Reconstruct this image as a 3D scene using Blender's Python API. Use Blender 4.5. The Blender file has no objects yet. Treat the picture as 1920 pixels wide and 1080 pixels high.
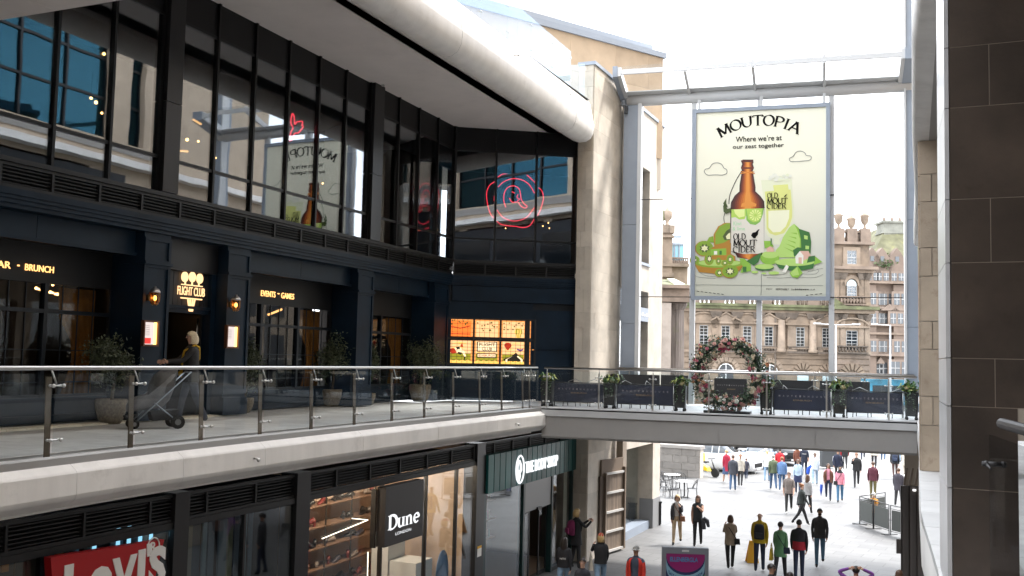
import bpy, math, random
from mathutils import Vector, Matrix
from math import sin, cos, pi, radians, sqrt, atan2, acos
random.seed(11)
SC = bpy.context.scene
COL = SC.collection

# ------------------------------------------------------------------ camera
AX = [(0.91394337, 0.00743584, -0.40577362),      # world x, y, z seen as (right, up, forward)
      (0.40519303, -0.07322766, 0.91129376),
      (0.02293761, 0.99728753, 0.06993888)]
EYE = Vector((0, 0, 1.36))
FPX = 1866.7
cam = bpy.data.cameras.new('camera')
cam.sensor_width = 36; cam.lens = 36 * FPX / 1920; cam.clip_start = .1; cam.clip_end = 3000
co = bpy.data.objects.new('camera', cam); COL.objects.link(co)
m = Matrix.Identity(4)
for i in range(3):
    m[i][0] = AX[i][0]; m[i][1] = AX[i][1]; m[i][2] = -AX[i][2]; m[i][3] = EYE[i]
co.matrix_world = m
SC.camera = co

# ------------------------------------------------------------------ world, sun, exposure
SUN_EL, SUN_AZ = 55, 40          # azimuth measured from +y towards +x
W = bpy.data.worlds.new('World'); SC.world = W; W.use_nodes = True
nt = W.node_tree; nt.nodes.clear()
N = nt.nodes.new
sky = N('ShaderNodeTexSky'); sky.sky_type = 'NISHITA'; sky.sun_disc = False
sky.sun_elevation = radians(SUN_EL); sky.sun_rotation = radians(SUN_AZ); sky.altitude = 50
sky.dust_density = 1.5
bg1 = N('ShaderNodeBackground'); bg1.inputs[1].default_value = .13
nt.links.new(sky.outputs[0], bg1.inputs[0])
bg2 = N('ShaderNodeBackground'); bg2.inputs[0].default_value = (.93, .96, 1, 1); bg2.inputs[1].default_value = 1.5
tc = N('ShaderNodeTexCoord'); mp = N('ShaderNodeMapping'); mp.inputs['Scale'].default_value = (1, 1, 2.4)
mp.inputs['Location'].default_value = (.35, .2, .1)
nz = N('ShaderNodeTexNoise'); nz.inputs['Scale'].default_value = 1.7; nz.inputs['Detail'].default_value = 6
nz.inputs['Roughness'].default_value = .55
rp = N('ShaderNodeValToRGB'); rp.color_ramp.elements[0].position = .33; rp.color_ramp.elements[1].position = .56
rp.color_ramp.elements[0].color = (.25, .25, .25, 1)
nt.links.new(tc.outputs['Generated'], mp.inputs[0]); nt.links.new(mp.outputs[0], nz.inputs['Vector'])
nt.links.new(nz.outputs['Fac'], rp.inputs[0])
mx = N('ShaderNodeMixShader'); wo = N('ShaderNodeOutputWorld')
nt.links.new(rp.outputs[0], mx.inputs[0]); nt.links.new(bg1.outputs[0], mx.inputs[1]); nt.links.new(bg2.outputs[0], mx.inputs[2])
nt.links.new(mx.outputs[0], wo.inputs[0])

sl = bpy.data.lights.new('sun', 'SUN'); sl.energy = 1.7; sl.angle = radians(9); sl.color = (1, .965, .92)
so = bpy.data.objects.new('sun', sl); COL.objects.link(so)
sd = Vector((sin(radians(SUN_AZ)) * cos(radians(SUN_EL)), cos(radians(SUN_AZ)) * cos(radians(SUN_EL)), sin(radians(SUN_EL))))
so.rotation_euler = (-sd).to_track_quat('-Z', 'Y').to_euler(); so.location = (30, 20, 60)
SC.view_settings.view_transform = 'Standard'; SC.view_settings.look = 'None'
SC.view_settings.exposure = 2.0; SC.view_settings.gamma = 1; SC.view_settings.use_curve_mapping = False
SC.render.engine = 'CYCLES'
SC.cycles.max_bounces = 10; SC.cycles.transparent_max_bounces = 24; SC.cycles.diffuse_bounces = 4
SC.cycles.glossy_bounces = 5; SC.cycles.sample_clamp_indirect = 6; SC.cycles.caustics_reflective = False
SC.cycles.use_denoising = True

# ------------------------------------------------------------------ measuring: a reference pixel (1920x1080) onto a real plane
def ray(u, v):
    a, b, c = u - 960, 540 - v, FPX
    return Vector((AX[0][0]*a + AX[0][1]*b + AX[0][2]*c, AX[1][0]*a + AX[1][1]*b + AX[1][2]*c, AX[2][0]*a + AX[2][1]*b + AX[2][2]*c))
def at_z(u, v, z):
    d = ray(u, v); return EYE + d * ((z - EYE.z) / d.z)
GZ = -4.95
class Fr:
    """upright working plane: origin in plan, d along it, n out of its face"""
    def __init__(s, p, q, o=0):
        d = Vector((q[0]-p[0], q[1]-p[1])); s.L = d.length; s.d = d.normalized(); s.n = Vector((s.d.y, -s.d.x))
        s.p = Vector(p[:2]) + s.n * o
    def P(s, a, o, z):
        w = s.p + s.d * a + s.n * o
        return Vector((w.x, w.y, z))
    def on(s, u, v, o=0):
        r = ray(u, v); q = s.p + s.n * o
        t = s.n.dot(q) / s.n.dot(r.xy)
        w = EYE + r * t
        return (w.xy - s.p).dot(s.d), w.z
    def s_at(s, u, z=1.36, o=0):
        a, zz = s.on(u, 680, o); return a
    def off(s, o):
        f = Fr((0, 0), (1, 0)); f.d = s.d; f.n = s.n; f.p = s.p + s.n * o; f.L = s.L; return f

# ------------------------------------------------------------------ materials
MATS = {}
def mat(name, col, rough=.6, metal=0, var=0, scale=3, bump=0, bscale=None, spec=.5, ovar=0, streak=None, coat=0, stain=None, emit=0, trans=0):
    if name in MATS: return MATS[name]
    M = bpy.data.materials.new(name); M.use_nodes = True; MATS[name] = M
    t = M.node_tree; b = t.nodes['Principled BSDF']
    b.inputs['Roughness'].default_value = rough; b.inputs['Metallic'].default_value = metal
    b.inputs['Specular IOR Level'].default_value = spec
    if coat: b.inputs['Coat Weight'].default_value = coat
    if trans: b.inputs['Subsurface Weight'].default_value = 0
    c = (*col, 1); b.inputs['Base Color'].default_value = c
    M.diffuse_color = c
    if emit:
        b.inputs['Emission Color'].default_value = c; b.inputs['Emission Strength'].default_value = emit
    g = None
    if var or bump or stain:
        g = t.nodes.new('ShaderNodeNewGeometry')
    last = None
    if var:
        n = t.nodes.new('ShaderNodeTexNoise'); n.inputs['Scale'].default_value = scale; n.inputs['Detail'].default_value = 5
        n.inputs['Roughness'].default_value = .6
        if streak:
            mpn = t.nodes.new('ShaderNodeMapping'); mpn.inputs['Scale'].default_value = streak
            t.links.new(g.outputs['Position'], mpn.inputs[0]); t.links.new(mpn.outputs[0], n.inputs['Vector'])
        else: t.links.new(g.outputs['Position'], n.inputs['Vector'])
        r = t.nodes.new('ShaderNodeValToRGB'); r.color_ramp.elements[0].position = .3; r.color_ramp.elements[1].position = .7
        r.color_ramp.elements[0].color = (*[max(0, x*(1-var)) for x in col], 1)
        r.color_ramp.elements[1].color = (*[min(1, x*(1+var)) for x in col], 1)
        t.links.new(n.outputs['Fac'], r.inputs[0]); last = r.outputs[0]
    if stain:
        sc_, amt, scol = stain
        n = t.nodes.new('ShaderNodeTexNoise'); n.inputs['Scale'].default_value = sc_; n.inputs['Detail'].default_value = 8; n.inputs['Roughness'].default_value = .7
        t.links.new(g.outputs['Position'], n.inputs['Vector'])
        r = t.nodes.new('ShaderNodeValToRGB'); r.color_ramp.elements[0].position = .56; r.color_ramp.elements[1].position = .72
        r.color_ramp.elements[1].color = (amt, amt, amt, 1)
        t.links.new(n.outputs['Fac'], r.inputs[0])
        x = t.nodes.new('ShaderNodeMixRGB'); x.inputs[1].default_value = c; x.inputs[2].default_value = (*scol, 1)
        if last: t.links.new(last, x.inputs[1])
        t.links.new(r.outputs[0], x.inputs[0]); last = x.outputs[0]
    if ovar:
        oi = t.nodes.new('ShaderNodeObjectInfo'); mr = t.nodes.new('ShaderNodeMapRange')
        mr.inputs['To Min'].default_value = 1-ovar; mr.inputs['To Max'].default_value = 1+ovar
        t.links.new(oi.outputs['Random'], mr.inputs[0])
        h = t.nodes.new('ShaderNodeHueSaturation'); h.inputs['Color'].default_value = c
        if last: t.links.new(last, h.inputs['Color'])
        t.links.new(mr.outputs[0], h.inputs['Value']); last = h.outputs[0]
    if last: t.links.new(last, b.inputs['Base Color'])
    if bump:
        n = t.nodes.new('ShaderNodeTexNoise'); n.inputs['Scale'].default_value = bscale or scale*6; n.inputs['Detail'].default_value = 4
        t.links.new(g.outputs['Position'], n.inputs['Vector'])
        bp = t.nodes.new('ShaderNodeBump'); bp.inputs['Strength'].default_value = bump; bp.inputs['Distance'].default_value = .02
        t.links.new(n.outputs['Fac'], bp.inputs['Height']); t.links.new(bp.outputs[0], b.inputs['Normal'])
    return M
def glow(name, col, s):
    if name in MATS: return MATS[name]
    M = bpy.data.materials.new(name); M.use_nodes = True; MATS[name] = M
    t = M.node_tree; t.nodes.clear(); e = t.nodes.new('ShaderNodeEmission'); o = t.nodes.new('ShaderNodeOutputMaterial')
    e.inputs[0].default_value = (*col, 1); e.inputs[1].default_value = s; t.links.new(e.outputs[0], o.inputs[0]); M.diffuse_color = (*col, 1)
    return M
def glass(name, tint, f0=.04, gain=1., rough=0., wav=0., wscale=.8, rcol=(.95, .97, 1)):
    """flat pane: clear tinted transmission plus Fresnel mirror"""
    if name in MATS: return MATS[name]
    M = bpy.data.materials.new(name); M.use_nodes = True; MATS[name] = M
    t = M.node_tree; t.nodes.clear(); o = t.nodes.new('ShaderNodeOutputMaterial')
    tr = t.nodes.new('ShaderNodeBsdfTransparent'); tr.inputs[0].default_value = (*tint, 1)
    gl = t.nodes.new('ShaderNodeBsdfGlossy'); gl.inputs['Roughness'].default_value = rough; gl.inputs[0].default_value = (*rcol, 1)
    fr = t.nodes.new('ShaderNodeLayerWeight'); fr.inputs[0].default_value = .5      # Schlick from the facing term, alike on both sides of the sheet
    pw = t.nodes.new('ShaderNodeMath'); pw.operation = 'POWER'; pw.inputs[1].default_value = 5
    t.links.new(fr.outputs['Facing'], pw.inputs[0])
    mm = t.nodes.new('ShaderNodeMath'); mm.operation = 'MULTIPLY_ADD'; mm.use_clamp = True; mm.inputs[1].default_value = (1-f0)*gain; mm.inputs[2].default_value = f0
    t.links.new(pw.outputs[0], mm.inputs[0])
    x = t.nodes.new('ShaderNodeMixShader'); t.links.new(mm.outputs[0], x.inputs[0]); t.links.new(tr.outputs[0], x.inputs[1]); t.links.new(gl.outputs[0], x.inputs[2])
    t.links.new(x.outputs[0], o.inputs[0])
    if wav:
        g = t.nodes.new('ShaderNodeNewGeometry')
        n = t.nodes.new('ShaderNodeTexNoise'); n.inputs['Scale'].default_value = wscale; n.inputs['Detail'].default_value = 1
        t.links.new(g.outputs['Position'], n.inputs['Vector'])
        bp = t.nodes.new('ShaderNodeBump'); bp.inputs['Strength'].default_value = wav; bp.inputs['Distance'].default_value = .02
        t.links.new(n.outputs['Fac'], bp.inputs['Height']); t.links.new(bp.outputs[0], gl.inputs['Normal'])
    M.diffuse_color = (.3, .4, .45, 1)
    return M

LIME = mat('pale_limestone', (.58, .52, .44), .75, var=.14, scale=1.6, bump=.15, bscale=30, ovar=.1, stain=(2.6, .35, (.30, .22, .15)))
LIMED = mat('shaded_limestone', (.050, .036, .027), .34, var=.5, scale=1.6, bump=.08, bscale=40, ovar=.12, stain=(5., .75, (.03, .02, .013)))  # near pier's limestone, with the covered walkway's shade in its colour
LIMEM = mat('tan_limestone', (.42, .335, .25), .7, var=.16, scale=2.2, bump=.12, bscale=40, ovar=.11, stain=(4., .6, (.2, .12, .07)))
JOINT = mat('mortar', (.55, .5, .43), .9)
def slab_joints(M, sx, sy, amt):
    t = M.node_tree; b = t.nodes['Principled BSDF']; g = t.nodes.new('ShaderNodeNewGeometry'); mp_ = t.nodes.new('ShaderNodeMapping'); mp_.inputs['Rotation'].default_value = (0, 0, .11)
    br_ = t.nodes.new('ShaderNodeTexBrick'); br_.inputs['Scale'].default_value = 1; br_.inputs['Brick Width'].default_value = sx; br_.inputs['Row Height'].default_value = sy; br_.inputs['Mortar Size'].default_value = .012
    br_.inputs['Color1'].default_value = (1, 1, 1, 1); br_.inputs['Color2'].default_value = (.80, .80, .81, 1); br_.inputs['Mortar'].default_value = (amt, amt, amt, 1)
    x = t.nodes.new('ShaderNodeMixRGB'); x.blend_type = 'MULTIPLY'; x.inputs[0].default_value = 1; src = b.inputs['Base Color'].links[0].from_socket
    t.links.new(g.outputs['Position'], mp_.inputs[0]); t.links.new(mp_.outputs[0], br_.inputs['Vector']); t.links.new(src, x.inputs[1]); t.links.new(br_.outputs['Color'], x.inputs[2]); t.links.new(x.outputs[0], b.inputs['Base Color'])
WHITEC = mat('white_concrete', (.85, .82, .785), .55, var=.07, scale=1.0, bump=.05, bscale=50, streak=(2.5, 2.5, .35), stain=(1.6, .35, (.46, .43, .39)))
SOFFIT = mat('soffit_plaster', (.82, .765, .74), .8, var=.05, scale=.8, stain=(1.1, .15, (.45, .43, .41)))
GREYF = mat('grey_concrete', (.37, .355, .34), .65, var=.06, scale=.9, stain=(1.4, .35, (.3, .29, .28)))
DECK = mat('deck_paving', (.66, .655, .64), .55, var=.12, scale=2.5, bump=.05, stain=(.9, .4, (.25, .245, .24)))
NAVY = mat('navy_paint', (.0055, .0165, .033), .46, spec=.22, var=.3, scale=1.5, bump=.03, bscale=20)
NAVYD = mat('dark_navy_paint', (.0025, .006, .012), .5)
DARK = mat('dark_metal', (.011, .011, .012), .38, metal=.4)
DARKG = mat('charcoal_louvre', (.017, .017, .018), .5, metal=.2)
BLACK = mat('black_metal', (.012, .012, .013), .4)
BLACKM = mat('matt_black', (.008, .008, .009), .9)
SPAN = mat('spandrel_grey', (.006, .006, .007), .5, spec=.3)
STEEL = mat('brushed_steel', (.62, .6, .58), .28, metal=1)
BRONZE = mat('bronze_plate', (.15, .115, .085), .4, metal=.75, var=.1, scale=4)
BLUEG = mat('blue_grey_steel', (.27, .31, .37), .5, var=.05, scale=2)
BLUEGL = mat('pale_grey_steel', (.56, .57, .58), .45)
WHITEP = mat('white_paint', (.78, .78, .77), .4)
GLF = glass('facade_glass', (.72, .76, .78), .18, .9, wav=.045, wscale=1.1)
GLS = glass('shop_glass', (.9, .93, .93), .07, .9, wav=.03)
GLP = glass('pub_glass', (.85, .86, .86), .028, .8, wav=.05)
GLB = glass('balustrade_glass', (.935, .96, .965), .028, .7)
GLU = glass('terrace_glass', (.84, .905, .94), .06, .4)
GLC = glass('clear_glass', (.95, .97, .97), .03, .8)
GLW = glass('canopy_glass', (.93, .945, .95), .01, .15)
GLBLUE = glass('sky_tint_glass', (.2, .35, .42), .22, .9, wav=.05, rcol=(.11, .32, .44))  # blue of the reflected sky put into the mirror tint
GOLD = glow('warm_letter_light', (1, .50, .17), .62)
NEON = glow('red_neon', (1, .04, .07), .7)
WARM = glow('warm_bulb', (1, .5, .16), 3)
LEDW = glow('led_strip', (1, .82, .6), 1.6)

# ------------------------------------------------------------------ object helpers
LOC = {}
def props(o, label=None, cat=None, group=None, kind=None):
    if label: o['label'] = label
    if cat: o['category'] = cat
    if group: o['group'] = group
    if kind: o['kind'] = kind
    return o
def thing(name, label, cat, loc=(0, 0, 0), group=None, rz=0):
    o = bpy.data.objects.new(name, None); COL.objects.link(o); o.empty_display_size = .3
    o.location = loc; o.rotation_euler = (0, 0, rz); LOC[o.name] = Vector(loc) if not rz else Vector(loc)
    return props(o, label, cat, group)
def link(name, me, parent=None, mats=None):
    o = bpy.data.objects.new(name, me); COL.objects.link(o)
    if parent: o.parent = parent; LOC[o.name] = LOC.get(parent.name, Vector())
    return o
class MB:
    def __init__(s): s.v = []; s.f = []; s.m = []; s.sm = []; s.k = 0
    def poly(s, pts, m=0, sm=False):
        b = len(s.v); s.v += [Vector(p) for p in pts]; s.f.append(tuple(range(b, b+len(pts)))); s.m.append(m); s.sm.append(sm)
    def grid(s, rows, m=0, closed=False, sm=True, cap=False):
        b = len(s.v); n = len(rows[0])
        for r in rows: s.v += [Vector(p) for p in r]
        for i in range(len(rows)-1):
            for j in range(n if closed else n-1):
                j2 = (j+1) % n
                s.f.append((b+i*n+j, b+i*n+j2, b+(i+1)*n+j2, b+(i+1)*n+j)); s.m.append(m); s.sm.append(sm)
        if cap:
            s.f.append(tuple(b+j for j in reversed(range(n)))); s.m.append(m); s.sm.append(False)
            e = b+(len(rows)-1)*n
            s.f.append(tuple(e+j for j in range(n))); s.m.append(m); s.sm.append(False)
        return s
    def hexa(s, c, m=0):
        b = len(s.v); s.v += [Vector(p) for p in c]
        for q in ((0, 3, 2, 1), (4, 5, 6, 7), (0, 1, 5, 4), (1, 2, 6, 5), (2, 3, 7, 6), (3, 0, 4, 7)):
            s.f.append(tuple(b+i for i in q)); s.m.append(m); s.sm.append(False)
        return s
    def bx(s, x0, x1, y0, y1, z0, z1, m=0):
        return s.hexa([(x0, y0, z0), (x1, y0, z0), (x1, y1, z0), (x0, y1, z0), (x0, y0, z1), (x1, y0, z1), (x1, y1, z1), (x0, y1, z1)], m)
    def fb(s, fr, a0, a1, o0, o1, z0, z1, m=0):
        P = fr.P
        return s.hexa([P(a0, o1, z0), P(a1, o1, z0), P(a1, o0, z0), P(a0, o0, z0), P(a0, o1, z1), P(a1, o1, z1), P(a1, o0, z1), P(a0, o0, z1)], m)
    def flat(s, fr, pts, o, m=0):
        s.k += 1
        s.poly([fr.P(a, o + s.k*.0004, z) for a, z in pts], m)
        return s
    def ext(s, fr, pts, o0, o1, m=0):
        """prism: outline (a,z) on the plane, from o0 out to o1"""
        n = len(pts); b = len(s.v)
        A = sum(pts[i][0]*pts[(i+1) % n][1]-pts[(i+1) % n][0]*pts[i][1] for i in range(n))
        if A < 0: pts = pts[::-1]
        s.v += [fr.P(a, o0, z) for a, z in pts] + [fr.P(a, o1, z) for a, z in pts]
        s.f.append(tuple(b+i for i in reversed(range(n)))); s.f.append(tuple(b+n+i for i in range(n)))
        for i in range(n): s.f.append((b+i, b+(i+1) % n, b+n+(i+1) % n, b+n+i))
        s.m += [m]*(n+2); s.sm += [False]*(n+2); return s
    def tube(s, pts, r, n=8, m=0, cap=True, closed=False, sm=True):
        pts = [Vector(p) for p in pts]; rows = []
        R = r if isinstance(r, (list, tuple)) else [r]*len(pts)
        up = Vector((0, 0, 1)); prev = None
        for i, p in enumerate(pts):
            if closed: t = pts[(i+1) % len(pts)] - pts[i-1]
            else: t = pts[min(i+1, len(pts)-1)] - pts[max(i-1, 0)]
            if t.length < 1e-9: t = Vector((0, 0, 1))
            t.normalize()
            if prev is None:
                x = t.cross(up if abs(t.z) < .95 else Vector((1, 0, 0)))
            else: x = prev - t * prev.dot(t)
            x.normalize(); prev = x; y = t.cross(x)
            rows.append([p + x*(R[i]*cos(2*pi*j/n)) + y*(R[i]*sin(2*pi*j/n)) for j in range(n)])
        if closed: rows.append(rows[0])
        s.grid(rows, m, True, sm, cap and not closed); return s
    def lathe(s, c, prof, n=12, m=0, sm=True, sq=False):
        c = Vector(c)
        rows = [[c + Vector((r*cos(2*pi*j/n), r*sin(2*pi*j/n), z)) for j in range(n)] for r, z in prof]
        return s.grid(rows, m, True, sm, True)
    def ball(s, c, r, n=8, m=0, sq=(1, 1, 1)):
        c = Vector(c); k = max(4, n//2+1)
        rows = [[c + Vector((r*sq[0]*sin(pi*(i+.02)/(k+.04))*cos(2*pi*j/n), r*sq[1]*sin(pi*(i+.02)/(k+.04))*sin(2*pi*j/n), -r*sq[2]*cos(pi*(i+.02)/(k+.04)))) for j in range(n)] for i in range(k+1)]
        return s.grid(rows, m, True, True, True)
    def mesh(s, name, mats, base=Vector()):
        me = bpy.data.meshes.new(name)
        me.from_pydata([tuple(p - base) for p in s.v], [], s.f)
        for x in (mats if isinstance(mats, (list, tuple)) else [mats]): me.materials.append(x)
        me.polygons.foreach_set('material_index', s.m); me.polygons.foreach_set('use_smooth', s.sm); me.update()
        return me
    def build(s, name, mats, parent=None, loc=None, label=None, cat=None, group=None, kind=None):
        base = LOC.get(parent.name, Vector()) if parent else Vector(loc or (0, 0, 0))
        o = link(name, s.mesh(name, mats, base), parent)
        if not parent: o.location = base; LOC[o.name] = base
        return props(o, label, cat, group, kind)
UNIT = {}
def unit(mt):
    if mt.name not in UNIT:
        b = MB(); b.bx(0, 1, 0, 1, 0, 1); UNIT[mt.name] = b.mesh('block', mt)
    return UNIT[mt.name]
def block(name, fr, a0, a1, o0, o1, z0, z1, mt, parent, kind=None):
    """one box piece that shares the unit mesh of its material"""
    o = link(name, unit(mt), parent)
    o.location = fr.P(a0, o1, z0) - (LOC.get(parent.name, Vector()) if parent else Vector())
    o.rotation_euler = (0, 0, atan2(fr.d.y, fr.d.x)); o.scale = (a1-a0, o1-o0, z1-z0)
    if kind: o['kind'] = kind
    return o
WX = Fr((0, 0), (1, 0))       # along x, facing -y (towards the camera): a = x, o = -y
WY = Fr((0, 0), (0, 1))       # along y, facing +x: a = y, o = x
def clad(fr, a0, a1, z0, z1, rows, widths, mt, parent, depth=.03, gap=.012, o=0, name='stone', shift=0):
    z = z0; i = 0
    while z < z1-.05:
        h = rows[i % len(rows)]; zt = min(z+h, z1)
        if z1-zt < .15: zt = z1
        wl = widths[i % len(widths)] if isinstance(widths[0], (list, tuple)) else widths
        cuts = [a0]; k = 0; first = wl[0]*(1 if i % 2 == 0 else .5)
        a = a0+first
        while a < a1-.12:
            cuts.append(a); k += 1; a += wl[k % len(wl)]
        cuts.append(a1)
        for p, q in zip(cuts, cuts[1:]):
            block(name, fr, p+gap/2, q-gap/2, o, o+depth, z+gap/2, zt-gap/2, mt, parent)
        z = zt; i += 1
def copy_tree(o, parent=None):
    c = o.copy(); COL.objects.link(c); c.parent = parent
    LOC[c.name] = LOC.get(o.name, Vector())
    for ch in list(o.children): copy_tree(ch, c)
    return c

# ------------------------------------------------------------------ lettering
TMP = bpy.data.scenes.new('tmp_text')
def eval_mesh(ob):
    TMP.collection.objects.link(ob)
    TMP.view_layers[0].update(); dg = TMP.view_layers[0].depsgraph
    me = bpy.data.meshes.new_from_object(ob.evaluated_get(dg)); TMP.collection.objects.unlink(ob)
    return me
def text_polys(txt, bold=0., space=1.):
    cu = bpy.data.curves.new('t', 'FONT'); cu.body = txt; cu.size = 1; cu.offset = bold; cu.space_character = space; cu.resolution_u = 3
    ob = bpy.data.objects.new('t', cu); me = eval_mesh(ob)
    V = [(v.co.x, v.co.y) for v in me.vertices]; F = [tuple(p.vertices) for p in me.polygons]
    bpy.data.objects.remove(ob); bpy.data.curves.remove(cu); bpy.data.meshes.remove(me)
    return V, F
def text(b, fr, txt, a0, a1, z0, z1, o, m=0, bold=0., depth=0., space=1., slant=0., warp=None):
    """text fitted into the box a0..a1, z0..z1 of a plane; warp(s,t)->(a,z) overrides the fit"""
    V, F = text_polys(txt, bold, space)
    xs = [p[0] for p in V]; ys = [p[1] for p in V]; x0, x1, y0, y1 = min(xs), max(xs), min(ys), max(ys)
    def T(p):
        s_, t_ = (p[0]-x0)/(x1-x0), (p[1]-y0)/(y1-y0)
        if warp: return warp(s_, t_)
        return a0+(a1-a0)*s_ + slant*t_, z0+(z1-z0)*t_
    k = len(b.v)
    if depth == 0:
        b.v += [fr.P(T(p)[0], o, T(p)[1]) for p in V]
        for f in F: b.f.append(tuple(k+i for i in f)); b.m.append(m); b.sm.append(False)
    else:
        n = len(V)
        b.v += [fr.P(T(p)[0], o+depth, T(p)[1]) for p in V] + [fr.P(T(p)[0], o, T(p)[1]) for p in V]
        cnt = {}
        for f in F:
            b.f.append(tuple(k+i for i in f)); b.m.append(m); b.sm.append(False)
            for i in range(len(f)):
                e = (f[i], f[(i+1) % len(f)]); cnt[e] = 1
        for (i, j) in list(cnt):
            if (j, i) not in cnt: b.f.append((k+j, k+i, k+n+i, k+n+j)); b.m.append(m); b.sm.append(False)
    return b
def arc(cx, cy, rx, ry, t0, t1, n=10): return [(cx+rx*cos(t0+(t1-t0)*i/n), cy+ry*sin(t0+(t1-t0)*i/n)) for i in range(n+1)]
D_ = arc(.12, .5, .55, .5, pi/2, -pi/2)
SERIF = {   # stroke skeletons, height 1
 'M': (1.05, [[(.1, 0), (.16, 1)], [(.16, 1), (.5, .12)], [(.5, .12), (.86, 1)], [(.86, 1), (.95, 0)]]),
 'O': (.95, [arc(.47, .5, .42, .48, pi/2, pi*2.5, 18)]),
 'U': (.95, [[(.12, 1), (.12, .4)]+arc(.46, .38, .34, .36, pi, 2*pi, 8)+[(.8, 1)]]),
 'T': (.9, [[(.45, 0), (.45, .98)], [(.05, .86), (.08, .97), (.82, .97), (.86, .86)]]),
 'P': (.8, [[(.15, 0), (.15, 1)], [(.15, .98)]+arc(.35, .73, .36, .25, pi/2, -pi/2)+[(.15, .48)]]),
 'I': (.45, [[(.22, 0), (.22, 1)]]),
 'A': (.98, [[(.08, 0), (.47, 1)], [(.47, 1), (.9, 0)], [(.24, .36), (.74, .36)]]),
 'L': (.75, [[(.15, 1), (.15, .02)], [(.15, .03), (.62, .03), (.68, .2)]]),
 'D': (.95, [[(.15, 0), (.15, 1)], [(.15, .98)]+arc(.35, .5, .5, .48, pi/2, -pi/2)+[(.15, .02)]]),
 'C': (.9, [[(.8, .8)]+arc(.5, .5, .42, .48, pi*.33, pi*1.68, 14)]),
 'E': (.8, [[(.15, 0), (.15, 1)], [(.15, .97), (.62, .97), (.66, .82)], [(.15, .52), (.52, .52)], [(.15, .03), (.64, .03), (.7, .2)]]),
 'R': (.88, [[(.15, 0), (.15, 1)], [(.15, .98)]+arc(.35, .75, .34, .23, pi/2, -pi/2)+[(.15, .52)], [(.4, .52), (.82, 0)]]),
 'u': (.85, [[(.12, .68), (.12, .25)]+arc(.35, .24, .23, .22, pi, 2*pi, 8)+[(.58, .3)], [(.6, .68), (.6, 0)]]),
 'n': (.85, [[(.14, 0), (.14, .66)], [(.16, .45)]+arc(.37, .42, .22, .24, pi*.85, 0, 8)+[(.6, 0)]]),
 'e': (.75, [[(.1, .36), (.6, .38)]+arc(.36, .35, .27, .33, .15, pi*1.75, 14)]),
 ' ': (.5, []),
}
def serif_text(b, fr, txt, T, o, m=0, w=.15, thin=.3, slab=.2, depth=0):
    """T maps (pen x, y) of the whole line to (a, z)"""
    x = 0
    for ch in txt:
        adv, strokes = SERIF[ch]
        for st in strokes:
            n = len(st); L = []; Rr = []
            for i, p in enumerate(st):
                q0 = st[max(i-1, 0)]; q1 = st[min(i+1, n-1)]
                dx, dy = q1[0]-q0[0], q1[1]-q0[1]; l = sqrt(dx*dx+dy*dy) or 1; dx /= l; dy /= l
                ww = w*(thin+(1-thin)*abs(dy*.94 - dx*.34))/2
                L.append((x+p[0]-dy*ww, p[1]+dx*ww)); Rr.append((x+p[0]+dy*ww, p[1]-dx*ww))
            b.k += 1; oo = o+b.k*.0003
            for i in range(n-1):
                b.poly([fr.P(*(lambda t: (t[0], oo, t[1]))(T(*p))) for p in (L[i], Rr[i], Rr[i+1], L[i+1])], m)
            for e, nb in ((0, 1), (n-1, n-2)):
                dx, dy = st[nb][0]-st[e][0], st[nb][1]-st[e][1]
                if abs(dy) > abs(dx)*.8 and (st[e][1] < .05 or st[e][1] > .62):
                    b.k += 1; oo = o+b.k*.0003; h = w*.2
                    y0 = st[e][1]-(h if st[e][1] > .5 else 0); X = x+st[e][0]
                    b.poly([fr.P(T(*p)[0], oo, T(*p)[1]) for p in ((X-slab*.75, y0), (X+slab*.75, y0), (X+slab*.75, y0+h), (X-slab*.75, y0+h))], m)
        x += adv
    return x
def serif_width(txt): return sum(SERIF[c][0] for c in txt)
# ================================================================== THE SETTING
def structure(b, name, mats, **k): return b.build(name, mats, kind='structure', **k)
PLAZA = mat('plaza_paving', (.148, .146, .142), .6, var=.16, scale=.6, bump=.05, stain=(.8, .45, (.15, .148, .145)))
slab_joints(PLAZA, .9, .6, .5); slab_joints(DECK, 1.2, .6, .8)
SETTS = mat('street_setts', (.20, .198, .195), .75, var=.1, scale=2)
GROUND = mat('far_ground', (.30, .29, .28), .9, var=.1, scale=.2)
b = MB(); b.poly([(-900, -300, GZ-.13), (900, -300, GZ-.13), (900, 1500, GZ-.13), (-900, 1500, GZ-.13)]); structure(b, 'ground', GROUND)
b = MB(); b.bx(-60, 60, -30, 62, GZ-.12, GZ); structure(b, 'plaza', PLAZA)
b = MB(); b.poly([(-90, 62.01, GZ-.124), (90, 62.01, GZ-.124), (90, 96, GZ-.124), (-90, 96, GZ-.124)]); structure(b, 'street', SETTS)
ROADW = mat('road_marking', (.55, .55, .53), .7)
b = MB()
for x in range(-60, 40, 6): b.poly([(x, 75, GZ-.12), (x+3, 75, GZ-.12), (x+3, 75.15, GZ-.12), (x, 75.15, GZ-.12)])
for x in range(-9, 8, 2): b.poly([(x, 64, GZ-.12), (x+.9, 64, GZ-.12), (x+.9, 69, GZ-.12), (x, 69, GZ-.12)])
structure(b, 'road_marking', ROADW)

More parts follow.
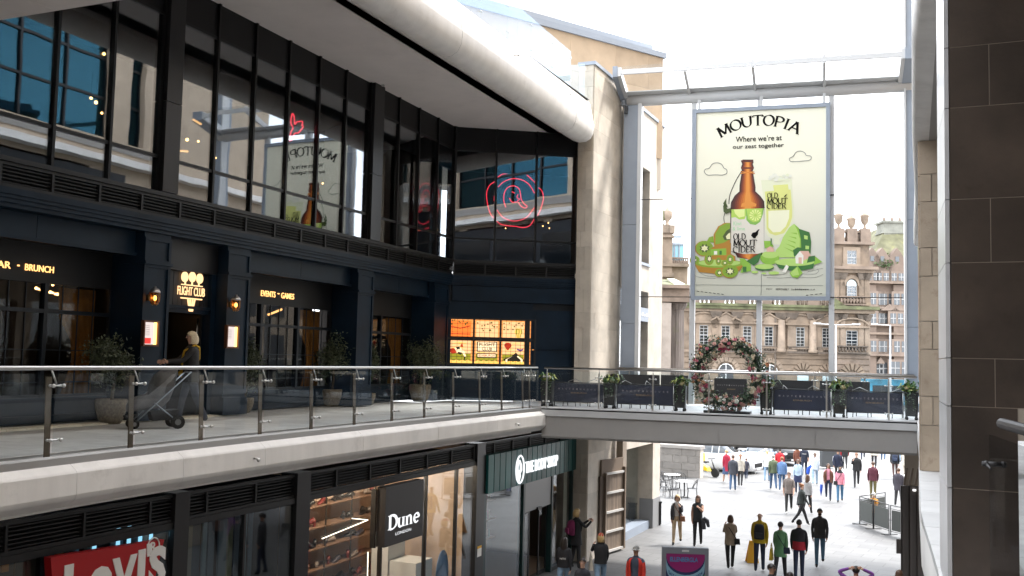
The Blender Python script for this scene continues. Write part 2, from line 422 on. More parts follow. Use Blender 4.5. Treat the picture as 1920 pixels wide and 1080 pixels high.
# plan lines of the left side
FA = Fr((-13.71, 0), (-14.61, 30))             # glazed front / pub piers
FB = Fr((-14.55, 27.9), (-11.15, 30.2))        # facet turned towards the bridge
FS = Fr((-10.672, 0), (-11.063, 30))           # ground floor shopfronts
EDGE = [(-9.7, -6), (-9.95, 2), (-10.2, 8), (-10.38, 10.3), (-10.5, 12.9), (-10.6, 16.8), (-10.66, 20), (-10.68, 23), (-10.64, 26.15)]
def edge_pt(y):
    for p, q in zip(EDGE, EDGE[1:]):
        if p[1] <= y <= q[1]: t = (y-p[1])/(q[1]-p[1]); return Vector((p[0]+(q[0]-p[0])*t, y))
BF = Fr((-10.64, 26.15), (-.87, 27.2))         # bridge, front edge
BB = Fr((-10.5, 32.5), (-1.1, 33.6))           # bridge, rear edge
# deck floor: left walkway and bridge
b = MB()
ys = [-6, 2, 8, 10.3, 12.9, 16.8, 20, 23, 26.15]
top = [(edge_pt(y).x-.16, y, -.03) for y in ys]
b.grid([[(-19.5, p[1], -.03) for p in top], top], sm=False)
b.grid([[(p[0], p[1], -.3) for p in top], [(-19.5, p[1], -.3) for p in top]], sm=False)
structure(b, 'deck_floor', DECK)
b = MB()
q = [BF.P(0, -.2, 0), BF.P(BF.L+.9, -.2, 0), BB.P(BB.L+.9, .15, 0), BB.P(0, .15, 0)]
b.poly([(p.x, p.y, -.025) for p in q])
b.poly([(-14.6, 26.15, -.027), (-10.7, 26.15, -.027), (-10.6, 29.7, -.027), (-11.2, 30.3, -.027), (-14.6, 28, -.027)])
structure(b, 'bridge_floor', mat('bridge_paving', (.46, .465, .475), .5, var=.08, scale=2.5, bump=.05))

# strip of ribbed cream tiles along the pub wall
strip = thing('tile_strip', 'cream ribbed tactile tiles along the foot of the pub wall', 'paving strip', (-14.3, 12, 0))
CREAMT = mat('cream_tile', (.85, .80, .68), .7, var=.1, scale=6, ovar=.1)
b = MB(); b.bx(0, .38, 0, .39, -.028, .0)
for i in range(5): b.bx(.03, .35, .03+i*.075, .065+i*.075, .0, .009)
tm = b.mesh('tile', CREAMT)
for i in range(26):
    o = link('tile', tm, strip); p = FA.P(7.2+i*.4, -.42, 0); o.location = p-LOC[strip.name]; o.rotation_euler = (0, 0, radians(-1.7))
    o.rotation_euler[2] = atan2(-FA.n.y, FA.n.x)*-1

# ================================================================== LOWER BALCONY EDGE (white moulded panels)
prof = [(-.02, .0), (-.005, -.03), (-.005, -.12), (.11, -.20), (.125, -.225), (.135, -.49), (.125, -.53), (.10, -.56), (-.02, -.655), (-.3, -.70), (-.3, -.745), (-.42, -.75)]
balc = thing('balcony_edge', 'pale moulded edge of the lower walkway on the left, with jointed panels', 'balcony', (-10.5, 10, -.8))
def edge_panel(y0, y1, pr, name, mt, parent, xoff=0, n=4):
    b = MB(); rows = []
    for i in range(n+1):
        p = edge_pt(y0+(y1-y0)*i/n); rows.append([(p.x+a+xoff, p.y, z) for a, z in pr])
    if len(pr) > 6: b.grid([r[:2] for r in rows], sm=False); b.grid([r[1:4] for r in rows], sm=False); b.grid([r[3:6] for r in rows], sm=True); b.grid([r[5:] for r in rows], sm=False)
    else: b.grid(rows, sm=False)
    b.poly(rows[0]); b.poly(rows[-1])
    return b.build(name, mt, parent)
cut = [-6, -1.2, 1, 3.2, 5.4, 7.4, 9.45, 11.5, 13.5, 16.6, 19.8, 23, 26.13]
for y0, y1 in zip(cut, cut[1:]): edge_panel(y0+.003, y1-.003, prof[2:], 'fascia_panel', WHITEC, balc)
edge_panel(-6, 26.13, prof[:3]+[(-.3, -.12), (-.3, 0)], 'edge_trim', mat('trim_metal', (.42, .41, .40), .4, metal=.6), balc, n=24)
for y in (13.2, 24.1):
    b = MB(); p = edge_pt(y); b.tube([(p.x+.1, y, -.36), (p.x+.22, y, -.36)], .018, 6); b.ball((p.x+.22, y, -.38), .035, 6)
    b.build('spotlight', STEEL, balc)

# ================================================================== GLASS BALUSTRADES
def clamp(b, c, t, n, m=1):
    """paired stand-off knobs on a bar: c centre, t along the rail, n out"""
    b.tube([c - t*.10 + n*.02, c + t*.10 + n*.02], .012, 6, m)
    for k in (-.085, .085):
        b.ball(c + t*k + n*.045, .027, 6, m); b.ball(c + t*k - n*.01, .02, 6, m)
bal = thing('glass_balustrade', 'long glass balustrade with bronze posts along the left walkway', 'balustrade', (-10.6, 14, 0))
py = []
y = 26.02
pl = [25.54, 25.07, 23.73, 22.42, 20.97, 19.54, 18.1, 16.63, 15.15, 13.64, 12.15, 10.65, 9.16, 7.68, 6.2, 4.7, 3.2]
for y in pl:
    p = edge_pt(y); t = (edge_pt(min(y+.3, 26.15)) - edge_pt(y-.3)).normalized(); n = Vector((t.y, -t.x)); fr = Fr(p - t*1, p + t*1)
    P0 = fr.P(1, -.07, 0)
    b = MB()
    lean = .035
    b.hexa([fr.P(.955, -.10, -.02), fr.P(1.045, -.10, -.02), fr.P(1.045, -.115, -.02), fr.P(.955, -.115, -.02),
            fr.P(.955, -.10-lean, .99), fr.P(1.045, -.10-lean, .99), fr.P(1.045, -.115-lean, .99), fr.P(.955, -.115-lean, .99)], 0)
    po = b.build('post', [BRONZE], bal)
    b = MB(); T3 = Vector((t.x, t.y, 0)); N3 = Vector((n.x, n.y, 0))
    for z in (.88, .2): clamp(b, fr.P(1.03, -.05, z), T3, N3, 0)
    b.tube([fr.P(1.06, -.07, .9), fr.P(.99, -.10, 1.09)], .011, 6, 0)
    b.build('clamp', STEEL, po, kind='stuff')
glb = sorted(pl)
for y0, y1 in zip([1.7]+glb, glb+[26.05]):
    if y1-y0 < .3: continue
    p, q = edge_pt(y0+.03), edge_pt(y1-.03); fr = Fr(p, q)
    b = MB(); b.fb(fr, 0, fr.L, -.062, -.050, .045, 1.03); b.build('glass_panel', GLB, bal)
b = MB(); b.tube([(edge_pt(y).x-.1, y, 1.1) for y in [1, 4, 8, 10, 12, 14, 16, 18, 20, 22, 24, 26.0]], .03, 10); b.build('handrail', STEEL, bal)

def thin_balustrade(fr, s0, s1, posts, name, label, o):
    t = thing(name, label, 'balustrade', fr.P((s0+s1)/2, o, 0))
    T3 = Vector((fr.d.x, fr.d.y, 0)); N3 = Vector((fr.n.x, fr.n.y, 0))
    for s in posts:
        b = MB(); b.fb(fr, s-.022, s+.022, o-.02, o, -.02, .98); b.tube([fr.P(s, o-.01, .97), fr.P(s, o-.04, 1.09)], .011, 6)
        po = b.build('post', STEEL, t)
        b = MB()
        for z in (.86, .16): clamp(b, fr.P(s, o, z), T3, N3, 0)
        b.build('clamp', STEEL, po, kind='stuff')
    pp = [s0]+list(posts)+[s1]
    for a, c in zip(pp, pp[1:]):
        if c-a < .25: continue
        b = MB(); b.fb(fr, a+.015, c-.015, o+.035, o+.047, .05, 1.02); b.build('glass_panel', GLB, t)
    b = MB(); b.tube([fr.P(s0, o-.04, 1.1), fr.P(s1, o-.04, 1.1)], .03, 10); b.build('handrail', STEEL, t)
thin_balustrade(BF, .02, BF.L, [.1+1.51*i for i in range(7)], 'glass_balustrade', 'glass balustrade with thin steel posts on the near side of the footbridge', -.1)
thin_balustrade(BB, .05, BB.L-.05, [.45+1.5*i for i in range(6)], 'glass_balustrade', 'rear glass balustrade of the footbridge, behind the black screens', .1)

# ================================================================== FOOTBRIDGE
br = thing('footbridge', 'grey footbridge with a pale kerb crossing the mall', 'footbridge', (-5.7, 29.5, -.9))
n = 4
for i in range(n):
    a0, a1 = BF.L*i/n+.005, BF.L*(i+1)/n-.005
    b = MB(); b.grid([[BF.P(a, .02, -.24), BF.P(a, .0, -.26), BF.P(a, -.01, -.8), BF.P(a, -.05, -.86), BF.P(a, -.6, -.87)] for a in (a0, a1)], sm=False)
    b.build('fascia_panel', GREYF, br)
b = MB(); b.fb(BF, 0, BF.L, -.22, .05, -.24, -.07); b.build('kerb', mat('pale_kerb', (.56, .56, .56), .6, var=.05, scale=2), br)
b = MB(); b.fb(BF, 0, BF.L, -.22, .012, -.068, -.035); b.build('dark_trim', DARK, br)  # dark metal strip between kerb and edge trim
b = MB(); b.fb(BF, 0, BF.L, -.22, .03, -.033, -.004); b.build('edge_trim', mat('pale_kerb', (.5, .5, .5)), br)
b = MB(); q = [BF.P(0, -.05, 0), BF.P(BF.L, -.05, 0), BB.P(BB.L, .15, 0), BB.P(0, .15, 0)]
b.hexa([(p.x, p.y, -.86) for p in q]+[(p.x, p.y, -.06) for p in q]); b.build('slab', GREYF, br)

# ================================================================== UPPER GLAZED FRONT
gf = thing('glazed_front', 'dark glazed upper front with reflective panes over the navy pub', 'facade', FA.P(18, 0, 4.3))
ML = [5.7, 7.0, 8.25, 9.6, 11.08-.24, 12.24-.12, 13.4]
MR = [16.28, 17.56, 18.84, 20.11, 21.35]
MR2 = [24.19, 25.42, 26.68]
ZS, ZT, ZU, ZH = 4.40, 5.11, 7.95, 8.66
segs = []
def bays(lo, ms, hi): return list(zip([lo]+ms, ms+[hi]))
baysA = bays(4.4, ML, 14.67) + bays(15.14, MR, 22.58) + bays(23.14, MR2, 27.86)
FBL = FB.L
baysB = [(.05, 1.37), (1.37, 2.69), (2.69, FBL-.05)]
def glaze(fr, bs, first=True):
    for a0, a1 in bs:
        for z0, z1 in ((ZS+.03, ZT-.03), (ZT+.03, ZU-.03)):
            b = MB(); c = Vector(fr.P((a0+a1)/2, 0, (z0+z1)/2))
            b.fb(fr, a0+.03, a1-.03, -.012, .012, z0, z1)
            o = b.build('pane', GLF, gf)
            j = Matrix.Rotation(radians(random.uniform(-.12, .12)), 4, 'Z') @ Matrix.Rotation(radians(random.uniform(-.1, .1)), 4, Vector((fr.d.x, fr.d.y, 0)))
            lc = c-LOC[gf.name]; o.matrix_local = Matrix.Translation(lc) @ j @ Matrix.Translation(-lc)
        block('spandrel_panel', fr, a0+.03, a1-.03, -.09, -.02, 7.28, ZU-.03, SPAN, gf)
        block('spandrel_panel', fr, a0+.03, a1-.03, -.05, .01, ZU+.03, ZH+.6, SPAN, gf)
        block('transom', fr, a0+.028, a1-.028, -.06, .045, ZT-.03, ZT+.03, DARK, gf)
        block('transom', fr, a0+.028, a1-.028, -.06, .04, ZU-.03, ZU+.03, DARK, gf)
    for a in sorted({x for q in bs for x in q}):
        block('mullion', fr, a-.03, a+.03, -.07, .07, ZS+.02, ZH+.6, DARK, gf)
glaze(FA, baysA); glaze(FB, baysB)
for a0, a1 in ((14.69, 15.12), (22.6, 23.12)):
    for z0, z1 in ((ZS+.03, 6.2), (6.215, ZH+.6)): block('column', FA, a0, a1, -.2, .16, z0, z1, mat('column_cladding', (.03, .03, .032), .3, metal=.5), gf)
for fr, a0, a1 in ((FA, 4.4, 27.9), (FB, .0, FBL)):
    block('sill', fr, a0, a1, -.12, .14, ZS-.06, ZS+.02, DARKG, gf)
# louvre band under the glass
def louvres(fr, a0, a1, n, z0, z1, parent, o=.08, ns=5, mt=DARKG, bar=.05):
    w = (a1-a0)/n
    for i in range(n):
        s = a0+i*w; b = MB()
        b.fb(fr, s, s+w, o-.06, o+.02, z1-.05, z1); b.fb(fr, s, s+w, o-.06, o+.02, z0, z0+.05)
        b.fb(fr, s, s+bar, o-.06, o+.03, z0+.05, z1-.05)
        b.poly([fr.P(s, o-.1, z0+.05), fr.P(s+w, o-.1, z0+.05), fr.P(s+w, o-.1, z1-.05), fr.P(s, o-.1, z1-.05)], 1)
        fo = b.build('louvre_panel', [mt, BLACKM], parent)
        b = MB(); h = (z1-z0-.1)/ns
        for k in range(ns):
            z = z0+.05+h*(k+.3)
            b.hexa([fr.P(s+bar, o-.005, z), fr.P(s+w, o-.005, z), fr.P(s+w, o-.07, z+h*.5), fr.P(s+bar, o-.07, z+h*.5),
                    fr.P(s+bar, o-.005, z+.016), fr.P(s+w, o-.005, z+.016), fr.P(s+w, o-.07, z+h*.5+.016), fr.P(s+bar, o-.07, z+h*.5+.016)])
        b.build('slats', mt, fo, kind='stuff')
louvres(FA, 7.9, 27.84, 19, 3.93, 4.335, gf)
louvres(FB, .06, FBL-.08, 4, 3.93, 4.335, gf)

# rooms behind the glass
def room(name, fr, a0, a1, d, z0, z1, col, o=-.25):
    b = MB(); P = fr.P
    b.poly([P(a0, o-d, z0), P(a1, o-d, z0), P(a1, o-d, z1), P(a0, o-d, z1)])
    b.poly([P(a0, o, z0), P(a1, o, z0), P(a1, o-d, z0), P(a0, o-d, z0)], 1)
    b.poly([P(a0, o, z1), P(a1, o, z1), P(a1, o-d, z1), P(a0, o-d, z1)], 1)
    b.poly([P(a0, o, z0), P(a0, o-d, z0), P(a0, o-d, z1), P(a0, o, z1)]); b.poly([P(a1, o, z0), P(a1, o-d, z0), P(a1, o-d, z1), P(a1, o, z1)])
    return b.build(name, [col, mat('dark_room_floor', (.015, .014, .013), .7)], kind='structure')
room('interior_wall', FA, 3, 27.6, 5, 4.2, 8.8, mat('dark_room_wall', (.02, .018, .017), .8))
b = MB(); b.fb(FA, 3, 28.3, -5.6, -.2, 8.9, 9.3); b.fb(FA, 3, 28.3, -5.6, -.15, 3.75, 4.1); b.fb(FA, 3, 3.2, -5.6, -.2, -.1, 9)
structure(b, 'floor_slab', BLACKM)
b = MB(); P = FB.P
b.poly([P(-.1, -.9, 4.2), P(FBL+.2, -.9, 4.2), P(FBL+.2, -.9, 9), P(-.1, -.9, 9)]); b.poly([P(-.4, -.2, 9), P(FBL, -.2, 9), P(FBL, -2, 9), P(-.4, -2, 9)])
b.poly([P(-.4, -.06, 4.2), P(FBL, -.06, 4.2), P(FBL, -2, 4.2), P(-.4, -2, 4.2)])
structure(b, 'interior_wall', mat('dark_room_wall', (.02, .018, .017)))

# small lamps seen through the upper glass
def pendant(fr, u, v, o, label, r=.05, group='pendant bulbs in the upstairs room', drop=.5):
    a, z = fr.on(u, v, o); c = fr.P(a, o, z); t = thing('pendant_lamp', label, 'lamp', c, group)
    b = MB(); b.tube([c+Vector((0, 0, r*.9)), c+Vector((0, 0, drop))], .006, 5); b.lathe(c+Vector((0, 0, r*.8)), [(r*.5, 0), (r*.3, .05), (.01, .06)], 8); b.build('flex', BLACK, t)
    b = MB(); b.ball(c, r*.75, 8); b.build('bulb', WARM, t)
for u, v, r, l in ((195, 101, .045, 'highest warm bulb behind the upper left panes'), (171, 184, .04, 'left bulb of the loose trio behind the upper left panes'), (180, 192, .05, 'biggest bulb of the loose trio behind the upper left panes'), (191, 212, .035, 'lowest bulb of the loose trio behind the upper left panes')):
    pendant(FA, u, v, -1.6, l, r)
for u, v, l in ((351, 262, 'larger'), (372, 265, 'smaller')): pendant(FA, u, v, -1.5, l+' bright bulb behind the pane right of the first column', .05 if u < 360 else .035)
for u, v, l in ((404, 296, 'second pane right of the first column'), (605, 344, 'pane left of the second column')): pendant(FA, u, v, -1.5, 'faint orange bulb behind the '+l, .035)
for u, v, l in ((948, 428, 'under the left of the neon ring'), (1018, 424, 'right of the neon ring, lower left of three'), (1028, 418, 'right of the neon ring, highest of three'), (1030, 428, 'right of the neon ring, lowest of three')): pendant(FB, u, v, -.5, 'tiny warm bulb '+l, .03)
for u0, v0, u1, v1, sl_ in ((326, 282, 352, 284, 'level'), (362, 224, 377, 233, 'slanting')):
    p0 = FA.P(*(lambda q: (q[0], -1.4, q[1]))(FA.on(u0, v0, -1.4))); p1 = FA.P(*(lambda q: (q[0], -1.4, q[1]))(FA.on(u1, v1, -1.4)))
    t = thing('strip_lamp', sl_+' orange strip lamp behind the pane right of the first column', 'lamp', p0, 'orange strip lamps upstairs')
    b = MB(); b.tube([p0, p1], .025, 6); b.build('tube', GOLD, t)
    b = MB(); b.tube([p0+Vector((0, 0, .035)), p1+Vector((0, 0, .035))], .02, 6); b.build('housing', BLACK, t)

# neon bird sign on the facet
def polyline_on(fr, pts, o, k=4):
    out = []
    n = len(pts)
    for i in range(n-1):
        p0, p1, p2, p3 = [Vector(pts[min(max(j, 0), n-1)]) for j in (i-1, i, i+1, i+2)]
        for q in range(k):
            t = q/k
            out.append(.5*((2*p1)+(p2-p0)*t+(2*p0-5*p1+4*p2-p3)*t*t+(3*p1-p0-3*p2+p3)*t**3))
    out.append(Vector(pts[-1]))
    r = []
    for w in out:
        a, z = fr.on(w[0], w[1], o); r.append(fr.P(a, o, z))
    return r
ns = thing('neon_sign', 'round red neon sign with a bird head behind the corner glass', 'neon sign', FB.P(1.9, -.15, 6.3))
q36 = lambda L: [(820+x/3.6, 240+y/3.6) for x, y in L]
for nm, L in (('neon_ring', [(408, 332), (440, 312), (490, 304), (528, 289), (580, 300), (620, 330), (662, 372)]),
              ('neon_ring', [(388, 362), (352, 388), (334, 430), (334, 480), (345, 540), (362, 585), (384, 610)]),
              ('neon_ring', [(402, 628), (430, 650), (480, 660), (530, 664), (580, 672), (625, 658), (654, 614)]),
              ('neon_ring', [(682, 402), (706, 425), (716, 470), (706, 520), (692, 560), (676, 592)]),
              ('neon_circle', [(410, 398), (450, 362), (510, 342), (570, 350), (620, 382), (656, 440)]),
              ('neon_circle', [(402, 552), (440, 600), (500, 626), (560, 622), (610, 596), (656, 534)]),
              ('neon_circle', [(386, 458), (384, 492)]),
              ('neon_bird', [(462, 535), (449, 490), (452, 440), (475, 402), (515, 390), (550, 408), (562, 450), (566, 480), (585, 510), (606, 528), (592, 540), (566, 528), (545, 500), (530, 500), (505, 500), (485, 472)]),
              ('neon_bird', [(545, 448), (538, 470), (556, 480), (540, 492)]), ('neon_bird', [(503, 430), (524, 440)])):
    b = MB(); b.tube(polyline_on(FB, q36(L), -.1), .017, 6); b.build(nm, NEON, ns)
hs = thing('neon_sign', 'small red neon hand sign in the middle of the upper glass', 'neon sign', FA.P(19.5, -.2, 6.6))
q3 = lambda L: [(480+x/3, y/3) for x, y in L]
b = MB(); b.tube(polyline_on(FA, q3([(190, 795), (196, 745), (208, 720), (196, 690), (204, 640), (214, 655), (218, 700), (230, 686), (262, 684), (258, 705), (266, 712), (250, 735), (236, 748), (216, 752), (200, 790)]), -.2, 3), .017, 6); b.build('neon_outline', NEON, hs)

# ================================================================== UPPER BALCONY (soffit, rounded edge, glass)
ub = thing('upper_balcony', 'upper terrace with flat grey underside and rounded white edge at top', 'balcony', (-11.5, 15, 8.2))
E0, E1 = Vector((-10.05, -6)), Vector((-10.56, 29.78))
def ue(y): return E0.x+(E1.x-E0.x)*(y-E0.y)/(E1.y-E0.y)
uprof = [(-.78, 8.72), (-.70, 8.46), (-.55, 8.33), (-.36, 8.265), (-.16, 8.28), (0, 8.37), (.1, 8.55), (.12, 8.78), (.115, 8.86)]
uface = [(.105, 8.862), (-.02, 9.50), (-.06, 9.58), (-.25, 9.585)]
for y0, y1 in ((-6, 6), (6.01, 13), (13.01, 20), (20.01, 27.88), (27.89, 29.45)):
    b = MB(); b.grid([[(ue(y)+a, y, z) for a, z in uprof] for y in (y0, y1)]); b.build('rounded_panel', WHITEC, ub)
    b = MB(); b.grid([[(ue(y)+a, y, z) for a, z in uface] for y in (y0, y1)], sm=False); b.build('fascia_panel', WHITEC, ub)
b = MB(); pr = uprof+uface; c0 = Vector((ue(29.45)-.4, 29.45, 8.8)); rows = []
for i in range(6):
    t = i/5*pi/2; rows.append([(c0.x+(ue(29.45)+a-c0.x)*(1-.28*(1-cos(t))), 29.45+.34*sin(t), c0.z+(z-c0.z)*(1-.28*(1-cos(t)))) for a, z in pr])
b.grid(rows); b.poly(rows[-1]); b.build('end_cap', WHITEC, ub)
SL = lambda y: ue(y)-1.16-.32*max(0, y-10)/19.7
b = MB(); b.poly([(-16.8, -6, 8.69), (SL(-6), -6, 8.69), (SL(10), 10, 8.69), (SL(29.7), 29.7, 8.69), (-11.2, 30.15, 8.69), (-14.6, 27.93, 8.69), (-16.8, 27.9, 8.69)])
b.build('soffit', SOFFIT, ub)
b = MB(); b.grid([[(SL(y), y, 8.69), (SL(y), y, 9.2), (ue(y)-.6, y, 9.2), (ue(y)-.6, y, 8.5)] for y in (-6, 10, 29.6)], sm=False); b.build('slot_channel', BLACKM, ub)
b = MB(); b.grid([[(-19.5, y, 9.55), (ue(y)-.2, y, 9.55)] for y in (-6, 29.5)], sm=False); b.build('terrace_floor', DECK, ub)
for i, y in enumerate((14.9, 17.2, 19.5, 21.8, 24.1, 26.4, 28.2)):
    b = MB(); b.lathe((SL(y)+.12, y, 8.74), [(.05, 0), (.05, .05)], 8); o = b.build('downlight', STEEL, ub)
    b = MB(); b.lathe((SL(y)+.12, y, 8.725), [(.03, 0), (.03, .01)], 8); b.build('lens', glow('downlight_lens', (1, .7, .4), 1.0), o)
b = MB(); p = FA.P(22.85, .25, 8.64); b.lathe(p, [(.045, 0), (.045, .04)], 8); b.build('downlight', STEEL, ub)
for y, z in ((23.2, 9.22), (27.2, 9.22)):
    b = MB(); b.tube([(ue(y)+.03, y, z), (ue(y)+.16, y, z)], .014, 6); b.ball((ue(y)+.17, y, z-.015), .03, 6); b.build('spotlight', STEEL, ub)
ob_ = thing('overhead_bridge', 'pale underside of a high footbridge at the top left corner', 'footbridge', (-11, 9, 6.4))
for x0, x1 in ((-13.95, -12.3), (-12.29, -10.6), (-10.59, -8)): b = MB(); b.bx(x0, x1, 7.2, 10.55, 6.4, 6.62); b.build('soffit_panel', SOFFIT, ob_)
tb = thing('glass_balustrade', 'frameless glass balustrade on top of the upper terrace edge', 'balustrade', (-10.6, 20, 9.55))
ys = [y for y in [-4.5+1.62*i for i in range(21)]]
for y0, y1 in zip(ys, ys[1:]):
    fr = Fr((ue(y0)-.10, y0+.012), (ue(y1)-.10, y1-.012)); b = MB(); b.fb(fr, 0, fr.L, -.01, .01, 9.6, 10.72); o = b.build('glass_panel', GLU, tb)
    b = MB()
    for z in (10.5, 9.8):
        b.lathe(fr.P(fr.L-.03, .02, z), [(.022, -.01), (.022, .01)], 6); b.lathe(fr.P(.03, .02, z), [(.022, -.01), (.022, .01)], 6)
    b.build('clamp', STEEL, o, kind='stuff')
fr = Fr((-13.5, 29.2), (ue(27.9)-.12, 29.2)); b = MB(); b.fb(fr, 0, fr.L-1.2, -.01, .01, 9.6, 10.72); b.fb(fr, fr.L-1.18, fr.L, -.01, .01, 9.6, 10.72); b.build('glass_panel', GLU, tb)
b = MB(); b.bx(-10.75, -10.55, -6, 29.4, 9.585, 9.6); b.build('base_channel', DARK, tb)
# ================================================================== NAVY PUB FRONT
pub = thing('pub_front', 'dark navy panelled pub front on the walkway with piers and recessed windows', 'pub front', FA.P(18, 0, 0))
PIERS = [(4.0, 5.2), (14.48, 15.2), (16.97, 17.75), (22.32, 23.15), (26.83, 27.8)]
for a0, a1 in PIERS:
    b = MB(); b.fb(FA, a0, a1, -.82, -.03, 0, 3.62)
    pr_ = b.build('pier', NAVY, pub)
    for z0, z1 in ((.55, 2.98), (3.1, 3.5)):
        b = MB(); w = .07
        b.fb(FA, a0, a0+w, -.03, .0, z0-.1, z1+.02); b.fb(FA, a1-w, a1, -.03, .0, z0-.1, z1+.02)
        b.fb(FA, a0+w, a1-w, -.03, .001, z1-.04, z1+.02); b.fb(FA, a0+w, a1-w, -.03, .001, z0-.1, z0)
        b.build('panel_frame', NAVY, pr_)
    b = MB(); b.fb(FA, a0-.02, a1+.02, -.8, .03, 0, .32); b.fb(FA, a0-.012, a1+.012, -.8, .018, .32, .37); b.build('plinth', NAVY, pr_)
    b = MB(); b.fb(FA, a0-.02, a1+.02, -.5, .04, 3.0, 3.06); b.build('capital', NAVY, pr_)
# cornice under the louvre band
b = MB()
for z0, z1, o in ((3.62, 3.69, .03), (3.69, 3.76, .07), (3.76, 3.82, .1), (3.82, 3.925, .13)):
    b.fb(FA, 4, 27.86, -.8, o, z0, z1); b.fb(FB, .02, FBL-.05, -.5, o, z0, z1)
b.build('cornice', NAVY, pub)
BAYS = [(5.2, 14.48), (17.75, 22.32), (23.15, 26.83)]
for a0, a1 in BAYS:
    n = max(2, round((a1-a0)/2.2)); w = (a1-a0)/n
    for i in range(n):
        block('fascia_board', FA, a0+i*w+.004, a0+(i+1)*w-.004, -.42, -.25, 3.18, 3.615, mat('blue_fascia_paint', (.007, .020, .038), .45, spec=.25, var=.12, scale=3), pub)
    block('fascia_moulding', FA, a0, a1, -.24, -.2, 3.15, 3.21, NAVY, pub)
    block('recess_ceiling', FA, a0, a1, -.8, -.42, 3.19, 3.24, NAVYD, pub)
    # stall riser and window below the sign board
    b = MB(); b.fb(FA, a0, a1, -.95, -.8, 0, .44); b.fb(FA, a0, a1, -.8, -.77, .1, .14); b.fb(FA, a0, a1, -.8, -.76, .40, .46); b.build('stall_riser', NAVY, pub)
    block('sign_board', FA, a0, a1, -.92, -.80, 2.5, 3.19, mat('sign_board_paint', (.006, .006, .007), .55), pub)
    wn = MB(); zb, zt = .46, 2.5
    n = max(2, round((a1-a0)/1.5)); w = (a1-a0)/n
    for i in range(n+1):
        s = a0+i*w; wn.fb(FA, max(a0, s-.04), min(a1, s+.04), -.90, -.78, zb, zt)
    wn.fb(FA, a0, a1, -.895, -.785, 1.97, 2.04); wn.fb(FA, a0, a1, -.89, -.79, zb, zb+.05)
    win = wn.build('window', NAVYD, pub)
    for i in range(n):
        s0, s1 = a0+i*w+.04, a0+(i+1)*w-.04
        for z0, z1 in ((zb+.05, 1.97), (2.04, zt)):
            b = MB(); b.fb(FA, s0, s1, -.85, -.84, z0, z1); o = b.build('pane', GLP, win)
        b = MB()
        for k in range(1, 4): b.fb(FA, s0+(s1-s0)*k/4-.009, s0+(s1-s0)*k/4+.009, -.838, -.82, zb+.05, 1.97); b.fb(FA, s0+(s1-s0)*k/4-.009, s0+(s1-s0)*k/4+.009, -.838, -.82, 2.04, zt)
        b.fb(FA, s0, s1, -.838, -.822, 1.3, 1.32); b.fb(FA, s0, s1, -.838, -.822, .72, .74)
        b.build('glazing_bars', NAVYD, win, kind='stuff')
# entrance bay
b = MB(); b.fb(FA, 15.2, 16.97, -.5, -.36, 2.13, 2.22); b.fb(FA, 15.2, 15.32, -.5, -.30, 0, 3.05); b.fb(FA, 16.82, 16.97, -.5, -.30, 0, 3.05); b.fb(FA, 15.32, 16.82, -.5, -.31, 2.22, 2.28)
b.build('door_surround', NAVY, pub)
for i in range(11):
    block('board', FA, 15.32+i*1.5/11+.005, 15.32+(i+1)*1.5/11-.005, -.48, -.38+.004*(i % 2), 2.29, 2.98, mat('boarding_paint', (.010, .012, .016), .5), pub)
block('fascia_board', FA, 15.2, 16.97, -.5, -.28, 2.99, 3.615, mat('grey_fascia_paint', (.012, .0125, .015), .45), pub)
for s0, s1, h in ((15.33, 15.40, 1), (16.74, 16.81, -1)):
    d = MB(); d.fb(FA, s0, s1, -1.25, -.5, .02, 2.11); do = d.build('door', BLACK, pub)
    b = MB(); s = s1+.02 if h > 0 else s0-.02; b.tube([FA.P(s, -.56, .75), FA.P(s, -.56, 2.05)], .012, 6); b.build('handle', STEEL, do)
b = MB(); P = FA.P
b.poly([P(5.2, -4.5, 0), P(27, -4.5, 0), P(27, -4.5, 3.7), P(5.2, -4.5, 3.7)])
b.poly([P(5.2, -.96, .02), P(27.4, -.96, .02), P(27.4, -4.5, .02), P(5.2, -4.5, .02)], 1); b.poly([P(5.2, -.9, 3.3), P(27.4, -.9, 3.3), P(27.4, -4.5, 3.3), P(5.2, -4.5, 3.3)])
b.poly([P(5.2, -4.5, 0), P(5.2, -.9, 0), P(5.2, -.9, 3.3), P(5.2, -4.5, 3.3)]); b.poly([P(27.4, -4.5, 0), P(27.4, -.5, 0), P(27.4, -.5, 3.3), P(27.4, -4.5, 3.3)]); b.poly([P(17.3, -4.5, 0), P(17.3, -1, 0), P(17.3, -1, 3.3), P(17.3, -4.5, 3.3)])
structure(b, 'interior_wall', [mat('pub_wall', (.03, .018, .012), .7), mat('pub_floor', (.03, .02, .014), .5)])
# facet of the pub: blank navy panels round the lit window
for s0, s1, z0, z1, o in ((.05, 2.62, 2.6, 3.1, .02), (.05, 2.42, 0, 1.12, .02), (2.66, FBL-.12, 0, 1.62, .0), (2.66, FBL-.12, 1.64, 2.9, .0), (.05, FBL-.1, 3.12, 3.6, .06), (-.12, .05, 0, 3.1, .02), (2.42, 2.45, 1.12, 2.6, .02), (2.62, 2.66, 0, 3.1, .02)):
    block('wall_panel', FB, s0, s1, -.2, o, z0, z1, NAVY, pub)
block('wall_backing', FB, -.12, FBL-.02, -.35, -.1, 0, 3.9, NAVYD, pub)
for s0, s1 in ((2.75, 3.95),):
    b = MB()
    for z0, z1 in ((.45, 1.55), (1.72, 2.85)):
        b.fb(FB, s0, s1, .0, .014, z0-.05, z0); b.fb(FB, s0, s1, .0, .014, z1, z1+.05); b.fb(FB, s0, s0+.05, .0, .014, z0, z1); b.fb(FB, s1-.05, s1, .0, .014, z0, z1)
    b.build('panel_frame', NAVY, pub)

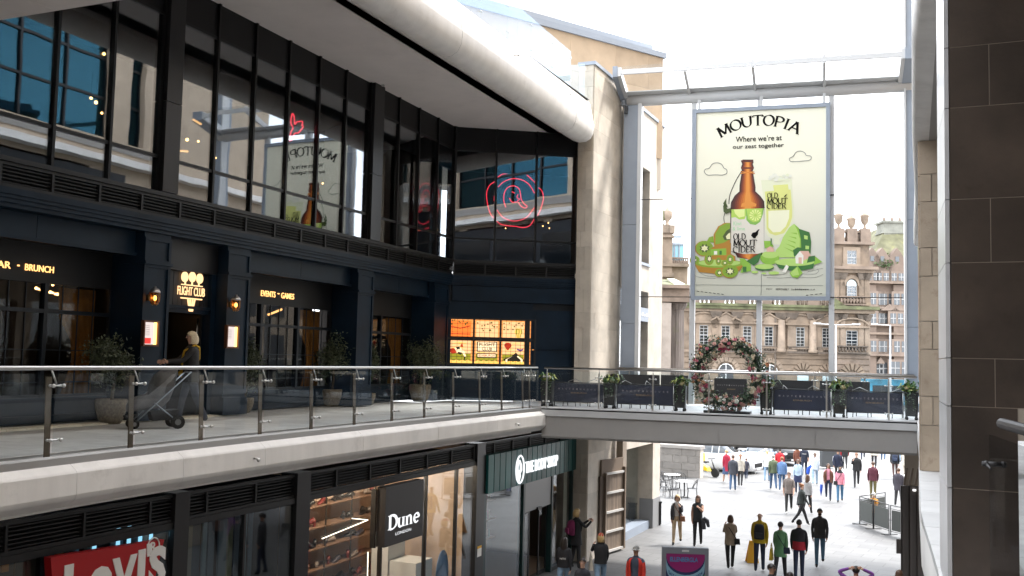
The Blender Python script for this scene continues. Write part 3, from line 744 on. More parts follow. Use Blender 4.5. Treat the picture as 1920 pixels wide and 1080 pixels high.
# ---- stained glass window (lit from behind)
sg = thing('stained_glass_window', 'glowing orange stained glass window with a circus scene in the pub corner', 'window', FB.P(1.2, 0, 1.8))
def orange(name, c, s=.95): return glow(name, c, s*.52)
CO = orange('amber_glass', (.95, .36, .10), .62); CP = orange('peach_glass', (1, .55, .25), .72); CY = orange('yellow_glass', (1, .55, .12), .75)
CG = orange('green_glass', (.36, .32, .03), .6); CDG = orange('leaf_glass', (.10, .12, .03), .5); CR = orange('red_glass', (.55, .05, .02), .6)
LEAD = mat('lead_black', (.012, .01, .01), .6); CC = orange('cream_glass', (1, .72, .42), .85)
cols = [(838, 886), (890, 936), (940, 985), (992, 1002)]
rr = {'top': (598, 629), 'low': (633, 690)}
frb = MB()
s_ = lambda u: FB.on(u, 640, .0)[0]
zt1, zt0, zl1, zl0 = 2.55, 1.97, 1.90, 1.13
bnd = [s_(836), s_(888), s_(938), s_(987), s_(991), s_(1003)]
sgf = MB()
for s in bnd: sgf.fb(FB, s-.03, s+.03, -.06, .03, zl0-.03, zt1+.05)
for z in (zl0, (zt0+zl1)/2, zt1+.02): sgf.fb(FB, bnd[0], bnd[-1], -.055, .025, z-.03, z+.03)
sgf.build('frame', BLACK, sg)
def sgpane(i, z0, z1, mts):
    s0, s1 = [(bnd[0], bnd[1]), (bnd[1], bnd[2]), (bnd[2], bnd[3]), (bnd[4], bnd[5])][i]
    b = MB(); b.fb(FB, s0+.03, s1-.03, -.04, -.02, z0, z1); o = b.build('pane', mts, sg); return s0+.03, s1-.03, o
LK = ['amber_glass']
for i in range(4):
    for top_ in (1, 0):
        z0, z1 = (zt0+.03, zt1-.01) if top_ else (zl0+.03, zl1-.03)
        base = CO if i == 3 else (CP if not (i == 0 and top_) else orange('deep_orange_glass', (1, .22, .04), .7))
        s0, s1, o = sgpane(i, z0, z1, base)
        b = MB(); w, h = s1-s0, z1-z0; X = lambda x: s0+w*x; Z = lambda y: z0+h*y
        R = lambda x0, x1, y0, y1, m: b.flat(FB, [(X(x0), Z(y0)), (X(x1), Z(y0)), (X(x1), Z(y1)), (X(x0), Z(y1))], -.019, m)
        mats_ = [CO, CY, CG, CDG, CR, LEAD, CC, CP, orange('dark_glass', (.05, .04, .03), .4), orange('violet_glass', (.13, .04, .2), .6)]
        rnd = random.Random(i*2+top_)
        R(0, .06, 0, 1, 0); R(.94, 1, 0, 1, 0)
        if top_: R(0, 1, .93, 1, 0)
        if i < 3:
            if not top_:
                R(.06, .94, .1, .42, 2)
                for k in range(4): b.flat(FB, [(X(.06+.22*k), Z(.08)), (X(.28+.22*k), Z(.08)), (X(.17+.22*k), Z(.17))], -.018, 1)
                R(0, 1, 0, .08, 1)
                for k in range(6): yy = .44+rnd.random()*.5; xx = .08+rnd.random()*.5; R(xx, xx+.3, yy, yy+.03, 1)
            else:
                for k in range(16 if i else 9):
                    xx = .1+.8*rnd.random(); yy = (.35 if i else .7)+(.55 if i else .25)*rnd.random(); r = .05
                    b.flat(FB, [(X(xx+r*cos(t)*(1 if q % 2 else .45)), Z(yy+r*1.3*sin(t)*(1 if q % 2 else .45))) for q, t in enumerate([k_*pi/5 for k_ in range(10)])], -.018, 3)
            if i == 0 and top_: R(.1, .9, .12, .17, 4); b.flat(FB, [(X(.1), Z(.62)), (X(.5), Z(.5)), (X(.9), Z(.66)), (X(.9), Z(.6)), (X(.5), Z(.44)), (X(.1), Z(.57))], -.018, 4)
            if i == 0 and not top_:   # leaping horse with red cloth
                b.flat(FB, [(X(.08), Z(.6)), (X(.25), Z(.66)), (X(.4), Z(.6)), (X(.36), Z(.42)), (X(.2), Z(.4))], -.018, 4)
                b.flat(FB, [(X(.3), Z(.66)), (X(.5), Z(.72)), (X(.6), Z(.6)), (X(.7), Z(.5)), (X(.76), Z(.3)), (X(.7), Z(.28)), (X(.62), Z(.44)), (X(.45), Z(.44)), (X(.38), Z(.5))], -.0175, 6)
                b.flat(FB, [(X(.36), Z(.7)), (X(.5), Z(.74)), (X(.52), Z(.62)), (X(.4), Z(.6))], -.017, 8); b.flat(FB, [(X(.45), Z(.5)), (X(.6), Z(.46)), (X(.55), Z(.36)), (X(.42), Z(.42))], -.017, 8)
                b.flat(FB, [(X(.52), Z(.74)), (X(.6), Z(.92)), (X(.64), Z(.7))], -.017, 4); b.flat(FB, [(X(.68), Z(.28)), (X(.74), Z(.28)), (X(.72), Z(.14)), (X(.68), Z(.16))], -.017, 8)
            if i == 1 and not top_:
                R(.1, .92, .52, .97, 5); R(.14, .88, .55, .94, 6); R(.1, .9, .25, .46, 5); R(.14, .86, .28, .43, 6)
                text(b, FB, 'FLIGHT', X(.2), X(.82), Z(.77), Z(.91), -.009, 5, bold=.02); text(b, FB, 'CLUB', X(.3), X(.72), Z(.58), Z(.73), -.009, 5, bold=.02)
                text(b, FB, 'EDINBURGH', X(.18), X(.82), Z(.31), Z(.40), -.009, 4, bold=.02)
            if i == 2 and top_:
                for k in range(6):
                    x0 = .54+.055*k; b.flat(FB, [(X(.7+(x0-.7)*.35), Z(0)), (X(.7+(x0+.055-.7)*.35), Z(0)), (X(x0+.05), Z(.32)), (X(.7+(x0+.055-.7)*.7), Z(.55)), (X(.7+(x0-.7)*.7), Z(.55)), (X(x0), Z(.32))], -.016, 2 if k % 2 else 1)
            if i == 2 and not top_:
                b.flat(FB, [(X(.28+.15*cos(t)), Z(.83+.13*sin(t))) for t in [2*pi*k/14 for k in range(14)]], -.017, 4); b.flat(FB, [(X(.16), Z(.77)), (X(.40), Z(.77)), (X(.31), Z(.62)), (X(.25), Z(.62))], -.0168, 4)
                b.flat(FB, [(X(.66), Z(.7)), (X(.8), Z(.66)), (X(.92), Z(.7)), (X(.9), Z(.61)), (X(.78), Z(.58)), (X(.66), Z(.63))], -.017, 9)
                b.flat(FB, [(X(.62), Z(.52)), (X(.78), Z(.34)), (X(.97), Z(.2)), (X(.94), Z(.13)), (X(.15), Z(.13)), (X(.1), Z(.22)), (X(.42), Z(.34))], -.0168, 8)
                for x0, x1, x2, x3 in ((.2, .27, .45, .52), (.82, .9, .66, .7)): b.flat(FB, [(X(x0), Z(.1)), (X(x1), Z(.1)), (X(x1), Z(.22)), (X(x3), Z(.38)), (X(x2), Z(.34)), (X(x0), Z(.2))], -.0155, 6)
        else:
            for k in range(3): R(.25, .75, .1+.3*k, .22+.3*k, 4); R(.4, .6, .25+.3*k, .36+.3*k, 1)
        n = 5 if i < 3 else 2
        for k in range(1, n): R(k/n-.006, k/n+.006, 0, 1, 5)
        for k in range(1, 4 if top_ else 7): yy = k/(4 if top_ else 7); R(0, 1, yy-.008, yy+.008, 5)
        b.build('glass_picture', mats_, o, kind='stuff')
# black box frame top shade
# ---- curtains behind the pub windows
CURT = mat('mustard_curtain', (.30, .12, .015), .8, var=.25, scale=5)
def curtain(s0, s1, label, glowy=True):
    t = thing('curtain', label, 'curtain', FA.P((s0+s1)/2, -1.05, .5), 'mustard curtains inside the pub windows')
    b = MB(); rows = []
    for z, pinch in ((.5, .8), (1.1, .55), (1.5, .6), (1.9, .95), (2.3, 1), (2.47, 1)):
        rows.append([FA.P(s1-(s1-s0)*pinch*(1-k/16), -1.05+.05*sin(k*2.1), z) for k in range(17)])
    b.grid(rows); b.build('drape', CURT, t)
curtain(13.45, 14.3, 'mustard curtain gathered at the right of the leftmost pub window')
curtain(21.2, 22.1, 'mustard curtain beside the window under the lettering about events')
curtain(25.7, 26.6, 'mustard curtain in the farthest, narrow pub window')
for (u, v, lab, r) in ((62, 500, 'left bulb of the cluster in the leftmost pub window', .055), (70, 494, 'upper bulb of the cluster in the leftmost pub window', .05), (80, 503, 'right bulb of the cluster in the leftmost pub window', .055), (123, 574, 'little glowing table lamp shade inside the leftmost pub window', .07),
                       (86, 535, 'small bulb above the string of lights in the pub', .035), (99, 534, 'second small bulb above the string of lights in the pub', .035)):
    pendant(FA, u, v, -2.2, lab, r, 'warm bulbs inside the leftmost pub window')
t = thing('string_lights', 'sloping string of tiny warm lights inside the leftmost pub window', 'string lights', FA.P(13, -2, 2.4))
b = MB(); b2 = MB()
for k in range(15):
    u = 68+62*k/14; v = 541+17*k/14+random.uniform(-1, 1); a, z = FA.on(u, v, -2); b.ball(FA.P(a, -2, z), .022 if k % 3 else .03, 5)
b.build('bulbs', WARM, t, kind='stuff')
p0 = FA.P(*(lambda q: (q[0], -2, q[1]+.04))(FA.on(68, 541, -2))); p1 = FA.P(*(lambda q: (q[0], -2, q[1]+.04))(FA.on(130, 558, -2)))
b2.tube([p0, p1], .012, 5); b2.build('rail', BLACK, t)
a0, z0 = FA.on(503, 590, -2.0); a1, z1 = FA.on(528, 580, -2.0)
t = thing('strip_lamp', 'slanting orange strip lamp inside the window about events', 'lamp', FA.P(a0, -2, z0)); b = MB(); b.tube([FA.P(a0, -2, z0), FA.P(a1, -2, z1)], .03, 6); b.build('tube', GOLD, t)
b = MB(); b.tube([FA.P(a0, -2, z0+.05), FA.P(a1, -2, z1+.05)], .022, 6); b.build('housing', BLACK, t)

# ---- lettering
def sign(name, label, fr, lines, o, m, loc, depth=.012, bold=.004):
    t = thing(name, label, 'sign', loc); b = MB()
    for txt, a0, a1, z0, z1 in lines: text(b, fr, txt, a0, a1, z0, z1, o, 0, bold, depth)
    b.build('lettering', m, t, kind='stuff'); return t
def px_line(fr, txt, u0, u1, vt, vb, o):
    a0, z1 = fr.on(u0, vt, o); a1, _ = fr.on(u1, vt, o); zz = fr.on(u0, vb, o)[1]
    return (txt, a0, a1, zz, z1)
l1 = px_line(FA, 'BAR', -14, 21, 487, 500, -.78); l2 = px_line(FA, 'BRUNCH', 48, 102, 492, 507, -.78)
hz = (l2[3]+l2[4])/2
sign('letter_sign', 'glowing amber capitals reading BAR - BRUNCH over the leftmost pub window', FA, [l1, ('-', FA.on(33, 498, -.78)[0], FA.on(37, 498, -.78)[0], hz-.01, hz+.015), (l2[0], l2[1], l2[2], l1[3], l1[4])], -.79, GOLD, FA.P(12.4, -.78, 2.7))
l1 = px_line(FA, 'EVENTS', 490, 517, 544, 555, -.78); l2 = px_line(FA, 'GAMES', 528, 552, 548, 559, -.78)
sign('letter_sign', 'glowing amber capitals reading EVENTS - GAMES over the second pub window', FA, [l1, ('-', FA.on(521, 550, -.78)[0], FA.on(524, 550, -.78)[0], l1[3]+.09, l1[3]+.115), (l2[0], l2[1], l2[2], l1[3], l1[4])], -.79, GOLD, FA.P(19.8, -.78, 2.75))
t = thing('club_sign', 'glowing sign with three round shuttlecock flights and FLIGHT CLUB over the pub door', 'sign', FA.P(16.2, -.36, 2.6))
LETW = glow('cream_letter_light', (1, .58, .28), .5)
o = -.355; b = MB()
l = px_line(FA, 'FLIGHT CLUB', 333, 384, 536, 552, o); zc = l[3]; 
text(b, FA, 'FLIGHT CLUB', l[1], l[2], zc, zc+.18, o, 0, 0, .012); b.build('lettering', LETW, t, kind='stuff')
ac = (l[1]+l[2])/2
for k in (-1, 0, 1):
    b = MB(); c = (ac+.23*k, zc+.375 + (.015 if k == 0 else 0)); b.ext(FA, [(c[0]+.095*cos(x), c[1]+.105*sin(x)) for x in [2*pi*i/20 for i in range(20)]], o, o+.03); b.build('flight_disc', LETW, t)
b = MB(); b.fb(FA, ac-.32, ac+.32, o, o+.03, zc+.205, zc+.225); b.fb(FA, ac-.32, ac+.32, o, o+.03, zc-.075, zc-.05)
for k in (-1, 0, 1): b.fb(FA, ac+.21*k-.01, ac+.21*k+.01, o, o+.028, zc+.225, zc+.30)
for k in (-1.4, -.5, .5, 1.4): b.ext(FA, [(ac+.075*k-.011, zc-.08), (ac+.075*k+.011, zc-.08), (ac+.03*k+.006, zc-.33), (ac+.03*k-.006, zc-.33)], o, o+.028)
b.build('dart_lines', LETW, t, kind='stuff')

# ---- wall lanterns and menu cases by the door
def lantern(u, v, label):
    a, z = FA.on(u, v, .1); t = thing('wall_lantern', label, 'lantern', FA.P(a, .12, z), 'brass lanterns on the piers by the pub door'); c = FA.P(a, .13, z)
    BR = mat('aged_brass', (.45, .28, .12), .35, metal=.9)
    b = MB(); b.lathe(c+Vector((0, 0, .09)), [(.105, 0), (.10, .03), (.075, .07), (.03, .10), (.02, .13)], 12); b.build('hood', STEEL, t)
    b = MB(); b.lathe(c, [(.03, -.14), (.07, -.12), (.088, -.05), (.09, .09)], 12); b.build('globe', glass('amber_glass_globe', (.85, .55, .28), .04, .8), t)
    b = MB()
    for k in range(6): x = pi*k/3; b.tube([c+Vector((.095*cos(x), .095*sin(x), .09)), c+Vector((.092*cos(x), .092*sin(x), -.06)), c+Vector((.04*cos(x), .04*sin(x), -.15))], .006, 5)
    b.tube([c+Vector((.07*cos(x), .07*sin(x), -.12)) for x in [2*pi*k/10 for k in range(10)]], .006, 5, closed=True); b.build('cage', BR, t, kind='stuff')
    b = MB(); b.ball(c+Vector((0, 0, -.01)), .035, 8, sq=(1, 1, 1.4)); b.build('bulb', WARM, t)
    b = MB(); b.lathe(FA.P(a, .01, z)-Vector((0, 0, 0)), [(.06, -.06), (.06, .06)], 10); b.tube([FA.P(a, 0, z+.1), c+Vector((0, 0, .14))], .015, 6); b.build('bracket', BR, t)
lantern(288, 558, 'brass cage lantern on the pier left of the pub door')
lantern(440, 571, 'brass cage lantern on the pier right of the pub door')
def menu(u0, u1, v0, v1, label, red):
    o = .05; a0, z1 = FA.on(u0, v0, o); a1, _ = FA.on(u1, v0, o); z0 = FA.on(u0, v1, o)[1]
    t = thing('menu_case', label, 'menu case', FA.P((a0+a1)/2, 0, (z0+z1)/2), 'lit menu cases beside the pub door')
    b = MB(); w = .035
    b.fb(FA, a0, a1, 0, .075, z0, z0+w); b.fb(FA, a0, a1, 0, .075, z1-w, z1); b.fb(FA, a0, a0+w, 0, .074, z0+w, z1-w); b.fb(FA, a1-w, a1, 0, .074, z0+w, z1-w)
    b.build('frame', mat('copper_frame', (.16, .07, .04), .4, metal=.6), t)
    b = MB(); b.fb(FA, a0+w, a1-w-.07, 0, .03, z0+w, z1-w); pg = b.build('page', glow('lit_page', (.82, .70, .66), .3), t)
    b = MB(); h = z1-z0
    for k in range(6): b.flat(FB if 0 else FA, [(a0+.07, z1-.1-.035*k), (a0+.2, z1-.1-.035*k), (a0+.2, z1-.107-.035*k), (a0+.07, z1-.107-.035*k)], .031, 0)
    if red: b.flat(FA, [(a0+.07, z0+.05), (a0+.24, z0+.05), (a0+.24, z0+.16), (a0+.07, z0+.16)], .0312, 1)
    b.build('print', [mat('grey_ink', (.3, .25, .25)), glow('red_print', (.7, .06, .05), .35)], pg, kind='stuff')
    b = MB(); b.fb(FA, a1-w-.065, a1-w, 0, .04, z0+w, z1-w); b.build('light_strip', glow('yellow_light_strip', (1, .62, .16), .95), t)
menu(269, 298, 600, 649, 'lit copper menu case with a red box on its page, left of the door', True)
menu(425, 448, 609, 653, 'lit copper menu case with a plain page, right of the door', False)

# ---- potted shrubs
LEAFD = mat('olive_leaf', (.085, .105, .055), .5, ovar=.0, var=.5, scale=9); LEAFG = mat('fresh_leaf', (.07, .14, .03), .5, var=.5, scale=8); LEAFY = mat('yellow_leaf', (.28, .30, .05), .5, var=.4, scale=8)
BARK = mat('bark', (.12, .09, .06), .9, var=.3, scale=12)
POT = mat('mosaic_pot', (.20, .165, .115), .75, var=.45, scale=22, bump=.6, bscale=45)
def leaf(b, c, d, up, l, w, m=0):
    s = d.cross(up); 
    if s.length < 1e-4: s = Vector((1, 0, 0))
    s.normalize()
    b.poly([c, c+d*(l*.5)+s*(w*.5), c+d*l, c+d*(l*.5)-s*(w*.5)], m)
def crown(b, c, rx, rz, n, l, w, m=1, rnd=random, clumps=14):
    cl = []
    for k in range(clumps):
        x = rnd.gauss(0, 1), rnd.gauss(0, 1), rnd.gauss(0, 1); q = Vector(x).normalized()*rnd.uniform(.25, 1)
        cl.append(Vector((q.x*rx, q.y*rx, q.z*rz)))
    for k in range(n):
        q = rnd.choice(cl); p = c+q+Vector((rnd.gauss(0, rx*.24), rnd.gauss(0, rx*.24), rnd.gauss(0, rz*.22)))
        d = Vector((rnd.gauss(0, 1), rnd.gauss(0, 1), rnd.gauss(.3, .8))).normalized()
        leaf(b, p, d, Vector((rnd.gauss(0, 1), rnd.gauss(0, 1), rnd.gauss(0, 1))), l*rnd.uniform(.6, 1.3), w*rnd.uniform(.7, 1.2), m if not isinstance(m, tuple) else rnd.choice(m))
    return cl
def potted(x, y, label, sc=1, seed=1, rx=.46, rz=.55, trunk=1.0):
    rnd = random.Random(seed); t = thing('potted_shrub', label, 'potted shrub', (x, y, -.02), 'shrubs in mosaic pots along the pub'); c = Vector((x, y, -.02))
    b = MB(); b.lathe(c, [(.17*sc, 0), (.22*sc, .08*sc), (.28*sc, .28*sc), (.29*sc, .42*sc), (.275*sc, .45*sc), (.25*sc, .45*sc), (.24*sc, .40*sc), (.01, .39*sc)], 20); b.build('pot', POT, t)
    b = MB(); top_ = c+Vector((.02, .0, .4*sc+trunk))
    b.tube([c+Vector((0, 0, .38*sc)), c+Vector((.02, .01, .7*sc)), top_], [.035, .028, .018], 7)
    for k in range(7):
        x_ = rnd.uniform(0, 6.28); r = rnd.uniform(.15, .35); s = .4*sc+trunk*rnd.uniform(.5, .95); b.tube([c+Vector((.02, .01, s)), c+Vector((r*cos(x_), r*sin(x_), s+rnd.uniform(.1, .45)))], [.012, .005], 5)
    b.build('trunk', BARK, t)
    b = MB(); crown(b, c+Vector((.02, 0, .4*sc+trunk+.0)), rx, rz, 3200, .08, .034, (0, 0, 1), rnd, 26)
    b.build('foliage', [LEAFD, mat('dark_olive_leaf', (.045, .06, .035), .5, var=.4, scale=9)], t, kind='stuff')
p = at_z(207, 792, 0); potted(p.x, p.y, 'olive shrub in a large mosaic pot left of the pushchair', 1.0, 1, .44, .48, .75)
p = at_z(457, 772, 0); potted(p.x, p.y, 'olive shrub in a small pot hugging the pier right of the door', .75, 2, .3, .6, .75)
p = at_z(622, 760, 0); potted(p.x, p.y, 'olive shrub in a grey pot before the second pub window', 1.0, 3, .48, .62, .85)
p = at_z(690, 757, 0); potted(p.x, p.y, 'narrow olive shrub half hidden by the third pier', .7, 4, .26, .6, .85)
p = at_z(787, 752, 0); potted(p.x, p.y, 'olive shrub in a wide pot nearest the stained glass', 1.15, 5, .5, .65, .75)
# ================================================================== GROUND FLOOR SHOPS
ss = thing('shop_row', 'row of dark framed glass shopfronts below the left walkway', 'shopfronts', FS.P(18, 0, GZ))
louvres(FS, 4, 29.9, 21, -1.24, -.82, ss, o=-.02, ns=6, mt=DARKG, bar=.04)
block('head_beam', FS, 4, 23.1, -.15, .03, -1.34, -1.24, DARKG, ss)
b = MB(); b.fb(FS, 4, 29.9, -3.6, -.45, -.84, -.8); structure(b, 'shop_ceiling', mat('shop_ceiling', (.10, .10, .10), .8))
for a0, a1 in ((7.9, 8.25), (11.88, 12.2), (15.0, 15.42), (22.62, 23.1)):
    block('pillar', FS, a0, a1, -.3, .06, GZ, -.8, mat('pillar_cladding', (.03, .03, .033), .35, metal=.3), ss)
SHW = [(8.25, [10.2], 11.88), (12.2, [13.6], 15.0), (15.42, [18.1, 20.05, 21.6], 22.62), (23.25, [], 25.75), (28.05, [], 29.75)]
for lo, ms, hi in SHW:
    e = [lo]+ms+[hi]
    for p, q in zip(e, e[1:]):
        b = MB(); b.fb(FS, p+.02, q-.02, -.02, .0, GZ+.12, -1.36 if lo < 23 else -1.9); b.build('pane', GLS, ss)
    for s in ms: block('mullion', FS, s-.025, s+.025, -.06, .03, GZ, -1.34, BLACK, ss)
    block('sill', FS, lo, hi, -.1, .04, GZ, GZ+.12, DARKG, ss)
def shop_room(a0, a1, d, wall, floor, ceil):
    b = MB(); P = FS.P; o = -.3
    b.poly([P(a0, -d, GZ), P(a1, -d, GZ), P(a1, -d, -.85), P(a0, -d, -.85)]); b.poly([P(a0, o, GZ), P(a0, -d, GZ), P(a0, -d, -.85), P(a0, o, -.85)]); b.poly([P(a1, o, GZ), P(a1, -d, GZ), P(a1, -d, -.85), P(a1, o, -.85)])
    b.poly([P(a0, o, GZ+.02), P(a1, o, GZ+.02), P(a1, -d, GZ+.02), P(a0, -d, GZ+.02)], 1)
    return structure(b, 'interior_wall', [wall, floor])
# ---- jeans shop: strips behind the glass and red tab sign
shop_room(4, 14.98, 3.2, mat('shop_wall_dark', (.03, .03, .035), .7), mat('shop_floor_dark', (.05, .05, .05), .5), None)
bs = thing('strip_blind', 'blue and grey vertical strips hanging behind the jeans shop window', 'blind', FS.P(13, -.4, -3))
cols_ = [(.05, .09, .13), (.09, .13, .17), (.16, .15, .13), (.04, .06, .09), (.10, .16, .2)]
k = 0; s = 8.3
while s < 14.3:
    if not 11.8 < s < 12.2:
        c = cols_[k % 5]; block('strip', FS, s, s+.1+.05*(k % 3), -.45-.05*(k % 2), -.42-.05*(k % 2), GZ+.1, -1.3, mat('strip_%d' % (k % 5), c, .6), bs)
    s += .2; k += 1
pp = thing('display_stand', 'pale yellow display board at the right end of the jeans shop window', 'panel', FS.P(14.0, -.5, -3)); b = MB(); b.fb(FS, 13.85, 14.35, -.6, -.55, GZ+.2, -1.32); b.build('board', mat('pale_yellow', (.42, .45, .25), .6), pp)
t = thing('tab_sign', 'red tapering shop sign with white lettering, cut off at the bottom left', 'sign', FS.P(10.6, .2, -1.8))
RED = mat('sign_red', (.42, .004, .008), .4); WHS = mat('sign_white', (.85, .85, .83), .4)
def spx(u, v, o=.2): return FS.on(u, v, o)
A0 = spx(91, 1045); A1 = spx(304, 1011); B0 = (A0[0]+.18, A0[1]-1.3); B1 = (A1[0]-.38, A1[1]-1.3)
b = MB(); mid = (B0[0]+B1[0])/2
b.ext(FS, [A0, A1, B1, (mid+.35, B1[1]-.12), (mid, B1[1]+.06), (mid-.35, B1[1]-.12), B0], .12, .24); b.build('board', RED, t)
b = MB(); g = (A1[0]-A0[0])
x0 = spx(118, 1068)[0]; x1 = spx(282, 1020)[0]; zt = spx(230, 1026)[1]
text(b, FS, 'L', x0-.02, x0+.36, zt-.68, zt-.06, .241, 0, .05, .012)
text(b, FS, 'e', x0+.40, x0+.82, zt-.68, zt-.18, .241, 0, .05, .012); text(b, FS, 'V', x0+.80, x0+1.26, zt-.68, zt-.12, .241, 0, .05, .012)
text(b, FS, 'I', x0+1.28, x0+1.42, zt-.68, zt-.08, .241, 0, .05, .012); text(b, FS, "'", x0+1.44, x0+1.52, zt-.2, zt-.02, .241, 0, .05, .012); text(b, FS, 'S', x0+1.5, x0+1.84, zt-.66, zt-.08, .241, 0, .05, .012)
rc = spx(283, 1025); b.tube([FS.P(rc[0]+.12*cos(x), .245, rc[1]+.13*sin(x)) for x in [2*pi*i/20 for i in range(20)]], .011, 5, closed=True)
text(b, FS, 'R', rc[0]-.05, rc[0]+.06, rc[1]-.075, rc[1]+.075, .241, 0, .02, .008); b.build('lettering', WHS, t, kind='stuff')
for u, v, w, h in ((155, 1040, .05, .16), (178, 1036, .05, .1), (222, 996, .05, .2), (243, 998, .06, .1), (243, 1012, .06, .08), (263, 1005, .05, .12), (284, 1003, .05, .1)):
    pass
bl = thing('light_box', 'thin pale blue light strips glowing behind the red tab sign', 'light box', FS.P(10.8, -1, -1.5))
for i, (u, v, h) in enumerate(((156, 1016, .25), (178, 1022, .12), (223, 1003, .3), (243, 1003, .3), (264, 1008, .16), (284, 1006, .16), (301, 1055, 1.0))):
    a, z = FS.on(u, v, -.4); b = MB(); b.fb(FS, a-.03, a+.03, -.42, -.4, z-h/2, z+h/2); b.build('light_strip', glow('blue_strip', (.35, .75, 1), .35), bl)
br_ = thing('wood_display', 'small orange wooden boxes hanging left in the jeans shop window', 'display', FS.P(9, -.4, -1.5))
for u, v, h in ((10, 1035, .5), (62, 1025, .16), (62, 1040, .1), (88, 1020, .12), (112, 1018, .16), (112, 1034, .12)):
    a, z = FS.on(u, v, -.38); b = MB(); b.fb(FS, a-.05, a+.05, -.42, -.36, z-h/2, z+h/2); b.build('wood_block', mat('orange_wood', (.5, .24, .08), .5), br_)  # blocks in a plain orange wood colour
a, z = FS.on(173, 1008, -.3); es = thing('hanging_sign', 'green glass sign plate hanging above the red tab sign', 'sign', FS.P(a, -.3, z)); b = MB(); b.fb(FS, a-.28, a+.26, -.31, -.29, z-.07, z+.09); b.build('plate', mat('green_plate', (.12, .2, .16), .3), es)

# ---- shoe shop
PEACH = mat('peach_wall', (.60, .45, .34), .7, var=.08, scale=2)
shop_room(15.1, 22.6, 2.9, PEACH, mat('shop_floor_wood', (.35, .26, .2), .4), None)
b = MB(); b.fb(FS, 15.2, 22.5, -2.8, -.3, -1.02, -.98); structure(b, 'shop_ceiling', mat('shop_ceiling_dark', (.04, .04, .04)))
sh = thing('shoe_shelves', 'tall shelves of dark shoes along the back of the warm lit shoe shop', 'shelving', FS.P(18.6, -2.6, GZ))
SHELF = mat('shelf_board', (.22, .13, .085), .5); UPR = mat('shelf_upright', (.03, .025, .02), .5)
zs = [GZ+.4+i*.48 for i in range(7)]
for s in (15.3, 16.4, 17.5, 18.6, 19.7, 20.8, 21.9): block('upright', FS, s-.015, s+.015, -2.43, -2.4, GZ, -1.3, UPR, sh)
for z in zs: block('shelf', FS, 15.25, 22.2, -2.85, -2.4, z, z+.03, SHELF, sh)
rnd = random.Random(5)
def shoe_mesh(mt, heel):
    b = MB(); rows = []
    for x, w, h, z in ((0, .03, .05, heel*.9), (.04, .038, .10, heel*.9), (.10, .036, .09, heel*.7), (.17, .045, .06, heel*.2), (.24, .042, .04, 0), (.27, .015, .025, 0)):
        rows.append([Vector((x, w*cos(t), z+h*.5+h*.5*sin(t))) for t in [2*pi*i/8 for i in range(8)]])
    b.grid(rows, 0, True, True, True)
    if heel > .03: b.bx(.0, .03, -.02, .02, -.0, heel+.02)
    return b.mesh('shoe', mt)
sms = [shoe_mesh(mat('shoe_%d' % i, c, .4), h) for i, (c, h) in enumerate([((.015, .013, .012), .02), ((.02, .015, .013), .07), ((.10, .05, .03), .02), ((.25, .2, .17), .02), ((.02, .02, .025), .05), ((.18, .03, .025), .06), ((.05, .045, .06), .02)])]
cnt = 0
for z in zs:
    s = 15.4
    while s < 22.1:
        if rnd.random() < .8:
            i = rnd.choice([0, 0, 1, 1, 4, 2, 3, 5, 6]); ang = rnd.choice([0, pi, .6, pi-.5]) + atan2(FS.d.y, FS.d.x)
            for dx in (0, .1):
                o = link('shoe', sms[i], None); p = FS.P(s+dx, -2.5-dx*.6, z+.031); o.location = p; o.rotation_euler = (0, 0, ang); o.scale = (1.25, 1.25, 1.25)
                props(o, '%s shoe on the %s shelf, %s bay of the shoe shop' % (('black', 'black heeled', 'brown', 'cream', 'dark blue heeled', 'red heeled', 'grey')[i], ('lowest', 'second lowest', 'third lowest', 'middle', 'third highest', 'second highest', 'highest')[zs.index(z)], ('far left', 'left', 'left middle', 'right middle', 'right', 'far right')[min(5, int((s-15.3)/1.1))]), 'shoe', 'shoes on the shoe shop shelves'); cnt += 1
        s += rnd.uniform(.3, .5)
for (u0, v0, u1, v1, lab) in ((604, 1010, 690, 975, 'slanting white light line hanging in the shoe shop'), (690, 1035, 690, 1082, 'upright white light line beside the shoe shelves'), (861, 985, 861, 1082, 'upright light line near the right edge of the shoe shop window'), (660, 972, 690, 975, 'short white light line meeting the slanting one in the shoe shop')):
    p0 = FS.P(*(lambda q: (q[0], -1.2, q[1]))(FS.on(u0, v0, -1.2))); p1 = FS.P(*(lambda q: (q[0], -1.2, q[1]))(FS.on(u1, v1, -1.2)))
    if abs(u0-u1) < 2: p1.z = GZ+.3
    t = thing('line_light', lab, 'light', p0); b = MB(); b.tube([p0, p1], .008, 6); b.build('tube', LEDW, t)
    b = MB(); off = Vector((-.03, 0, .02)); b.tube([p0+off, p1+off], .014, 6); b.build('housing', BLACK, t)
for i, s in enumerate((16.0, 17.6, 19.2, 20.8)):
    w_ = ('leftmost', 'left middle', 'right middle', 'rightmost')[i]
    p = FS.P(s, -1.6, -1.06); t = thing('ceiling_spot', w_+' round spot lamp in the ceiling of the shoe shop', 'lamp', p, 'ceiling spots of the shoe shop')
    b = MB(); b.lathe(p, [(.06, -.06), (.07, .04)], 10); b.build('housing', BLACK, t); b = MB(); b.lathe(p-Vector((0, 0, .07)), [(.055, 0), (.055, .008)], 10); b.build('lens', LEDW, t)
    L = bpy.data.lights.new('spot_light', 'POINT'); L.energy = 34; L.color = (1, .80, .60); L.shadow_soft_size = .06; lo_ = bpy.data.objects.new('spot_light', L); COL.objects.link(lo_); lo_.parent = t; lo_.location = (0, 0, -.16)
t = thing('hanging_sign', 'dark grey square shop sign with white slab lettering in the shoe shop window', 'sign', FS.P(19, .15, -1.9))
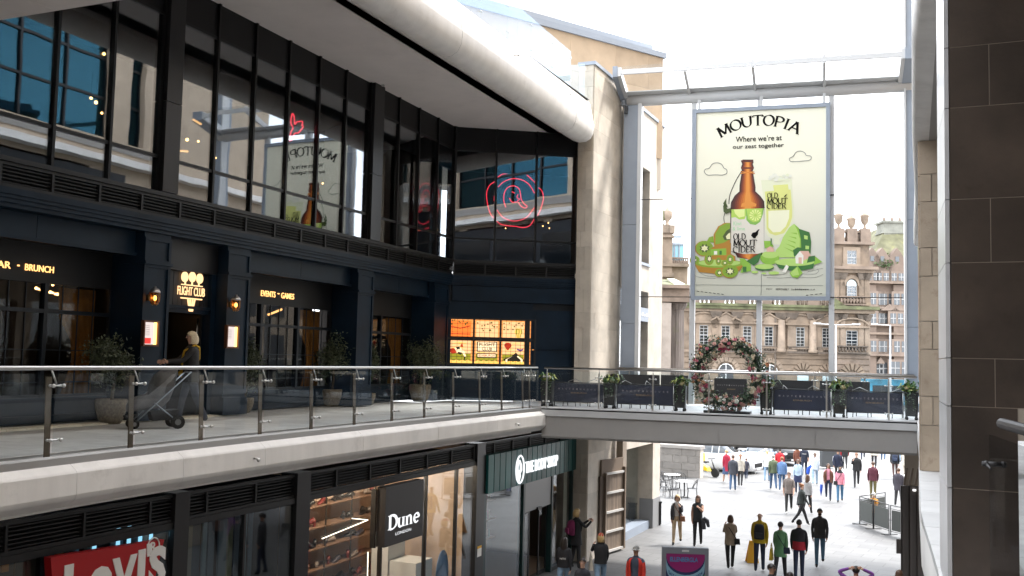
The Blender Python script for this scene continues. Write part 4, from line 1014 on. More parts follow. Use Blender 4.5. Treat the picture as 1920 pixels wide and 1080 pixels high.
a0, z1 = FS.on(724, 914, .3); a1 = FS.on(795, 895, .3)[0]; z0 = FS.on(724, 1026, .3)[1]
b = MB(); b.fb(FS, a0, a1, .10, .30, z0, z1); b.build('board', mat('sign_grey', (.028, .025, .026), .5), t)
b = MB(); b.fb(FS, a0-.06, a0-.005, -.01, .10, z0-.02, z1-.05); b.build('side_bracket', BLACK, t)
b = MB(); w = a1-a0; Wd = serif_width('une'); 
x0, zz = a0+.09*w, z0+.27*(z1-z0)
kx = w*.82/(.95+Wd); ky = .24*(z1-z0)
serif_text(b, FS, 'D', lambda x, y: (x0+x*kx, zz+y*ky), .302, 0, .25, .32, .3)
serif_text(b, FS, 'une', lambda x, y: (x0+(x+.95)*kx, zz+y*ky), .302, 0, .22, .32, .24)
text(b, FS, 'LONDON', a0+.27*w, a0+.68*w, z0+.15*(z1-z0), z0+.2*(z1-z0), .302, 0); b.build('lettering', glow('white_letter_light', (.9, .92, .95), .34), t, kind='stuff')
t = thing('display_plinth', 'white plinth with shoes at the right of the shoe shop window', 'plinth', FS.P(21.2, -.8, GZ)); b = MB(); b.fb(FS, 20.6, 21.4, -1.2, -.5, GZ+.02, GZ+1.5); b.fb(FS, 20.6, 21.4, -1.7, -1.25, GZ+.02, GZ+2.1); b.build('block', WHITEP, t)
t = thing('window_poster', 'oval blue poster standing in the shoe shop window', 'poster', FS.P(21.6, -.35, GZ))
a, z = FS.on(829, 1075, -.35); b = MB(); b.ext(FS, [(a+.32*cos(x), z+.55*sin(x)) for x in [2*pi*i/24 for i in range(24)]], -.36, -.34); b.fb(FS, a-.2, a+.2, -.37, -.33, GZ, z-.4); b.build('board', mat('poster_blue', (.16, .28, .5), .5, var=.3, scale=2), t)

# ---- cosmetics shop: teal panels, white letters, doorway
TEAL = mat('teal_paint', (.012, .085, .085), .38, ovar=.4, metal=0, spec=.3, var=.1, scale=2)
cs = thing('cosmetics_front', 'teal panelled front of the cosmetics shop with sliding door, next to the stone pier', 'shopfront', FS.P(26.5, 0, GZ))
n = 18; z0, z1 = -2.1, -1.13; w = (29.86-23.13)/n
for i in range(n):
    block('sign_panel', FS, 23.13+i*w+.022, 23.13+(i+1)*w-.022, -.1, .13, z0, z1, TEAL, cs)
block('panel_backing', FS, 23.13, 29.86, -.14, .06, z0+.02, z1-.02, BLACK, cs)
for s0, s1 in ((23.1, 23.26), (25.74, 25.86), (27.95, 28.06), (29.72, 29.95)):
    block('column', FS, s0, s1, -.12, .05, GZ, z0-.004, mat('teal_column', (.007, .03, .03), .3), cs)
block('door_header', FS, 25.87, 27.94, -.1, .02, -2.95, z0-.004, mat('satin_metal', (.20, .205, .21), .4, metal=.5), cs)
block('sensor', FS, 26.8, 27.1, .02, .07, -2.98, -2.9, BLACK, cs)
for s0, s1, o in ((25.88, 26.5, -.09), (27.3, 27.93, -.13)):
    b = MB(); b.fb(FS, s0, s1, o, o+.02, GZ+.03, -2.96); d = b.build('door', GLC, cs); b = MB()
    for q0, q1, r0, r1 in ((s0, s0+.05, GZ+.03, -2.96), (s1-.05, s1, GZ+.03, -2.96), (s0+.05, s1-.05, GZ+.03, GZ+.12), (s0+.05, s1-.05, -3.02, -2.96)): b.fb(FS, q0, q1, o-.01, o+.03, r0, r1)
    b.build('door_frame', BLACK, d)
shop_room(22.9, 29.9, 3.3, mat('cosmetics_wall', (.05, .035, .025), .7), mat('shop_floor_wood', (.35, .26, .2)), None)
for i, s in enumerate((23.4, 26.0, 28.2)):
    t = thing('display_unit', ['tall timber display unit behind the left cosmetics window', 'timber display unit with bottles inside the cosmetics doorway', 'timber display unit behind the right cosmetics window'][i], 'display', FS.P(s+.7, -2.6, GZ))
    b = MB(); b.fb(FS, s, s+1.6, -3.2, -2.9, GZ+.02, -1.9)
    for z in (GZ+.5, GZ+1.1, GZ+1.7, GZ+2.3): b.fb(FS, s, s+1.6, -2.9, -2.6, z, z+.04)
    b.build('carcass', mat('display_timber', (.35, .2, .11), .5, var=.2, scale=4), t)
    b = MB(); rb = random.Random(i)
    for z in (GZ+.54, GZ+1.14, GZ+1.74, GZ+2.34):
        for k in range(12): q = FS.P(s+.08+k*.125, -2.75, z); b.lathe(q, [(.035, 0), (.035, .13+.08*rb.random()), (.012, .24)], 6, rb.randrange(3))
    b.build('bottles', [mat('bottle_green', (.05, .2, .12), .3), mat('bottle_pink', (.5, .15, .2), .3), mat('bottle_cream', (.6, .5, .35), .4)], t, kind='stuff')
    b = MB(); b.fb(FS, s+.02, s+1.58, -2.6, -2.58, GZ+2.7, GZ+2.73); b.build('light_strip', LEDW, t)
t = thing('letter_sign', 'white capitals reading THE BODY SHOP with a round leaf badge on teal panels', 'sign', FS.P(26.8, .2, -1.6))
a0 = FS.on(986, 885, .2)[0]; a1 = FS.on(1046, 868, .2)[0]; zz0 = FS.on(986, 888, .2)[1]; zz1 = FS.on(986, 866, .2)[1]
b = MB(); text(b, FS, 'THE BODY SHOP', a0, a1, zz0, zz1, .17, 0, 0, .04)
b.build('lettering', glow('white_letter_light', (.9, .92, .95), .34), t, kind='stuff')
c = FS.on(974, 880, .2); rx, rz = .27, .37
b = MB()
b.tube([FS.P(c[0]+rx*cos(x), .22, c[1]+rz*sin(x)) for x in [2*pi*i/24 for i in range(24)]], .025, 5, closed=True)
for sgn in (-1, 1):
    b.ext(FS, [(c[0]+sgn*.025, c[1]+.25), (c[0]+sgn*.16, c[1]+.11), (c[0]+sgn*.18, c[1]-.04), (c[0]+sgn*.07, c[1]-.12), (c[0]+sgn*.09, c[1]+.05)], .17, .21)
b.ext(FS, [(c[0], c[1]-.02), (c[0]+.1, c[1]-.18), (c[0], c[1]-.34), (c[0]-.1, c[1]-.18), (c[0], c[1]-.06), (c[0]-.06, c[1]-.18), (c[0], c[1]-.29), (c[0]+.06, c[1]-.18)], .17, .21)
b.build('badge', glow('white_letter_light', (.9, .92, .95), .34), t)
t = thing('opening_notice', 'small yellow and white notice on the pillar left of the cosmetics shop', 'notice', FS.P(22.85, .07, -3.6)); a, z = FS.on(899, 1032, .07); b = MB(); b.fb(FS, a-.12, a+.12, .062, .07, z-.15, z+.05, 0); b.fb(FS, a-.12, a+.12, .062, .07, z+.051, z+.11, 1); b.build('plate', [WHITEP, mat('notice_yellow', (.7, .4, .05))], t)
# ================================================================== STONE PIER AND WING AT THE LEFT END
sp = thing('stone_pier', 'tall pale stone pier at the left end of the footbridge, sunlit on its right side', 'pier', (-10.8, 31.3, GZ))
b = MB(); b.bx(-11.06, -10.57, 29.85, 32.88, GZ, 10.86); b.build('core', JOINT, sp)
F1 = Fr((-11.06, 29.85), (-10.57, 29.85)); F2 = Fr((-10.57, 29.85), (-10.57, 32.88))
clad(F1, 0, .49, GZ, 10.86, [.74, .62, .74, .5], [.28, .5], LIME, sp, gap=.006)
clad(F2, 0, 3.03, GZ, 10.86, [.74, .62, .74, .5], [[1.6, 1.43], [.9, 1.3, .83]], LIME, sp, gap=.004)
b = MB(); b.bx(-11.1, -10.5, 29.78, 33, 10.86, 10.97); b.build('coping', BLUEG, sp)
wg = thing('stone_wing', 'pale sunlit stone building past the pier, with windows and a sloping grey roof edge', 'building', (-11, 35.5, GZ))
FW = Fr((-10.5, 32.9), (-10.5, 38.1)); L = FW.L
zt = FW.on(1213, 318)[1]; zb = FW.on(1213, 495)[1]; yr = FW.s_at(1214)
z2t = FW.on(1213, 548)[1]; z2b = -.1; z1t = FW.on(1203, 836)[1]
b = MB()
b.fb(FW, -.02, L, -4, 0, zt, 10.6); b.fb(FW, -.02, L, -4, 0, z2t, zb); b.fb(FW, yr, L, -4, 0, zb, zt); b.fb(FW, yr, L, -4, 0, -.9, z2t); b.fb(FW, -.02, .3, -4, 0, zb, zt)
b.fb(FW, -.02, yr, -4, 0, -.95, z2b); b.fb(FW, L-1.0, L, -4, 0, GZ, -.9); b.fb(FW, -.02, L-1.0, -4, 0, z1t, -.95); b.build('wall', LIME, wg)
b = MB(); b.fb(FW, L-1.02, L+.02, -.5, .03, GZ, GZ+1.1); b.build('plinth', mat('grey_plinth', (.22, .22, .22), .6), wg)
b = MB(); b.fb(FW, -.05, L+.05, -4.05, .06, 10.6, 10.72); b.build('coping', BLUEG, wg)
for z0, z1, nm in ((zb, zt, 'upper'), (z2b, z2t, 'lower')):
    w_ = MB(); w_.fb(FW, .3 if nm == 'upper' else 0, yr, -.4, -.3, z0, z0+.08); w_.fb(FW, .3 if nm == 'upper' else 0, yr, -.4, -.3, z1-.08, z1)
    for s in (.34, 1.3, 2.3, yr-.05): w_.fb(FW, s-.04, s+.04, -.4, -.3, z0+.08, z1-.08)
    wo_ = w_.build('window', BLUEG, wg); b = MB(); b.fb(FW, 0, yr, -.36, -.34, z0+.08, z1-.08); b.build('pane', GLS, wo_)
    b = MB(); zl = z1-.62
    for k in range(9): b.fb(FW, .1, yr-.05, -.33, -.26, zl+k*.06, zl+k*.06+.025)
    b.build('louvres', BLUEG, wo_, kind='stuff')
    b = MB(); b.fb(FW, 0, yr+.1, -.3, .06, z0-.1, z0); b.build('sill', BLUEG, wg)
    b = MB(); b.fb(FW, 0, yr, -2.2, -2.1, z0, z1); b.build('room_wall', mat('room_beige', (.25, .24, .2), .8), wg)
zs_ = FW.on(1210, 592)[1]
t = thing('fascia_sign', 'blue grey sign band with tiny white lettering in the stone wing window', 'sign', FW.P(2, .02, zs_)); b = MB(); b.fb(FW, .2, yr-.02, -.3, .02, zs_-.22, zs_+.28); b.build('board', BLUEG, t)
b = MB(); s0 = FW.s_at(1187); 
for k in range(7): s = s0+.1+k*.28; b.fb(FW, s, s+.16, .021, .03, zs_-.03, zs_+.05+.05*(k % 2))
b.build('lettering', WHITEP, t, kind='stuff')
b = MB(); b.fb(FW, 0, L-1.0, -.6, -.58, GZ+.3, z1t); b.build('shop_pane', GLS, wg)
b = MB(); b.fb(FW, 0, L-1.0, -.62, -.1, GZ, GZ+.3); b.build('shop_sill', BLUEG, wg); b = MB(); b.fb(FW, 0, L-1, -3, -2.9, GZ, -.9); b.build('room_wall', mat('room_beige', (.25, .24, .2)), wg)
# angled higher wall with metal roof edge
FU = Fr((-15.4, 28.7), (-10.37, 37.31)); hw = thing('angled_wall', 'warm stone gable wall with grey metal roof edge rising behind the terrace glass', 'building', FU.P(6, 0, 8))
b = MB(); b.fb(FU, -3, FU.L, -6, -.03, 8.0, 13.2); b.build('core', JOINT, hw)
clad(FU, -1, FU.L, 9.2, 13.2, [1.45, 1.2, 1.35], [[2.2, 1.7, 2.4], [1.4, 2.3]], mat('warm_limestone', (.47, .36, .25), .75, var=.12, scale=1.2, ovar=.07), hw, gap=.006)
b = MB(); b.fb(FU, -3, FU.L+.12, -.5, .1, 13.2, 13.42); b.build('roof_edge', BLUEG, hw); b = MB(); b.fb(FU, -3, FU.L-.2, -1, -.35, 13.42, 13.78); b.build('roof_upstand', mat('zinc', (.32, .36, .42), .4, metal=.5), hw)
ubk = thing('penthouse', 'white rooftop block with a small glass balcony above the gable wall', 'building', FU.P(2, -4, 14))
s1 = FU.s_at(1031, o=-4); b = MB(); b.fb(FU, -9, s1, -9, -4, 13.2, 19); b.fb(FU, -9, s1+.05, -4, -3.9, 14.6, 14.75); b.build('wall', WHITEP, ubk)
b = MB(); s2 = FU.s_at(1061, o=-4); b.fb(FU, s1+.05, s2, -4.02, -4, 13.4, 17.5); b.build('glass_panel', GLC, ubk); b = MB(); b.tube([FU.P(s1, -4.3, 15.9), FU.P(s2-.5, -4.3, 15.9), FU.P(s1+.5, -4.3, 14.3)], .03, 6); b.build('rail', STEEL, ubk)

# ================================================================== STEEL COLUMNS, CANOPY, HANGING BANNER, WIRES
for nm, u0, u1, us, zt, lab in (('steel_column', 1163, 1190, (1190, 1197), 10.3, 'blue grey steel column against the left stone pier'), ('steel_column', 1701, 1722, (1697, 1701), 16, 'blue grey steel column at the right end of the footbridge')):
    t = thing(nm, lab, 'column', BB.P(BB.s_at(u0), -.1, 0)); a0, a1 = BB.s_at(u0), BB.s_at(u1)
    for i, (z0, z1) in enumerate(((-.05, 2.6), (2.61, 6.0), (6.01, zt))):
        b = MB(); b.fb(BB, a0, a1, -.5, .0, z0, z1); b.build('casing', BLUEG, t)
    b = MB(); b.fb(BB, BB.s_at(us[0]), BB.s_at(us[1]), -.3, .05, -.05, zt); b.build('fin', BLUEGL, t)
cp = thing('glass_canopy', 'long glass canopy on a white steel tube spanning between the two sides', 'canopy', BB.P(4.7, .5, 10.3))
b = MB(); TZ = 10.33; b.tube([BB.P(BB.s_at(1168), -.1, TZ), BB.P(9.4, -.1, TZ)], .2, 20); b.build('tube', BLUEGL, cp)
aL, aR = BB.s_at(1146, o=1.35), BB.s_at(1704, o=1.35)
b = MB(); b.fb(BB, aL, aR, 1.29, 1.37, 10.86, 11.02); b.build('edge_beam', BLUEGL, cp)
b = MB(); b.hexa([BB.P(aL, .35, 10.52), BB.P(aR, .35, 10.52), BB.P(aR, -.05, 10.46), BB.P(aL, -.05, 10.46), BB.P(aL, .35, 10.55), BB.P(aR, .35, 10.55), BB.P(aR, -.05, 10.54), BB.P(aL, -.05, 10.54)]); b.build('gutter', BLUEGL, cp)
ribs = [aL+.06, BB.s_at(1278, o=1.3), BB.s_at(1408, o=1.3), BB.s_at(1545, o=1.3), aR-.06]
for s in ribs[1:-1]:
    b = MB(); w = .045; b.hexa([BB.P(s-w, 1.36, 10.82), BB.P(s+w, 1.36, 10.82), BB.P(s+w, -.02, 10.36), BB.P(s-w, -.02, 10.36), BB.P(s-w, 1.36, 11.1), BB.P(s+w, 1.36, 11.1), BB.P(s+w, -.02, 10.56), BB.P(s-w, -.02, 10.56)]); b.build('rib', BLUEGL, cp)
for s, w in ((ribs[0], .07), (ribs[-1], .07)):
    sg_ = -1 if s < 3 else 1
    b = MB(); s0, s1 = (s-.16, s+.0) if sg_ < 0 else (s, s+.5)
    b.hexa([BB.P(s0, 1.4, 10.78), BB.P(s1, 1.4, 10.78), BB.P(s1, -.1, 10.3), BB.P(s0, -.1, 10.3), BB.P(s0, 1.4, 11.14), BB.P(s1, 1.4, 11.14), BB.P(s1, -.1, 10.6), BB.P(s0, -.1, 10.6)]); b.build('end_bracket', BLUEG, cp)
    b = MB(); s0, s1 = (s+.002, s+.12) if sg_ < 0 else (s-.12, s-.002)
    b.hexa([BB.P(s0, 1.38, 10.8), BB.P(s1, 1.38, 10.8), BB.P(s1, -.1, 10.32), BB.P(s0, -.1, 10.32), BB.P(s0, 1.38, 11.1), BB.P(s1, 1.38, 11.1), BB.P(s1, -.1, 10.58), BB.P(s0, -.1, 10.58)]); b.build('end_rib', BLUEGL, cp)
for p, q in zip(ribs, ribs[1:]):
    b = MB(); b.poly([BB.P(p+.1, 1.33, 11.06), BB.P(q-.06, 1.33, 11.06), BB.P(q-.06, .2, 10.6), BB.P(p+.1, .2, 10.6)]); b.build('glass_sheet', GLW, cp)
    b = MB(); b.fb(BB, p+.06, q-.05, 1.325, 1.335, 11.02, 11.14); b.build('glass_sheet', GLW, cp)
b = MB(); s = BB.s_at(1166); b.fb(BB, s-.14, s+.0, -.25, .05, 10.15, 10.5); b.build('wall_bracket', BLUEG, cp); b = MB(); b.fb(BB, s-.02, s+.08, -.1, .1, 9.85, 10.12); b.build('cable_anchor', BLACK, cp)
for i, (u, zt) in enumerate(((1297, 10.2), (1423, 10.2), (1559, 10.2))):
    s = BB.s_at(u, o=-.15)
    lab = ['white pole below the left edge of the hanging banner', 'white pole below the middle of the hanging banner', 'white pole along the right edge of the hanging banner'][i]
    t = thing('screen_pole', lab, 'pole', BB.P(s, -.15, 0), 'white poles of the wind screen'); b = MB(); b.fb(BB, s-.085, s+.085, -.25, -.07, -.05, zt); b.build('shaft', BLUEGL, t)
for z, lab in ((6.86, 'upper horizontal wire behind the hanging banner'), (3.53, 'lower horizontal wire level with the banner bottom')):
    b = MB(); b.tube([BB.P(.4, -.05, z), BB.P(9.1, -.05, z)], .014, 5); b.build('wire', DARK, label=lab, cat='wire', loc=BB.P(4.7, -.05, z), group='horizontal wires between the columns')
for z in (7.1, 3.9, 1.5):
    pass
bn = thing('hanging_banner', 'big framed cider advert with bottle, glass and green fruit hanging over the footbridge', 'banner', BB.P(4.6, .1, 6.7))
o = .12
fl, fr_ = BB.s_at(1293.5, o=o), BB.s_at(1556.5, o=o); zt_ = BB.on(1294, 205, o)[1]; zb_ = BB.on(1292, 562, o)[1]
w = .13
b = MB(); b.fb(BB, fl, fl+w, -.02, .1, zb_, zt_); b.fb(BB, fr_-w, fr_, -.02, .1, zb_, zt_); b.fb(BB, fl+w, fr_-w, -.02, .1, zt_-w, zt_); b.fb(BB, fl+w, fr_-w, -.02, .1, zb_, zb_+w); b.build('frame', BLUEG, bn)
for u in (1306, 1424, 1545):
    s = BB.s_at(u, o=o); b = MB(); b.fb(BB, s-.05, s+.05, .0, .05, zt_, 10.2); b.build('hanger', BLUEGL, bn)
def sheet_mat():
    M = mat('banner_print', (.86, .84, .66), .5, emit=.012); t = M.node_tree; bs_ = t.nodes['Principled BSDF']  # sheet given a faint glow of its print colours, as if backlit
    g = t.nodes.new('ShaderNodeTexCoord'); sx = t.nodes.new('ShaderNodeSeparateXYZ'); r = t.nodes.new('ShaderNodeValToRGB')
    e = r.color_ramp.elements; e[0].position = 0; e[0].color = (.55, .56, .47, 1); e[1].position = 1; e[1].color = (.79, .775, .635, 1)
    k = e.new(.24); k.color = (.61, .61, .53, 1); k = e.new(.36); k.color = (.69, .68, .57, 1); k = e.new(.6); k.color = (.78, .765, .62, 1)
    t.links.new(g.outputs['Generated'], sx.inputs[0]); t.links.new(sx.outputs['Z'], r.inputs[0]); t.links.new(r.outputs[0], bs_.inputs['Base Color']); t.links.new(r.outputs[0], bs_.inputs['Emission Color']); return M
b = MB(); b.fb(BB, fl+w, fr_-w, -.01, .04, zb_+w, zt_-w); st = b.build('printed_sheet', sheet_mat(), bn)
b = MB(); b.fb(BB, fl+w, fr_-w, -.019, -.011, zb_+w, zt_-w); b.build('backing', BLACK, bn)
OP = .042
def px(u, v): return BB.on(u, v, OP)
def pxs(L): return [px(*p) for p in L]
z1 = lambda L: [(1290+x/5.144, 190+y/5.144) for x, y in L]      # measured on a 5.14x enlargement of the upper half
z2 = lambda L: [(1290+x/5.837, 380+y/5.837) for x, y in L]      # and 5.84x of the lower half
INK = mat('print_ink', (.008, .007, .007), .9, spec=.1); LINE = mat('print_grey_line', (.25, .25, .24), .6)
def flatcol(n, c): return mat(n, c, .5, emit=.012)  # inks glow faintly too, brightening the print as if backlit
# --- lettering
b = MB(); Wt = serif_width('MOUTOPIA')
pa, pb_, pc = px(*z1([(318, 310)])[0]), px(*z1([(690, 188)])[0]), px(*z1([(1062, 275)])[0])
def arcT(x, y):
    t = x/Wt; a = pa[0]+(pc[0]-pa[0])*t; k = 4*t*(1-t)
    base = pa[1]+(pc[1]-pa[1])*t
    sag = pb_[1]-(pa[1]+pc[1])/2
    zz = base+sag*k - .16; dz = sag*4*(1-2*t)/(pc[0]-pa[0]); nrm = sqrt(1+dz*dz); H = .36
    return a - dz/nrm*y*H, zz+y*H/nrm
serif_text(b, BB, 'MOUTOPIA', arcT, OP, 0, .19, .3, .2)
for txt, L in (('Where we\u2019re at', [(460, 342), (905, 330), (905, 390)]), ('our zest together', [(432, 420), (925, 405), (925, 468)])):
    q = pxs(z1(L)); zt0, zb0 = q[0][1], px(*z1([(L[0][0], L[0][1]+52)])[0])[1]
    text(b, BB, txt, q[0][0], q[1][0], zb0, zt0, OP+.012, 0, .012)
def oldmout(q0, q1, q2, lines):
    pass
def logo(L0, wpx, hpx, zf):
    """three lines OLD / MOUT / CIDER fitted in a box measured from its upper left corner"""
    x, y = L0
    for i, (txt, dx, ww) in enumerate((('OLD', .02, .52), ('MOUT', .02, .98), ('CIDER', 0, .93))):
        tl = px(*zf([(x+dx*wpx, y+hpx*(i*.345))])[0]); br2 = px(*zf([(x+(dx+ww)*wpx, y+hpx*(i*.345+.31))])[0]); Wl = serif_width(txt)
        serif_text(b, BB, txt, lambda X, Y: (tl[0]+(br2[0]-tl[0])*X/Wl, br2[1]+(tl[1]-br2[1])*Y), OP+.012, 0, .19, .3, .2)
logo((760, 885), 200, 150, z1); logo((492, 340), 262, 205, z2)
# small print line and its bird
q = pxs(z2([(855, 938), (1392, 938), (855, 958)])); wln = q[1][0]-q[0][0]
text(b, BB, 'ENJOY', q[0][0], q[0][0]+wln*.13, q[2][1], q[0][1], OP+.01, 0, .005); text(b, BB, 'RESPONSIBLY', q[0][0]+wln*.2, q[0][0]+wln*.47, q[2][1], q[0][1], OP+.01, 0, .005)
text(b, BB, 'be', q[0][0]+wln*.52, q[0][0]+wln*.57, q[2][1], q[0][1], OP+.01, 0, 0); text(b, BB, 'drinkaware', q[0][0]+wln*.58, q[0][0]+wln*.87, q[2][1], q[0][1], OP+.01, 0, .025); text(b, BB, '.co.uk', q[0][0]+wln*.88, q[1][0], q[2][1], q[0][1], OP+.01, 0, 0)
b.build('printed_lettering', INK, st, kind='stuff')
# --- clouds, floor lines
b = MB()
def line(pts, r=.009, closed=False, m=0, k=4):
    P_ = [Vector((p[0], p[1])) for p in pts]; n_ = len(P_); out = []
    for i in range(n_ if closed else n_-1):
        g = lambda j: P_[j % n_] if closed else P_[min(max(j, 0), n_-1)]
        p0, p1, p2, p3 = g(i-1), g(i), g(i+1), g(i+2)
        for q_ in range(k):
            t = q_/k; out.append(.5*((2*p1)+(p2-p0)*t+(2*p0-5*p1+4*p2-p3)*t*t+(3*p1-p0-3*p2+p3)*t**3))
    if not closed: out.append(P_[-1])
    b.tube([BB.P(*(lambda a: (a[0], OP+.006, a[1]))(px(p.x, p.y))) for p in out], r, 4, m, closed=closed)
line(z1([(158, 680), (168, 655), (205, 645), (235, 605), (280, 592), (325, 608), (345, 642), (372, 660), (372, 695), (330, 712), (270, 708), (190, 712)]), .010, True)
line(z1([(978, 560), (985, 545), (1015, 530), (1040, 492), (1085, 480), (1125, 495), (1140, 520), (1185, 530), (1178, 565), (1110, 575), (1000, 582)]), .010, True)
line(z2([(40, 898), (700, 905), (1480, 908)]), .005); line(z2([(803, 780), (803, 900), (799, 1012)]), .007)
line(z2([(40, 735), (80, 800), (160, 820), (300, 828)]), .005); line(z2([(130, 765), (200, 800), (300, 808)]), .005); line(z2([(820, 800), (950, 790), (1060, 785)]), .005); line(z2([(860, 820), (1000, 825), (1130, 815)]), .005)
line(z2([(1240, 815), (1380, 820), (1478, 785)]), .005); line(z2([(1260, 780), (1390, 780), (1430, 745), (1410, 725)]), .006); line(z2([(1300, 760), (1420, 730), (1478, 720)]), .005)
for x in range(50, 400, 45): line(z2([(x, 962+.12*(x-50)), (x+26, 965+.12*(x-30))]), .008, m=1)
for x in range(1290, 1480, 50): line(z2([(x, 1015-.11*(x-1290)), (x+26, 1012-.11*(x-1290))]), .008, m=1)
line(z1([(520, 670), (460, 770), (405, 900), (395, 990)]), .012, m=1); line(z2([(405, 110), (392, 160), (400, 220), (425, 275)]), .009, m=1)
b.build('printed_lines', [LINE, INK], st, kind='stuff')
# --- bottle
BOT = [(528, 562), (628, 562), (632, 590), (625, 605), (636, 640), (625, 670), (640, 760), (652, 830), (650, 868), (700, 915), (735, 965), (740, 1030)]
BOTL = [(410, 1030), (414, 975), (450, 910), (495, 870), (497, 810), (508, 740), (520, 670), (510, 640), (522, 605), (515, 585)]
low = z2([(835, 60), (832, 560), (745, 600), (720, 628), (540, 600), (520, 560), (468, 530), (462, 70)])
b = MB(); out = z1(BOT)+low[:]+z1(BOTL)
AMB = [flatcol('print_amber_%d' % i, c) for i, c in enumerate([(.035, .006, .004), (.07, .010, .004), (.13, .018, .004), (.22, .036, .004), (.34, .07, .006), (.48, .12, .010), (.60, .18, .016), (.70, .27, .04)])]
NB = len(AMB); half = BOT+[((x-1290*0), y) for x, y in []]
for q in range(NB):
    f = 1-q*.115
    b.flat(BB, pxs([(cx_+(x-cx_)*f, y+(q*.35 if y < 300 else 0)) for x, y in out for cx_ in [1402.5+(y-300)*.0]]), OP+.003+q*.0002, q)
b.flat(BB, pxs(z1([(520, 985), (600, 962), (660, 990), (655, 1015), (510, 1018)])), OP+.0052, NB-1)
b.flat(BB, pxs(z1([(514, 568), (630, 568), (632, 588), (512, 586)])), OP+.0056, 1); b.flat(BB, pxs(z1([(511, 636), (636, 636), (634, 652), (513, 652)])), OP+.0056, 2)
b.flat(BB, pxs(z1([(505, 690), (640, 676), (640, 684), (505, 700)])), OP+.0058, 7); b.flat(BB, pxs(z1([(508, 672), (645, 692), (645, 700), (508, 680)])), OP+.0058, 6)
b.build('printed_bottle', AMB, st, kind='stuff')
b = MB(); LAB, LIM, LIM2, LIMR = flatcol('print_label', (.70, .665, .58)), flatcol('print_lime', (.42, .62, .10)), flatcol('print_lime_light', (.72, .80, .30)), flatcol('print_lime_rind', (.22, .45, .08))
b.flat(BB, pxs(z2([(475, 75), (830, 62), (832, 545), (760, 560), (600, 562), (470, 530)])), OP+.008, 0)
def disc(c, rx, ry, m, o_, n_=20): b.flat(BB, pxs(z2([(c[0]+rx*cos(2*pi*i/n_), c[1]+ry*sin(2*pi*i/n_)) for i in range(n_)])), o_, m)
b.flat(BB, pxs(z2([(475, 75), (640, 68), (640, 130), (620, 180), (560, 185), (520, 160), (475, 165)])), OP+.009, 1)
b.flat(BB, pxs(z2([(500, 75), (620, 70), (620, 150), (560, 165), (515, 120)])), OP+.0095, 2)
b.flat(BB, pxs(z2([(630, 66), (830, 62), (820, 130), (790, 210), (740, 245), (680, 235), (640, 190)])), OP+.0095, 3)
b.flat(BB, pxs(z2([(640, 68), (815, 64), (800, 150), (770, 205), (715, 215), (660, 180)])), OP+.010, 1)
for k in range(12):
    t = 2*pi*k/12; b.flat(BB, pxs(z2([(738+12*cos(t), 138+11*sin(t)), (738+66*cos(t-.17), 138+62*sin(t-.17)), (738+66*cos(t+.17), 138+62*sin(t+.17))])), OP+.0105, 2)
text(b, BB, 'Kiwi', *[f_ for f_ in (px(*z2([(498, 0)])[0])[0], px(*z2([(585, 0)])[0])[0], px(*z2([(540, 250)])[0])[1], px(*z2([(540, 205)])[0])[1])], OP+.011, 4, .01)
text(b, BB, '& lime', *[f_ for f_ in (px(*z2([(490, 0)])[0])[0], px(*z2([(625, 0)])[0])[0], px(*z2([(540, 305)])[0])[1], px(*z2([(540, 265)])[0])[1])], OP+.011, 4, .01)
b.flat(BB, pxs(z2([(690, 360), (705, 330), (740, 322), (762, 300), (785, 288), (770, 320), (765, 350), (745, 375), (740, 390), (715, 388)])), OP+.0115, 5)
b.build('printed_label', [LAB, LIM, LIM2, LIMR, flatcol('print_pale_green', (.40, .66, .38)), INK], st, kind='stuff')
# --- glass of cider
b = MB(); out = z1([(705, 762), (1000, 752)])+z2([(1158, 60), (1160, 160), (1130, 260), (1060, 360), (1000, 395), (1010, 460), (930, 455), (940, 400), (880, 370), (845, 300), (838, 60)])
b.flat(BB, pxs(out), OP+.0015, 0); b.flat(BB, pxs(z1([(740, 870), (990, 850)])+z2([(1140, 60), (1140, 160), (1110, 250), (1050, 335), (960, 360), (890, 335), (860, 280), (855, 60)])), OP+.002, 1)
b.flat(BB, pxs(z2([(880, 90), (1110, 80), (1105, 170), (1070, 260), (1010, 320), (930, 325), (880, 270)])), OP+.0025, 2); b.flat(BB, pxs(z1([(820, 810), (965, 800), (970, 860), (830, 865)])), OP+.0027, 1)
rnd = random.Random(3)
for k in range(26):
    x, y = rnd.uniform(785, 985), rnd.uniform(700, 760); r = rnd.uniform(10, 26); y = max(y, 690+abs(x-895)*.35)
    b.flat(BB, pxs(z1([(x+r*cos(t+k), y+r*.8*sin(t+k)) for t in (0, 1.3, 2.5, 3.6, 5)])), OP+.003, rnd.choice((0, 3, 4)))
b.flat(BB, pxs(z1([(925, 918), (940, 905), (958, 892), (945, 915), (932, 925)])), OP+.012, 5)
b.build('printed_glass', [flatcol('print_glass_rim', (.70, .72, .52)), flatcol('print_cider', (.66, .68, .22)), flatcol('print_cider_pale', (.80, .80, .58)), flatcol('print_ice', (.72, .72, .62)), flatcol('print_ice_shade', (.66, .68, .55)), INK], st, kind='stuff')
